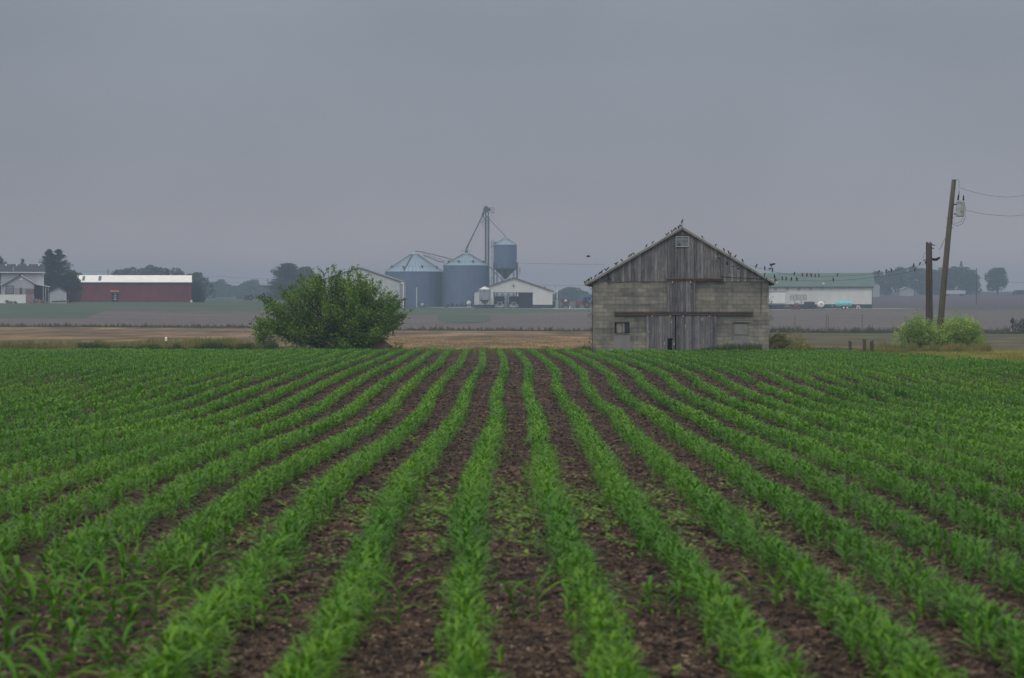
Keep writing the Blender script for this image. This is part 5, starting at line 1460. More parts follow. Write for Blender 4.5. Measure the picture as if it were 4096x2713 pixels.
# pole with transformer right of the bin
lp2 = Loc(c3(1895, 0)[0], 596); zq = lambda Y: lp2.z(c3(0, Y)[1]); xq = lambda X: lp2.x(c3(X, 0)[0])
up2 = thing('utility_pole', 'farm utility pole with small grey transformer right of the hopper bin', 'utility pole', lp2.o)
MB().tube((0, 0, 0), (0, 0, zq(655)), .15, .12, 8).build('pole', M_STEEL, up2)
MB().tube((xq(1918), -.2, zq(762)), (xq(1918), -.2, zq(712)), .27, .27, 12).build('transformer', M_TRANS, up2)
MB().tube((xq(1885), 0, zq(665)), (xq(1925), 0, zq(663)), .04, .04, 4).path([(xq(1918), -.2, zq(765)), (xq(1928), -.2, zq(775)), (xq(1915), -.1, zq(783)), (xq(1897), 0, zq(775))], .06, 5).tube((xq(1900), 0, zq(700)), (xq(1915), -.2, zq(705)), .03, .03, 4).build('crossarm', M_STEEL, up2)

# ---- generic gabled sheds
def gable_shed(name, label, cat, lc, x0, x1, xp, ze, zp, depth, wallm, roofm, base_h=None, opening=None, rz=0, oh=.35, group=None, back_open=None, trimm=None):
    t = thing(name, label, cat, lc.o, rz, group)
    th = .12; op = opening
    holes = [(op[0], op[1], -1, op[2])] if op else []
    def ghz(x): return ze + (zp - ze) * ((x - x0) / (xp - x0) if x < xp else (x1 - x) / (x1 - xp))
    w = MB()
    # front wall: piers beside the opening, then the gable above
    b0 = base_h or 0
    if op:
        w.box(x0, op[0], 0, th, b0, ze); w.box(op[1], x1, 0, th, b0, ze); w.box(op[0], op[1], 0, th, op[2], ze)
    else: w.box(x0, x1, 0, th, b0, ze)
    w.prism([(x0, ze), (x1, ze), (xp, zp)], 0, th)
    # rear wall
    if back_open:
        w.box(x0, back_open[0], depth - th, depth, b0, ze); w.box(back_open[1], x1, depth - th, depth, b0, ze)
    else: w.box(x0, x1, depth - th, depth, b0, ze)
    w.prism([(x0, ze), (x1, ze), (xp, zp)], depth - th, depth)
    w.box(x0, x0 + th, th, depth - th, b0, ze); w.box(x1 - th, x1, th, depth - th, b0, ze)
    w.build('wall', wallm, t)
    if base_h:
        w = MB(); e = .02
        segs = [(x0 - e, op[0]), (op[1], x1 + e)] if op else [(x0 - e, x1 + e)]
        for a_, b_ in segs: w.box(a_, b_, -e, th, -.8, b0 - .003)
        w.box(x0 - e, x0 + th, th, depth, -.8, b0 - .003); w.box(x1 - th, x1 + e, th, depth, -.8, b0 - .003)
        w.build('wainscot', M_FOREST, t)
    r_ = MB(); sl = (zp - ze) / (xp - x0)
    slab((x0 - oh, ze - oh * sl + .03), (xp, zp + .03), .12, -oh, depth + oh, r_); sr = (zp - ze) / (x1 - xp)
    r_.build('roof', roofm, t)
    r_ = MB(); slab((xp + .001, zp + .03), (x1 + oh, ze - oh * sr + .03), .12, -oh, depth + oh, r_); r_.build('roof', roofm, t)
    tm = trimm or M_BROWNT; r_ = MB()
    slab((x0 - oh, ze - oh * sl - .14), (xp, zp - .14), .16, -oh - .02, -oh + .04, r_); slab((xp, zp - .14), (x1 + oh, ze - oh * sr - .14), .16, -oh - .02, -oh + .04, r_)
    r_.build('barge_board', tm, t)
    return t
# open fronted shed
ls = Loc(c3(1851, 0)[0], 570); zs = lambda Y: ls.z(c3(0, Y)[1]); xs_ = lambda X: ls.x(c3(X, 0)[0])
op = (xs_(1643), xs_(2055), zs(978))
osd = gable_shed('machine_shed', 'white open fronted shed with two trucks inside, beside the silos', 'shed', ls, xs_(1440), xs_(2262), xs_(1858), zs(958), zs(820), 20, M_WHITE, mat_plain('shed_roof', (.20, .20, .21), .5, .1, 1), zs(1103), op, back_open=(xs_(1640) + .3, xs_(1905)))
MB().box(op[1] - 3.75, op[1] + .05, .2, .26, -.6, op[2] - .05).build('sliding_door', M_BLK, osd)
MB().box(op[0] - .1, op[1] + .1, -.05, -.005, op[2] - .02, op[2] + .12).build('door_track', M_BROWNT, osd)
MB().box(xs_(1876), xs_(1890), .3, .42, op[2] - .95, op[2] - .03).build('door_marker', M_REDP, osd)
MB().box(xs_(1890), xs_(1902), .3, .42, op[2] - .95, op[2] - .03).build('light_panel', M_WHITEP, osd)
mb = MB()
for z_ in (zs(900),): mb.tube((xs_(1853), -.2, z_ - .35), (xs_(1853), -.2, z_ + .1), .14, .2, 8); mb.path([(xs_(1852), -.02, z_ + .45), (xs_(1851), -.25, z_ + .4), (xs_(1853), -.25, z_ + .1)], .05, 5)
mb.build('wall_lamp', M_STEEL, osd)
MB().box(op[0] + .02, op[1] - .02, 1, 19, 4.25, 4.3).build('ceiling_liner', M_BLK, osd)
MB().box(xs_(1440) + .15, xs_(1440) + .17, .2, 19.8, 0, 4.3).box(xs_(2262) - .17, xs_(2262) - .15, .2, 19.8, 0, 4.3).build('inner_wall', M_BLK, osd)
c = Vector((xs_(2180), 1.5, zs(922))); MB().box(c.x - .3, c.x + .3, 1.2, 1.8, c.z - .2, c.z + .25).build('roof_vent', M_STEEL, osd)
# trucks inside
M_CHROME = mat_plain('chrome', (.62, .64, .66), .35, .1, 3, metal=.3)
def truck(label, px, d, s, tint):
    l = Loc(px, d); t = thing('truck', label, 'truck', l.o, 0, 'grain trucks in the open shed')
    w = 1.18
    MB().box(-w, w, 2.2, 8.5, 1.15, 3.05).box(-w - .04, w + .04, 2.15, 2.3, 1.15, 3.2).box(-w - .05, -w, 2.2, 8.5, 2.95, 3.1).box(w, w + .05, 2.2, 8.5, 2.95, 3.1).build('cargo_body', M_BLK, t)
    MB().prism([(-.95, 1.0), (.95, 1.0), (.95, 2.0), (.80, 2.62), (-.80, 2.62), (-.95, 2.0)], 1.0, 2.1).build('cab', mat_plain('truck_cab', tint, .4, .1), t)
    MB().box(-.72, .72, .97, .995, 1.95, 2.5).build('windscreen', M_BLK, t)
    MB().prism([(-.62, .75), (.62, .75), (.60, 1.62), (.45, 1.72), (-.45, 1.72), (-.60, 1.62)], -.4, .99).build('hood', M_REDP, t)
    g = MB()
    g.box(-.60, -.46, -.46, -.405, .8, 1.72).box(.46, .60, -.46, -.405, .8, 1.72).box(-.46, .46, -.46, -.405, 1.60, 1.72).box(-.46, .46, -.46, -.405, .78, .88)
    g.build('grille', M_CHROME, t)
    for s_ in (-1, 1):
        MB().prism([(s_ * .62, .55), (s_ * 1.15, .55), (s_ * 1.12, 1.05), (s_ * .9, 1.15), (s_ * .62, 1.1)] if s_ > 0 else [(s_ * 1.15, .55), (s_ * .62, .55), (s_ * .62, 1.1), (s_ * .9, 1.15), (s_ * 1.12, 1.05)], -.3, .7).build('fender', mat_plain('truck_fender', (.35, .36, .38), .4), t)
        MB().tube((s_ * .88, -.36, .92), (s_ * .88, -.30, .92), .12, .12, 12).build('headlight', M_CHROME, t)
        MB().tube((s_ * .75, .2, .48), (s_ * 1.08, .2, .48), .5, .5, 18).build('wheel', M_TYRE, t)
        MB().tube((s_ * .75, 6.8, .48), (s_ * 1.15, 6.8, .48), .5, .5, 18).build('wheel', M_TYRE, t)
        MB().tube((s_ * 1.0, .95, 1.9), (s_ * 1.4, .85, 1.9), .02, .02, 4).box(s_ * 1.4 - .07, s_ * 1.4 + .07, .83, .86, 1.7, 2.15).build('mirror', M_CHROME, t)
    MB().box(-1.15, 1.15, -.5, -.42, .42, .68).build('bumper', M_CHROME, t)
    MB().box(-.55, .55, .2, 8.2, .6, .8).build('chassis', M_TYRE, t)
    return t
truck('left grain truck with pale grille parked inside the open shed', c3(1708, 0)[0], 572.5, 1, (.12, .14, .18))
truck('right grain truck with pale grille and pinkish bumper inside the open shed', c3(1857, 0)[0], 572.5, 1, (.05, .06, .07))
# ---- small feed bin in front
lf = Loc(c3(1548, 0)[0], 566.5); zf = lambda Y: lf.z(c3(0, Y)[1]); xf = lambda X: lf.x(c3(X, 0)[0]); rf_ = 1.42
fb = thing('feed_bin', 'small shiny feed bin on four legs before the left end of the open shed', 'feed bin', lf.o)
MB().lathe([(rf_, zf(1052)), (rf_, zf(941))], 36).build('wall', mat_ribbed('bright_galvanised', (.36, .39, .43), .1, 2, .4, .2, .3), fb, True)
MB().lathe([(rf_ + .05, zf(942)), (.35, zf(913)), (0.01, zf(910))], 36).build('roof', mat_plain('bright_bin_roof', (.7, .72, .75), .35, .05, 1, metal=.2), fb)
MB().lathe([(.28, zf(1100)), (.3, zf(1095)), (rf_, zf(1052))], 36).build('hopper', mat_plain('bin_hopper', (.12, .115, .125), .6), fb, True)
for k in range(4):
    a = math.pi / 4 + k * math.pi / 2 + .25; p = Vector(((rf_ + .05) * math.cos(a), (rf_ + .05) * math.sin(a), 0)); MB().tube(p, p + Vector((0, 0, zf(1015))), .06, .06, 6).build('leg', M_STEEL, fb)
MB().box(rf_ + .05, rf_ + .1, -.2, .25, .6, zf(935)).box(rf_ + .12, rf_ + .17, -.2, .25, .6, zf(935)).build('ladder', M_STEEL, fb)
em = MB(); em.lathe([(.01, 0), (.26, .02), (.26, .03), (.01, .04)], 5, (0, 0, 0), Matrix.Translation((-.08, -rf_ - .02, zf(960))) @ Matrix.Rotation(R(90), 4, 'X')); em.build('emblem', M_REDP, fb)
# ---- big white shed at left of the silos
lw_ = Loc(c3(225, 0)[0], 556); zw = lambda Y: lw_.z(c3(0, Y)[1]); xw = lambda X: lw_.x(c3(X, 0)[0])
bs = gable_shed('machine_shed', 'large white gabled shed partly hidden by the big bush', 'shed', lw_, xw(-205), xw(655), xw(225), zw(856), zw(712), 30, mat_ribbed('pale_siding', (.50, .52, .52), .23, 0, .5, .15), mat_plain('shed_roof_dark', (.16, .16, .17), .5, .1, 1), zw(1048), None, oh=.25)
MB().box(xw(664), xw(672), .2, .3, -.5, zw(880)).box(xw(684), xw(697), .1, .3, -.5, zw(878)).box(xw(655) + .15, xw(700), .05, .25, zw(882), zw(866)).build('lean_to_post', M_WHITEP, bs)
MB().box(xw(657), xw(682), .4, 6, -.5, zw(884)).build('gap_shade', M_BLK, bs)  # black box standing in for the shade of the open lean-to gap
# white pole in front of the wide silo
lq_ = Loc(c3(833, 0)[0], 585); h_ = lq_.z(c3(0, 926)[1])
wp = thing('white_pole', 'plain white pole standing before the widest silo', 'pole', lq_.o); MB().tube((0, 0, -.2), (0, 0, h_), .13, .11, 10).build('pole', M_WHITEP, wp); MB().tube((0, 0, h_), (0, 0, h_ + .1), .15, .13, 10).build('cap', M_WHITEP, wp)

def wheel(name, c, r, w, parent, hub=None, axis='x'):
    d_ = Vector((w / 2, 0, 0)) if axis == 'x' else Vector((0, w / 2, 0))
    o = MB().tube(Vector(c) - d_, Vector(c) + d_, r, r, 20).build(name, M_TYRE, parent)
    if hub: MB().tube(Vector(c) - d_ * 1.08, Vector(c) + d_ * 1.08, r * .58, r * .58, 14).build('rim', hub, o)
    return o
# planter parked before the taller silo
lpn = Loc(c3(1275, 0)[0], 584)
pl = thing('planter', 'dark green folded field planter parked before the taller silo', 'planter', lpn.o)
mb = MB(); mb.box(-3.2, 2.4, -.1, .15, .55, .75)
for k in range(9): mb.prism([(-3.1 + k * .62, .35), (-2.72 + k * .62, .35), (-2.62 + k * .62, .62), (-3.2 + k * .62, .62)], -.45, .1)
mb.build('frame', M_FOREST, pl)
for k in range(0, 9, 2): MB().lathe([(.01, .62), (.26, .63), (.28, .95 + .1 * (k % 4)), (.15, 1.05 + .1 * (k % 4)), (.01, 1.07 + .1 * (k % 4))], 10, (-2.9 + k * .62, -.1, 0)).build('seed_box', M_FOREST, pl)
wheel('wheel', (-3.3, -.3, .38), .38, .25, pl, M_STEEL, 'y'); wheel('wheel', (2.5, -.3, .38), .38, .25, pl, M_STEEL, 'y')
lat = Loc(c3(1383, 0)[0], 583)
ta = thing('tank_trailer', 'small white tank on a reddish trailer left of the open shed', 'tank trailer', lat.o)
MB().lathe([(.01, .75), (.45, .8), (.62, 1.1), (.62, 1.5), (.4, 1.8), (.12, 1.9), (.12, 2.0)], 16).build('tank', mat_plain('white_plastic', (.62, .64, .64), .5, .1), ta, True)
MB().box(-1.1, .8, -.4, .4, .45, .65).tube((-1.1, 0, .5), (-1.9, 0, .45), .06, .06, 6).build('frame', M_REDP, ta); wheel('wheel', (-.3, -.5, .36), .36, .2, ta, M_WHITEP, 'y'); wheel('wheel', (.4, -.5, .36), .36, .2, ta, M_WHITEP, 'y')
lk = Loc(c3(900, 0)[0], 590); fan = thing('drying_fan', 'low pale drying fan box at the foot of the widest silo', 'fan', lk.o)
MB().box(-.4, .5, -.3, 1.5, 0, 1.0).build('duct', M_STEEL, fan); MB().tube((-.2, -.5, .9), (-.2, -.3, .9), .42, .42, 14).build('fan_ring', M_CHROME, fan)
# yard light and things right of the open shed (region crop: 1830,1100 at 4.154)
def cr(X, Y): return 1830 + X / 4.154, 1100 + Y / 4.154
ll = Loc(cr(1655, 0)[0], 575); zz = lambda Y: ll.z(cr(0, Y)[1]); xx = lambda X: ll.x(cr(X, 0)[0])
yl = thing('yard_light', 'white yard light pole with a curved arm right of the open shed', 'yard light', ll.o)
MB().tube((0, 0, -.2), (0, 0, zz(230)), .12, .10, 8).build('pole', M_WHITEP, yl); MB().path([(0, 0, zz(232)), (-.25, 0, zz(210)), (-.7, 0, zz(185))], [.05, .05, .09], 6).build('lamp_arm', M_STEEL, yl)
lwg = Loc(cr(1797, 0)[0], 590); wg = thing('grain_wagon', 'small dark red gravity wagon seen end on right of the open shed', 'wagon', lwg.o)
MB().prism([(-.55, .9), (.55, .9), (1.25, 1.7), (1.25, 2.55), (-1.25, 2.55), (-1.25, 1.7)], 0, 3).build('box', mat_plain('wagon_red', (.11, .04, .045), .6, .2), wg)
MB().box(-.35, .35, -.02, .0, 1.9, 2.35).build('end_panel', M_WHITEP, wg); MB().box(-.7, .7, .2, 2.8, .55, .85).build('chassis', M_TYRE, wg)
for s_ in (-1, 1): wheel('wheel', (s_ * .85, .5, .4), .4, .28, wg, M_REDP); wheel('wheel', (s_ * .85, 2.5, .4), .4, .28, wg, M_REDP)
lcb = Loc(cr(2140, 0)[0], 592); cb = thing('red_tractor', 'red tractor with implement parked just left of the old barn', 'tractor', lcb.o)
MB().prism([(-2.9, .8), (-1.0, .8), (-1.0, 1.9), (-2.7, 1.8), (-2.95, 1.6)], -.45, .45).build('hood', M_REDP, cb)
MB().box(-1.0, .5, -.7, .7, 1.0, 1.9).prism([(-.9, 1.9), (.4, 1.9), (.3, 2.9), (-.7, 2.9)], -.65, .65).build('cab', M_BLK, cb)
MB().box(-.9, .5, -.75, .75, 2.9, 3.05).build('cab_roof', M_REDP, cb); MB().tube((-1.7, .2, 1.8), (-1.7, .2, 2.9), .06, .06, 6).build('exhaust', M_TYRE, cb)
wheel('wheel', (.1, -1.0, .85), .85, .5, cb, M_REDP, 'y'); wheel('wheel', (-2.4, -.9, .55), .55, .35, cb, M_REDP, 'y'); wheel('wheel', (.1, 1.0, .85), .85, .5, cb, M_REDP, 'y')
MB().box(.6, 3.2, -.9, .9, .5, .7).box(1.2, 1.35, -.9, .9, .7, 1.8).box(2.6, 2.75, -.9, .9, .7, 1.5).tube((1.2, 0, 1.8), (2.7, 0, 1.5), .06, .06, 5).build('implement', M_REDP, cb)
lpst = Loc(cr(1700, 0)[0], 576); ps = thing('wooden_post', 'short dark post just right of the white yard light', 'post', lpst.o); MB().tube((0, 0, -.1), (0, 0, 1.65), .13, .12, 8).build('post', M_POLE2, ps); MB().tube((0, 0, 1.65), (0, 0, 1.7), .15, .15, 8).build('cap', M_STEEL, ps)
lhy = Loc(cr(1862, 0)[0], 566); hy = thing('hydrant', 'tiny white post by the lane right of the open shed', 'post', lhy.o); MB().tube((0, 0, -.1), (0, 0, .75), .12, .10, 8).build('post', M_WHITEP, hy); MB().tube((0, 0, .6), (.25, 0, .7), .04, .04, 6).build('spout', M_WHITEP, hy)
lj = Loc(cr(1600, 0)[0], 575); jk = thing('scrap_pile', 'dark farm junk leaning by the right wall of the open shed', 'farm junk', lj.o)
MB().prism([(-.35, 0), (.3, 0), (.35, 1.9), (.0, 2.1), (-.3, 1.8)], .0, .9).build('crate', M_FOREST, jk); MB().tube((.5, -.2, .0), (.6, -.2, 1.6), .05, .05, 5).box(-.4, 1.1, -.3, -.2, 0, .2).build('rails', M_WHITEP, jk)

# ---- green roofed shed on the right (region crop 3050,1080 at 4.305)
def cg(X, Y): return 3050 + X / 4.305, 1080 + Y / 4.305
GD = 500.0; lg_ = Loc(cg(1000, 0)[0], GD); zg = lambda Y: lg_.z(cg(0, Y)[1]); xg = lambda X: lg_.x(cg(X, 0)[0])
gs = thing('machine_shed', 'long white shed with a green roof between the barn and the poles', 'shed', lg_.o, R(-8.0))
xl, xr = xg(-760), xg(1873); ze_, zr = zg(288), zg(54); dep = 16.0
w = MB().box(xl, xr, 0, .15, zg(592), ze_).box(xl, xl + .15, .15, dep, zg(592), ze_).box(xr - .15, xr, .15, dep, zg(592), ze_).box(xl, xr, dep - .15, dep, zg(592), ze_)
for x_ in (xl, xr - .15): w.add([(x_, 0, ze_), (x_ + .15, 0, ze_), (x_, dep, ze_), (x_ + .15, dep, ze_), (x_, dep / 2, zr - .2), (x_ + .15, dep / 2, zr - .2)], [(0, 2, 4), (1, 5, 3), (0, 4, 5, 1), (2, 3, 5, 4)])
w.build('wall', M_WHITE, gs)
MB().box(xl - .02, xr + .02, -.03, .12, -.8, zg(592) - .004).box(xr - .1, xr + .02, .12, dep, -.8, zg(592) - .004).build('wainscot', M_FOREST, gs)
MB().box(xr - .01, xr + .13, -.06, .13, zg(592), ze_ - .02).build('corner_trim', M_FOREST, gs)
r_ = MB(); xo0, xo1 = xl - .4, xg(1915)
r_.add([(xo0, -.5, ze_ - .12), (xo1, -.5, ze_ - .12), (xo1, dep / 2, zr), (xo0, dep / 2, zr), (xo0, -.5, ze_ - .02), (xo1, -.5, ze_ - .02), (xo1, dep / 2, zr + .1), (xo0, dep / 2, zr + .1)], [(0, 3, 2, 1), (4, 5, 6, 7), (0, 1, 5, 4), (1, 2, 6, 5), (0, 4, 7, 3)])
r_.build('roof', M_GROOFG, gs)
r_ = MB(); r_.add([(xo0, dep + .5, ze_ - .12), (xo1, dep + .5, ze_ - .12), (xo1, dep / 2 + .01, zr), (xo0, dep / 2 + .01, zr), (xo0, dep + .5, ze_ - .02), (xo1, dep + .5, ze_ - .02), (xo1, dep / 2 + .01, zr + .1), (xo0, dep / 2 + .01, zr + .1)], [(0, 1, 2, 3), (4, 7, 6, 5), (0, 4, 5, 1), (1, 5, 6, 2), (0, 3, 7, 4)])
r_.build('roof', M_GROOFG, gs)
MB().box(xo0, xo1, -.56, -.505, ze_ - .2, ze_ - .01).build('fascia', M_FOREST, gs)
M_WIN = mat_plain('dull_yellow_pane', (.42, .38, .28), .4, .1)
for X0, X1 in ((195, 255), (397, 460), (598, 660), (800, 862)):
    f_ = MB().box(xg(X0) - .06, xg(X1) + .06, -.03, -.003, zg(362), zg(300)).build('window', M_WHITEP, gs); MB().box(xg(X0), xg(X1), -.05, -.031, zg(358), zg(305)).build('pane', M_WIN, f_)
sdn = MB().box(xg(30), xg(400), -.14, -.06, zg(575), zg(386)).build('sliding_door', M_WHITEP, gs); MB().box(xg(-20), xg(402), -.18, -.04, zg(384), zg(374)).build('door_track', M_STEEL, sdn)
mb = MB().tube((xg(1052), .8, zg(300)), (xg(1052), .8, zg(232)), .2, .2, 8); mb.lathe([(.3, zg(236)), (.22, zg(222)), (0.01, zg(218))], 10, (xg(1048), .8, 0)); mb.build('chimney', M_WHITEP, gs)
MB().tube((xg(1035), -.2, zg(350)), (xg(1040), -.6, zg(285)), .05, .05, 5).build('vent_pipe', M_STEEL, gs)
MB().tube((xg(1805), -.3 + 4.5, zg(140)), (xg(1805), -.45, zg(285)), .04, .04, 5).build('roof_cable', M_STEEL, gs)
MB().tube((xg(968), dep / 2, zr), (xg(965), dep / 2, zr + 1.2), .03, .02, 4).build('antenna', M_STEEL, gs)
# things before the green roofed shed
def at_g(X, d=GD - 5): return Loc(cg(X, 0)[0], d)
l = at_g(1400, 494); tk = thing('tank_trailer', 'pale turquoise liquid tank trailer before the green roofed shed', 'tank trailer', l.o)
M_CYAN = mat_plain('turquoise_plastic', (.22, .60, .62), .45, .06, 2)
zc = l.z(cg(0, 584)[1]); r_t = .64
mb = MB(); mb.add([], []); Mx = Matrix.Translation((0, 0, zc)) @ Matrix.Rotation(R(90), 4, 'Y')
mb.lathe([(.01, -1.78), (.45, -1.76), (.6, -1.66), (r_t, -1.5), (r_t, 1.5), (.6, 1.66), (.45, 1.76), (.01, 1.78)], 24, (0, 0, 0), Mx); tko = mb.build('tank', M_CYAN, tk, True)
mb = MB()
for s in (-1.05, -.35, .35, 1.05): mb.lathe([(r_t + .01, s - .04), (r_t + .03, s), (r_t + .01, s + .04)], 24, (0, 0, 0), Mx)
mb.build('strap', mat_plain('darker_turquoise', (.14, .42, .45), .5), tko)
MB().lathe([(.22, r_t - .05), (.22, r_t + .1), (.01, r_t + .12)], 12, (.25, 0, zc)).build('lid', M_CYAN, tko)
MB().box(-1.9, 1.9, -.35, .35, zc - r_t - .16, zc - r_t - .02).tube((1.9, 0, zc - r_t - .1), (2.5, 0, .35), .06, .06, 6).build('frame', M_STEEL, tk)
for x_ in (-.12, .72): wheel('wheel', (x_, -.55, .36), .36, .26, tk, M_WHITEP, 'y'); wheel('wheel', (x_, .55, .36), .36, .26, tk, M_WHITEP, 'y')
l = at_g(998, 495); wt = thing('nurse_tank', 'white round ended tank with an orange dot before the green roofed shed', 'tank', l.o)
mb = MB(); Mx = Matrix.Translation((0, 0, .95)) @ Matrix.Rotation(R(78), 4, 'X')
mb.lathe([(.01, -1.5), (.5, -1.42), (.72, -1.2), (.75, -1.0), (.75, 1.0), (.72, 1.2), (.5, 1.42), (.01, 1.5)], 24, (0, 0, 0), Mx); wo_ = mb.build('tank', M_WHITEP, wt, True)
MB().lathe([(.01, 1.53), (.26, 1.50), (.26, 1.46)], 16, (0, 0, 0), Mx).build('orange_dot', mat_plain('orange_paint', (.75, .17, .03), .5), wo_)
MB().box(-.7, .7, -1.2, 1.2, .12, .3).tube((.4, .4, 1.6), (.95, .3, 1.75), .07, .07, 6).build('frame', M_STEEL, wt)
for s_ in (-1, 1): wheel('wheel', (s_ * .7, .3, .3), .3, .2, wt, M_WHITEP)
l = at_g(806, 496); gw = thing('grain_wagon', 'dark boxy wagon between the livestock rack and the white tank', 'wagon', l.o)
MB().prism([(-1.15, .8), (1.1, .8), (1.15, 1.75), (-1.1, 1.75)], -.9, .9).box(-1.05, 1.1, -.95, -.9, 1.2, 1.78).box(-1.2, -.95, -.2, .2, .5, 1.3).build('box', mat_plain('wagon_dark', (.05, .05, .07), .7, .3, 2), gw)
MB().box(-1.1, 1.1, -.5, .5, .5, .78).build('chassis', M_TYRE, gw)
for x_ in (-.8, .8): wheel('wheel', (x_, -.7, .4), .4, .28, gw, M_REDP, 'y'); wheel('wheel', (x_, .7, .4), .4, .28, gw, M_REDP, 'y')
l = at_g(617, 497); za_, zb_ = l.z(cg(0, 430)[1]), l.z(cg(0, 518)[1]); hr = thing('rack', 'dark slatted rack raised on posts before the green roofed shed', 'rack', l.o)
mb = MB(); X0_, X1_ = -1.85, 1.85
for k in range(6): z_ = zb_ + (za_ - zb_) * k / 5; mb.box(X0_, X1_, -.03, .03, z_ - .035, z_ + .035)
for k in range(6): x_ = X0_ + (X1_ - X0_) * k / 5; mb.box(x_ - .04, x_ + .04, -.06, -.03, zb_, za_)
mb.build('slats', M_BLK, hr); MB().box(.6, .75, .05, .15, -.1, zb_).box(-.9, -.78, .05, .15, -.1, zb_).build('posts', M_BROWNT, hr)
l = at_g(590, 494); tr_ = thing('tractor', 'small dull red tractor under the slatted rack', 'tractor', l.o)
MB().box(-.55, .55, -.4, .4, .6, 1.15).box(-.35, .5, -.45, .45, 1.15, 1.5).build('body', mat_plain('dull_red', (.22, .11, .10), .7, .2), tr_)
wheel('wheel', (.35, -.6, .5), .5, .3, tr_, M_REDP, 'y'); wheel('wheel', (-.55, -.5, .33), .33, .2, tr_, M_REDP, 'y'); MB().tube((-.3, 0, 1.15), (-.3, 0, 1.7), .04, .04, 5).build('exhaust', M_TYRE, tr_)
l = at_g(450, 495); im = thing('field_implement', 'low dull red implement left of the small tractor', 'implement', l.o)
MB().box(-1.2, 1.0, -.3, .3, .6, .75).prism([(-.9, .75), (.3, .75), (.1, 1.2), (-.7, 1.15)], -.3, .3).build('frame', mat_plain('faded_red', (.20, .10, .10), .8, .3, 3), im)
for x_ in (-.9, -.3, .4): MB().tube((x_, -.4, .7), (x_ + .1, -.4, .1), .04, .03, 4).build('tine', M_STEEL, im)
wheel('wheel', (.8, -.4, .32), .32, .2, im, M_REDP, 'y')
l = at_g(1645, 495); cw = thing('cart', 'small pale two wheeled cart at the right end of the green roofed shed', 'cart', l.o)
MB().prism([(-.3, .45), (.3, .45), (.4, .8), (-.4, .8)], -.4, .4).build('box', M_CHROME, cw)
for s_ in (-.32, .32): wheel('wheel', (s_, -.45, .27), .27, .16, cw, M_WHITEP, 'y')
MB().tube((.3, 0, .5), (.9, 0, .3), .03, .03, 4).build('drawbar', M_STEEL, cw)
l = at_g(1200, 496); sm_ = thing('hitch_cart', 'tiny white capped trailer hitch left of the turquoise tank', 'hitch', l.o)
MB().tube((-.4, 0, .22), (.9, 0, .25), .05, .05, 5).tube((0, 0, .1), (0, 0, .7), .04, .04, 5).build('frame', M_STEEL, sm_); MB().lathe([(.01, .68), (.12, .7), (.12, .85), (.01, .88)], 10).build('cap', M_WHITEP, sm_)

# ---- red shed
RD = 500.0; pa0, _ = c1(738, 0); pa1, _ = c1(2013, 0); lr = Loc((pa0 + pa1) / 2, RD); zr_ = lambda Y: lr.z(c1(0, Y)[1]); xr_ = lambda X: lr.x(c1(X, 0)[0])
rs_ = thing('red_shed', 'long dark red shed with a bright white roof at the left', 'shed', lr.o, R(8.6)); x0, x1 = xr_(739), xr_(2008); ze_, zt_ = zr_(470), zr_(399); dep = 12.0
dx0, dx1, dzt = xr_(1180), xr_(1244), zr_(577)
w = MB().box(x0, dx0, 0, .15, -.9, ze_).box(dx1, x1, 0, .15, -.9, ze_).box(dx0, dx1, 0, .15, dzt, ze_).box(x0, x0 + .15, .15, dep, -.9, ze_).box(x1 - .15, x1, .15, dep, -.9, ze_).box(x0, x1, dep - .15, dep, -.9, ze_)
for x_ in (x0, x1 - .15): w.add([(x_, 0, ze_), (x_ + .15, 0, ze_), (x_, dep, ze_), (x_ + .15, dep, ze_), (x_, dep / 2, zt_ - .1), (x_ + .15, dep / 2, zt_ - .1)], [(0, 2, 4), (1, 5, 3), (0, 4, 5, 1), (2, 3, 5, 4)])
w.build('wall', M_RED, rs_)
for sgn in (0, 1):
    yA, yB = (-.35, dep / 2) if not sgn else (dep + .35, dep / 2 + .01)
    zz_ = [(x0 - .12, yA, ze_ - .06), (x1 + .12, yA, ze_ - .06), (x1 + .12, yB, zt_), (x0 - .12, yB, zt_)]; vs = zz_ + [(a_, b_, c_ + .08) for a_, b_, c_ in zz_]
    ro_ = MB().add(vs, [(0, 3, 2, 1), (4, 5, 6, 7), (0, 1, 5, 4), (1, 2, 6, 5), (2, 3, 7, 6), (3, 0, 4, 7)]).build('roof', M_WROOF, rs_)
    if not sgn:
        for X0, X1 in ((870, 897), (1038, 1068)):
            fa, fb_ = .18, .86; def_ = lambda f: (yA + (yB - yA) * f, ze_ - .06 + (zt_ - ze_ + .06) * f + .085)
            (ya_, za2), (yb_, zb2) = def_(fa), def_(fb_)
            MB().add([(xr_(X0), ya_, za2), (xr_(X1), ya_, za2), (xr_(X1), yb_, zb2), (xr_(X0), yb_, zb2)], [(0, 1, 2, 3)]).build('skylight', M_STEEL, ro_)
MB().box(x0 - .12, x1 + .12, -.42, -.355, ze_ - .12, ze_ + .02).build('gutter', M_WHITEP, rs_)
MB().box(dx0 - .15, dx1 + .15, .5, .6, -.9, dzt + .3).box(dx0 - .3, dx0 - .2, .16, .6, -.9, dzt + .3).box(dx1 + .2, dx1 + .3, .16, .6, -.9, dzt + .3).build('doorway', M_BLK, rs_)
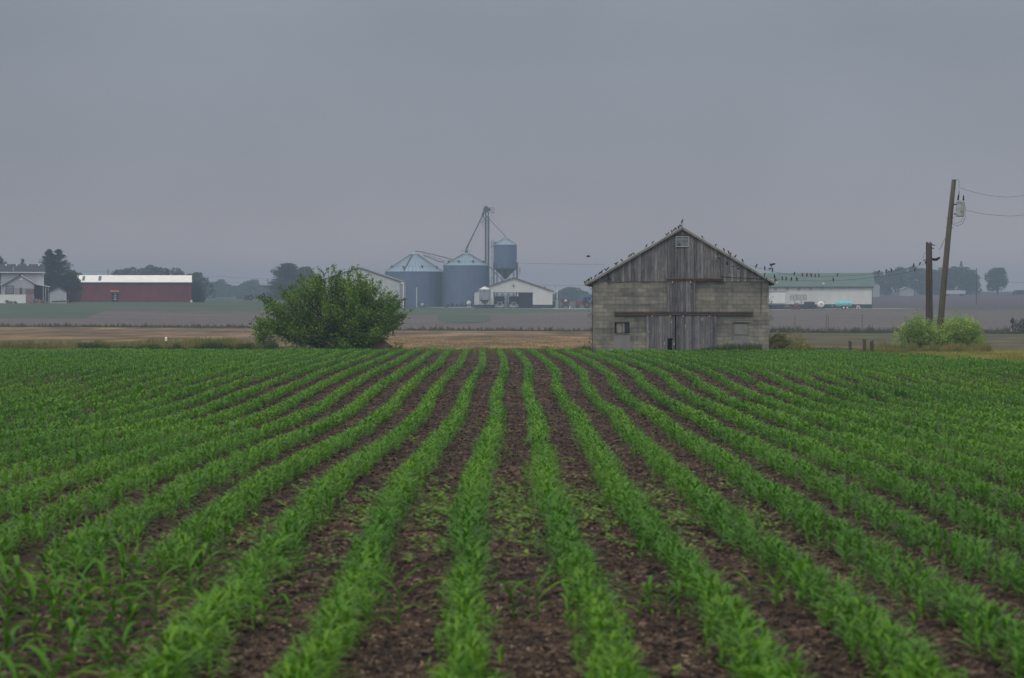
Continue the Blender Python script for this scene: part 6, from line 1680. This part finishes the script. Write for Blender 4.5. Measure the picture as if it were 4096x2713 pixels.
MB().add([(xr_(1163), -.9, zr_(573)), (xr_(1256), -.9, zr_(573)), (xr_(1256), -.003, zr_(555)), (xr_(1163), -.003, zr_(555)), (xr_(1163), -.9, zr_(577)), (xr_(1256), -.9, zr_(577)), (xr_(1256), -.003, zr_(559)), (xr_(1163), -.003, zr_(559))],
         [(0, 1, 2, 3), (4, 7, 6, 5), (0, 4, 5, 1), (1, 5, 6, 2), (3, 7, 4, 0)]).build('awning', mat_plain('orange_awning', (.36, .10, .06), .7), rs_)
mb = MB()
for k, z_ in enumerate((.5, .95, 1.35, 1.75)): mb.box(xr_(1200) + .05 * (k % 2), xr_(1226) + .06 * (k % 3), .35, .45, z_, z_ + .22)
mb.build('stored_goods', M_WHITEP, rs_)
l = Loc(c1(2012, 0)[0], 498.8); ac = thing('utility_box', 'little pale box at the right foot of the red shed', 'utility box', l.o); MB().box(-.2, .25, -.2, .2, -.1, .5).build('box', M_WHITEP, ac); MB().tube((0, .1, .5), (0, .1, 1.0), .03, .03, 5).build('pipe', M_STEEL, ac)

# ---- house (crop 0,980 at 6.03)
def ch(X, Y): return X / 6.03, 980 + Y / 6.03
HD = 455.0; lh_ = Loc(ch(540, 0)[0], HD); zh_ = lambda Y: lh_.z(ch(0, Y)[1]); xh_ = lambda X: lh_.x(ch(X, 0)[0])
M_SIDE = mat_ribbed('grey_siding', (.42, .42, .45), .2, 2, .6, .25); M_SHING = mat_plain('dark_shingle', (.045, .045, .055), .9, .2, 2)
ho = thing('house', 'two storey pale grey farmhouse with a dark roof at the left edge', 'house', lh_.o, R(12.5))
x0, x1, ze_, zt_, dep = xh_(42), xh_(1035), zh_(660), zh_(472), 9.0
w = MB().box(x0, x1, 0, .2, -.6, ze_).box(x0, x0 + .2, .2, dep, -.6, ze_).box(x1 - .2, x1, .2, dep, -.6, ze_).box(x0, x1, dep - .2, dep, -.6, ze_)
for x_ in (x0, x1 - .2): w.add([(x_, 0, ze_), (x_ + .2, 0, ze_), (x_, dep, ze_), (x_ + .2, dep, ze_), (x_, dep / 2, zt_ - .1), (x_ + .2, dep / 2, zt_ - .1)], [(0, 2, 4), (1, 5, 3), (0, 4, 5, 1), (2, 3, 5, 4)])
w.build('wall', M_SIDE, ho)
for sgn in (0, 1):
    yA, yB = (-.5, dep / 2) if not sgn else (dep + .5, dep / 2 + .01)
    zz_ = [(x0 - .5, yA, ze_ - .02), (x1 + .35, yA, ze_ - .02), (x1 + .35, yB, zt_), (x0 - .5, yB, zt_)]; vs = zz_ + [(a_, b_, c_ + .12) for a_, b_, c_ in zz_]
    hr_ = MB().add(vs, [(0, 3, 2, 1), (4, 5, 6, 7), (0, 1, 5, 4), (1, 2, 6, 5), (2, 3, 7, 6), (3, 0, 4, 7)]).build('roof', M_SHING, ho)
    if not sgn:
        for X in (150, 405, 668, 930): c_ = Vector((xh_(X), dep / 2 - 1.0, zt_ - .2)); MB().lathe([(.16, -.1), (.18, .22), (.05, .3), (.01, .31)], 8, tuple(c_)).build('roof_vent', M_WHITEP, hr_)
MB().box(x0 - .5, x1 + .35, -.58, -.505, ze_ - .12, ze_ + .06).build('gutter', M_WHITEP, ho)
MB().box(x1 - .02, x1 + .06, -.05, .1, -.2, ze_ - .13).build('downpipe', M_WHITEP, ho)
MB().box(xh_(318), xh_(334), -.2, -.05, zh_(780), zh_(520) + .0).build('mast', M_SIDE, ho)
# gabled extension
ex0, ex1, exp_, eze, ezp = xh_(100), xh_(812), xh_(510), zh_(965), zh_(735)
zl_ = zh_(965) + .1
w = MB().box(ex0, ex1, -4, -3.8, -.6, zl_).prism([(ex0, zl_), (ex1, zl_), (ex1, zh_(930)), (exp_, ezp), (ex0, zh_(985))] if False else [(ex0, zl_), (ex1, zl_), (exp_, ezp - .05)], -4, -3.8).box(ex0, ex0 + .2, -3.8, 0, -.6, zl_).box(ex1 - .2, ex1, -3.8, 0, -.6, zl_)
w.build('extension_wall', M_SIDE, ho)
r_ = MB(); slab((xh_(70), zh_(1000)), (exp_, ezp), .15, -4.3, 0, r_); r_.build('extension_roof', M_SHING, ho); r_ = MB(); slab((exp_ + .001, ezp), (xh_(860), zh_(950)), .15, -4.3, 0, r_); r_.build('extension_roof', M_SHING, ho)
r_ = MB(); slab((exp_ + .001, ezp - .05), (xh_(860), zh_(955)), .16, -4.38, -4.305, r_); r_.build('barge_board', M_WHITEP, ho)
MB().lathe([(.01, 0), (.28, .02), (.28, .05)], 12, (0, 0, 0), Matrix.Translation((xh_(510), -4.02, zh_(830))) @ Matrix.Rotation(R(90), 4, 'X')).build('gable_vent', M_WHITEP, ho)
f_ = MB().box(xh_(150), xh_(345), -4.04, -4.005, zh_(1190), zh_(985)).build('window', M_BROWNT, ho); MB().box(xh_(172), xh_(325), -4.06, -4.045, zh_(1170), zh_(1005)).build('pane', mat_plain('window_glass', (.22, .25, .30), .15, .1), f_)
MB().box(xh_(485), xh_(532), -4.05, -4.005, zh_(1195), zh_(1035)).build('door', mat_plain('door_dark', (.06, .03, .035), .5), ho)
# carport
r_ = MB(); slab((xh_(845), zh_(958)), (xh_(1190), zh_(1018)), .14, -3.9, 1.5, r_); r_.build('carport_roof', M_WHITEP, ho)
for X in (1030, 1085, 1150): MB().box(xh_(X) - .07, xh_(X) + .07, -3.7, -3.56, -.6, zh_(X * .17 + 815)).build('carport_post', M_SIDE, ho)
MB().box(xh_(815), xh_(1085), -1.0, -.9, -.6, zh_(985)).build('carport_dark', M_BLK, ho)
# deck railing
mb = MB(); 
for X in range(150, 811, 33): mb.box(xh_(X) - .05, xh_(X) + .05, -6.2, -6.12, zh_(1200), zh_(1062))
mb.box(xh_(150), xh_(810), -6.25, -6.21, zh_(1070), zh_(1058)); mb.box(xh_(620), xh_(810), -6.3, -6.26, zh_(1200), zh_(1070) - .9 + .88); mb.build('deck_railing', mat_plain('deck_wood', (.17, .12, .115), .8, .2), ho)
MB().box(xh_(620), xh_(800), -6.8, -6.3, -.8, zh_(1195)).build('deck_steps', mat_plain('brick_pink', (.28, .19, .17), .9, .15), ho)
lfc = Loc(ch(300, 0)[0], 446); fc = thing('fence', 'low white skirting fence before the farmhouse', 'fence', lfc.o)
mb = MB(); mb.box(lfc.x(-60), lfc.x(ch(620, 0)[0]), -.05, .05, -.4, lfc.z(ch(0, 1200)[1])); mb.build('panel', M_WHITEP, fc)
mb = MB()
for px in range(-50, 103, 13): mb.box(lfc.x(px) - .06, lfc.x(px) + .06, -.1, -.055, -.4, lfc.z(ch(0, 1197)[1]))
mb.build('posts', M_WHITEP, fc)
def clutter(X, d, label, seed, cols):
    l = Loc(ch(X, 0)[0], d); o = thing('yard_clutter', label, 'yard things', l.o); r0 = random.Random(seed)
    for k, c_ in enumerate(cols):
        x_ = (k - len(cols) / 2) * .5; mb = MB(); mb.lathe([(.25, 0), (.32, .3), (.28, .5 + r0.random() * .4), (.1, .7 + r0.random() * .4), (.01, .9 + r0.random() * .3)], 8, (x_, r0.uniform(-.3, .3), -.1)); mb.build('object', mat_plain('clutter_%d_%d' % (seed, k), c_, .7, .2), o)
clutter(950, 449, 'jumble of blue, orange and dark things under the farmhouse carport', 5, [(.03, .08, .25), (.1, .1, .12), (.14, .13, .15), (.4, .14, .08), (.12, .08, .1), (.1, .12, .1)])
shrub('shrub', 'reddish purple shrub before the white skirting fence', 'shrub', ch(180, 0)[0], 443, 1.9, .75, mat_leaf('purple_leaf', (.03, .015, .018), (.08, .04, .045), (.14, .07, .07), .2), 900, .14, 101, lumps=6)
shrub('shrub', 'low green shrub right of the reddish one before the farmhouse', 'shrub', ch(335, 0)[0], 443, 1.4, .5, M_DKWEED, 600, .14, 102, lumps=5)
# small white shed
ls2 = Loc(ch(1400, 0)[0], 450); zq2 = lambda Y: ls2.z(ch(0, Y)[1]); xq2 = lambda X: ls2.x(ch(X, 0)[0])
M_SHEDW = mat_ribbed('shed_siding', (.44, .44, .49), .2, 2, .6, .2)
ws = gable_shed('garden_shed', 'small pale garden shed between the farmhouse and the red shed', 'shed', ls2, xq2(1200), xq2(1600), xq2(1415), zq2(1112), zq2(1010), 4.5, M_SHEDW, M_SHING, None, None, oh=.25, trimm=M_SHING, rz=R(12.0))
MB().box(xq2(1200), xq2(1600), 0, .1, -.6, 0.0).build('footing', M_SHEDW, ws)
MB().prism([(xq2(1250), zq2(1385)), (xq2(1600), zq2(1378)), (xq2(1570), zq2(1338)), (xq2(1255), zq2(1352))], -.04, -.005).build('ramp', M_BROWNT, ws)

# ---- distant implement left of the bush (crop2)
l = Loc(c2(515, 0)[0], 600); ti = thing('field_implement', 'dark tractor with a wide folded implement beyond the left pasture', 'implement', l.o)
kx = lambda X: l.x(c2(X, 0)[0]); kz = lambda Y: l.z(c2(0, Y)[1])
MB().box(kx(480), kx(560), -1, 1, kz(520), kz(482)).box(kx(475), kx(570), -1.1, 1.1, kz(484), kz(478)).build('cab', M_STEEL, ti)
mb = MB().box(kx(395), kx(635), -.3, .3, .55, .8)
for k in range(10): mb.tube((kx(400 + k * 26), -.4, 1.1), (kx(405 + k * 26), -.4, .1), .07, .05, 4)
mb.build('frame', M_BROWNT, ti); wheel('wheel', (kx(540), -1.2, .75), .75, .5, ti, M_STEEL, 'y'); wheel('wheel', (kx(492), -1.2, .55), .55, .4, ti, M_STEEL, 'y')
l = Loc(c2(630, 0)[0], 598); pn_ = thing('thin_pole', 'thin pole with a small head at the left edge of the big bush', 'pole', l.o); MB().tube((0, 0, -.1), (0, 0, l.z(c2(0, 432)[1])), .06, .05, 6).build('pole', M_STEEL, pn_); MB().box(-.25, .25, -.1, .1, l.z(c2(0, 434)[1]), l.z(c2(0, 426)[1])).build('head', M_STEEL, pn_)
# distant utility poles
def dpole(px, py, d, label, arm=True, r_=.14):
    l = Loc(px, d); t = thing('utility_pole', label, 'utility pole', l.o, 0, 'distant utility poles'); h = l.z(py)
    MB().tube((0, 0, -.3), (0, 0, h), r_, r_ * .8, 6).build('pole', M_POLE2, t)
    if arm: MB().box(-.9, .9, -.06, .06, h - .5, h - .38).build('crossarm', M_POLE2, t)
    return Vector(l.o) + Vector((0, 0, h))
dpole(3906, 1073, 640, 'faint distant utility pole between the leaning pole and the round tree', False, .17)
dpole(c1(1138, 0)[0], c1(0, 332)[1], 720, 'faint distant pole rising behind the red shed roof', False, .17)
dpole(c2(714, 0)[0], c2(0, 305)[1], 760, 'faint distant utility pole left of the broad dark tree')
dpole(3550 + 0, 1079, 900, 'faint pole stub showing above the right end of the green roof', False)
# faint far wires
def farwire(label, pts): return wire('power_line', label, pts, .035, 'faint far power lines')
farwire('faint far power line in the sky behind the farm, running left of the barn', [at(2058, 1052, 596), at(2230, 1056, 620), at(2420, 1058, 640)])
farwire('faint far power line left of the broad dark tree', [at(0, 1078, 900), at(520, 1090, 900), at(1071, 1116, 760), at(1250, 1112, 760)])
farwire('second faint far power line left of the broad dark tree', [at(300, 1107, 900), at(700, 1122, 880), at(1071, 1135, 760)])
farwire('faint far power line behind the right end of the open shed', [at(2150, 1141, 620), at(2340, 1142, 640), at(2500, 1143, 660)])
farwire('faint far power line beyond the round tree at right', [at(3906, 1105, 640), at(4000, 1128, 660), at(4200, 1130, 700)])

# ================================================================ trees
M_TREE = mat_leaf('tree_leaf', (.012, .030, .010), (.030, .066, .018), (.075, .125, .035), .2)
M_TREEL = mat_leaf('light_tree_leaf', (.03, .055, .014), (.06, .105, .025), (.12, .17, .045), .25)
M_CONIF = mat_leaf('needles', (.008, .022, .012), (.018, .045, .022), (.045, .08, .035), .1)
def tree(label, px, py_top, d, w, mat=None, n_=3200, size=.55, seed=1, group=None, shape='round', lumps=13, base=.0, name='tree', low=.12):
    rg = np.random.default_rng(seed); o_ = anchor(px, d); h = CZ - (py_top - HY) * d / F - o_.z
    t = thing(name, label, 'tree', o_, 0, group)
    C = []
    for k in range(lumps):
        f = (k + .5) / lumps; zc = h * (low + (1 - low) * (.12 + .78 * f)); env = math.sin(math.pi * min(1, .18 + .80 * f)) ** .7 if shape == 'round' else (1.05 - f * .8)
        a = rg.uniform(0, 6.28); rr = w / 2 * env * rg.uniform(.25, .72)
        C.append((rr * math.cos(a) * 1.0, rr * math.sin(a), zc, w * rg.uniform(.15, .25)))
    C = np.array(C); pick = rg.integers(0, lumps, n_)
    v = rg.normal(0, 1, (n_, 3)); v /= np.linalg.norm(v, axis=1, keepdims=True)
    p = C[pick, :3] + v * (C[pick, 3] * rg.uniform(.35, 1, n_) ** .45)[:, None] * np.array([1, 1, .85])
    p[:, 2] = np.clip(p[:, 2], .2, h)
    tt = .5 + (vnoise(p[:, 0] + 50, p[:, 2] + 9, seed) - .5) * .35
    q, tq = leafquads(p, size, rg, 0, tt, .7)
    mb = MB(); mb.path([(0, 0, -.3), (.05, 0, h * .3), (0, .05, h * .6), (0, 0, h * .85)], [w * .035, w * .028, w * .018, .03], 7)
    for k in range(0, lumps, 2): mb.path([(0, 0, C[k][2] * .45), (C[k][0] * .5, C[k][1] * .5, C[k][2] * .75), tuple(C[k][:3])], [w * .014, w * .01, .03], 5)
    mb.build('trunk', M_BARK, t); link('crown', quads_mesh('crown', q, tq), mat or M_TREE, t)
    return t
def conifer(label, px, py_top, d, w, n_=4200, size=.45, seed=1, group=None, low=.05, tiers=17, power=.8, droop=.12, name='conifer'):
    rg = np.random.default_rng(seed); o_ = anchor(px, d); h = CZ - (py_top - HY) * d / F - o_.z
    t = thing(name, label, 'conifer', o_, 0, group); P = []; mb = MB(); mb.path([(0, 0, -.3), (0, 0, h * .5), (0, 0, h * .98)], [w * .04, w * .025, .03], 7)
    nb = tiers * 8
    for k in range(nb):
        f = ((k + rg.uniform(0, 1)) / nb) ** .9; z = h * (low + (1 - low) * f); L = w / 2 * (1 - f) ** power * rg.uniform(.72, 1.18) + .15; a = rg.uniform(0, 6.28)
        m = max(8, int(n_ / nb * (1.7 - 1.3 * f))); s = rg.uniform(.05, 1, m) ** .7
        up = rg.uniform(-.05, .35) if f > .55 else rg.uniform(-.25, .15)
        wd = .09 * L * (1 - s * .6) + .08
        pts = np.stack([np.cos(a) * L * s + rg.normal(0, 1, m) * wd, np.sin(a) * L * s + rg.normal(0, 1, m) * wd, z + L * (up * s + (.12 * s * s)) + rg.normal(0, 1, m) * wd * .6], -1); P.append(pts)
        if k % 4 == 0: mb.tube((0, 0, z), (np.cos(a) * L * .8, np.sin(a) * L * .8, z + L * up * .8), .05, .02, 4)
    P = np.concatenate(P); P[:, 2] = np.clip(P[:, 2], .1, h)
    q, tq = leafquads(P, size, rg, 0, .45 + rg.normal(0, .06, len(P)), .35)
    mb.build('trunk', M_BARK, t); link('crown', quads_mesh('crown', q, tq), M_CONIF, t)
    return t
conifer('left of the twin dark spruces behind the farmhouse', c1(520, 0)[0], c1(0, 128)[1], 474, 9.0, 15000, .36, 1, 'twin dark spruces', low=.02, power=.72, tiers=30)
conifer('right of the twin dark spruces behind the farmhouse', c1(612, 0)[0], c1(0, 128)[1], 476, 11.0, 17000, .36, 2, 'twin dark spruces', low=.02, power=.72, tiers=30)
tree('dark leafy tree right below the twin spruces', c1(745, 0)[0], c1(0, 345)[1], 480, 6.5, M_TREE, 3200, .4, 3, low=.0)
tree('low green tree reaching behind the left end of the red shed', c1(840, 0)[0], c1(0, 372)[1], 522, 7, M_TREEL, 2600, .4, 4, low=.0)
tree('green tree cut by the left edge of the picture', c1(-25, 0)[0], c1(0, 180)[1], 470, 7.5, M_TREE, 3600, .4, 5, low=.05)
tree('small leafy tree at the left edge beside the farmhouse', c1(32, 0)[0], c1(0, 222)[1], 475, 3.4, M_TREEL, 1500, .32, 6, low=.1)
conifer('small spruce tip rising behind the farmhouse roof', c1(240, 0)[0], c1(0, 225)[1], 480, 3.6, 1800, .35, 7)
conifer('dark conifer at the right end of the red shed', c1(2062, 0)[0], c1(0, 470)[1], 506, 3.8, 8000, .32, 8, low=0, power=.45, tiers=22)
tree('hazy tree behind the right end of the red shed', c1(2050, 0)[0], c1(0, 372)[1], 660, 11, M_TREE, 3600, .6, 9, low=.0)
gr = [(1250, 342, 8), (1330, 330, 8), (1410, 313, 10), (1490, 322, 8), (1570, 292, 11), (1655, 300, 10), (1740, 325, 8), (1830, 322, 10)]
for k, (X, Y, w_) in enumerate(gr): tree(f'{ORD[k]} hazy tree from the left in the grove behind the red shed', c1(X, 0)[0], c1(0, Y)[1], 790, w_ * 1.15, M_TREE, 2600, .7, 20 + k, 'hazy grove behind the red shed', low=.0)
conifer('small dark conifer top over the roof of the red shed', c1(1762, 0)[0], c1(0, 336)[1], 560, 4.2, 2200, .4, 10)
fl_ = [(20, 300, 14, 900), (130, 345, 12, 1100), (215, 312, 11, 1100), (300, 365, 12, 1120), (385, 382, 11, 1120), (470, 360, 11, 1100), (545, 318, 13, 1080), (625, 375, 11, 1120), (690, 380, 10, 1100)]
for k, (X, Y, w_, d_) in enumerate(fl_): tree(f'{ORD[k]} faint tree from the left in the far tree line left of the bush', c2(X, 0)[0], c2(0, Y)[1], d_, w_, M_TREE, 1600, .9, 40 + k, 'far tree line left of the bush', low=.0)
conifer('broad dark evergreen tree left of the big bush top', c2(925, 0)[0], c2(0, 145)[1], 660, 17, 20000, .6, 11, low=0, power=.62, tiers=34)
tree('rounded dark tree just right of the broad evergreen', c2(1080, 0)[0], c2(0, 180)[1], 655, 12, M_TREE, 4200, .55, 12, low=.0)
nn2 = [(1710, 262, 9), (1790, 232, 10), (1880, 212, 11), (1965, 222, 10), (2045, 268, 9)]
for k, (X, Y, w_) in enumerate(nn2): px, py = cr(X, Y); tree(f'{ORD[k]} faint tree from the left in the clump left of the old barn', px, py, 1000, w_, M_TREE, 1500, .8, 60 + k, 'faint clump left of the old barn', low=.0)
nn3 = [(3505, 1088, 11), (3560, 1082, 10), (3600, 1070, 12), (3645, 1066, 13), (3690, 1074, 10), (3735, 1080, 11), (3775, 1072, 11), (3815, 1068, 12), (3860, 1070, 10), (3885, 1082, 9)]
for k, (px, py, w_) in enumerate(nn3): tree(f'{ORD[k]} hazy tree from the left in the grove behind the leaning pole', px, py, 985, w_ * 1.2, M_TREE, 2600, .85, 80 + k, 'hazy grove behind the leaning pole', low=.0)
tree('round hazy tree standing alone near the right edge', 3990, 1073, 950, 13, M_TREE, 4200, .75, 95, low=.18, lumps=18)
tree('low faint tree at the right edge beyond the lone round one', 4090, 1163, 980, 10, M_TREE, 1200, .7, 96, low=0)
conifer('faint spire topped conifer above the grove by the leaning pole', 3844, 1045, 1010, 5, 900, .6, 97)
# faint farmhouses in the right hand grove
def farhouse(label, px, d, w_, h_):
    l = Loc(px, d); gable_shed('far_house', label, 'house', l, -w_ / 2, w_ / 2, 0, h_, h_ + w_ * .22, 8, mat_plain('far_wall', (.36, .37, .38), .6), mat_plain('pale_far_roof', (.2, .2, .21), .6), None, None, oh=.3, group='faint white houses by the far grove')
farhouse('faint small white building at the right end of the green roofed shed', 3502, 900, 3.4, 5.2)
farhouse('faint white building at the foot of the grove behind the poles', 3633, 940, 5.0, 2.8)
l = Loc(3820, 930); fg = thing('far_trailer', 'faint long pale trailer at the foot of the far grove', 'trailer', l.o); MB().box(-4.5, 4.5, 0, 2.5, .9, 2.4).build('body', M_CHROME, fg); MB().box(-3.8, -2.6, .3, 2.2, .0, .9).box(2.6, 3.8, .3, 2.2, 0, .9).build('wheels', M_TYRE, fg)
l = Loc(cr(2190, 0)[0], 900); bv = thing('blue_car', 'faint blue van far off just left of the old barn', 'van', l.o); MB().prism([(-4.5, .6), (4.5, .6), (4.5, 2.2), (2.6, 3.3), (-3.2, 3.3), (-4.4, 2.0)], 0, 2.4).build('body', mat_plain('blue_paint', (.05, .09, .25), .4), bv); wheel('wheel', (-2.8, -.1, .6), .6, .4, bv, None, 'y'); wheel('wheel', (2.8, -.1, .6), .6, .4, bv, None, 'y')
# ================================================================ haze
hz_m = bpy.data.materials.new('haze'); hz_m.use_nodes = True
n = hz_m.node_tree; n.nodes.clear()
pv = n.nodes.new('ShaderNodeVolumePrincipled')
pv.inputs['Color'].default_value = (.455, .575, .72, 1)
pv.inputs['Density'].default_value = .00070
pv.inputs['Anisotropy'].default_value = 0.0
ou = n.nodes.new('ShaderNodeOutputMaterial'); n.links.new(pv.outputs[0], ou.inputs['Volume'])
hz = MB().box(-3600, 3600, -60, 2700, -14, 34).build('haze', hz_m)
tag(hz, 'thin grey blue haze lying over the fields and farm buildings', 'haze', None, 'stuff')
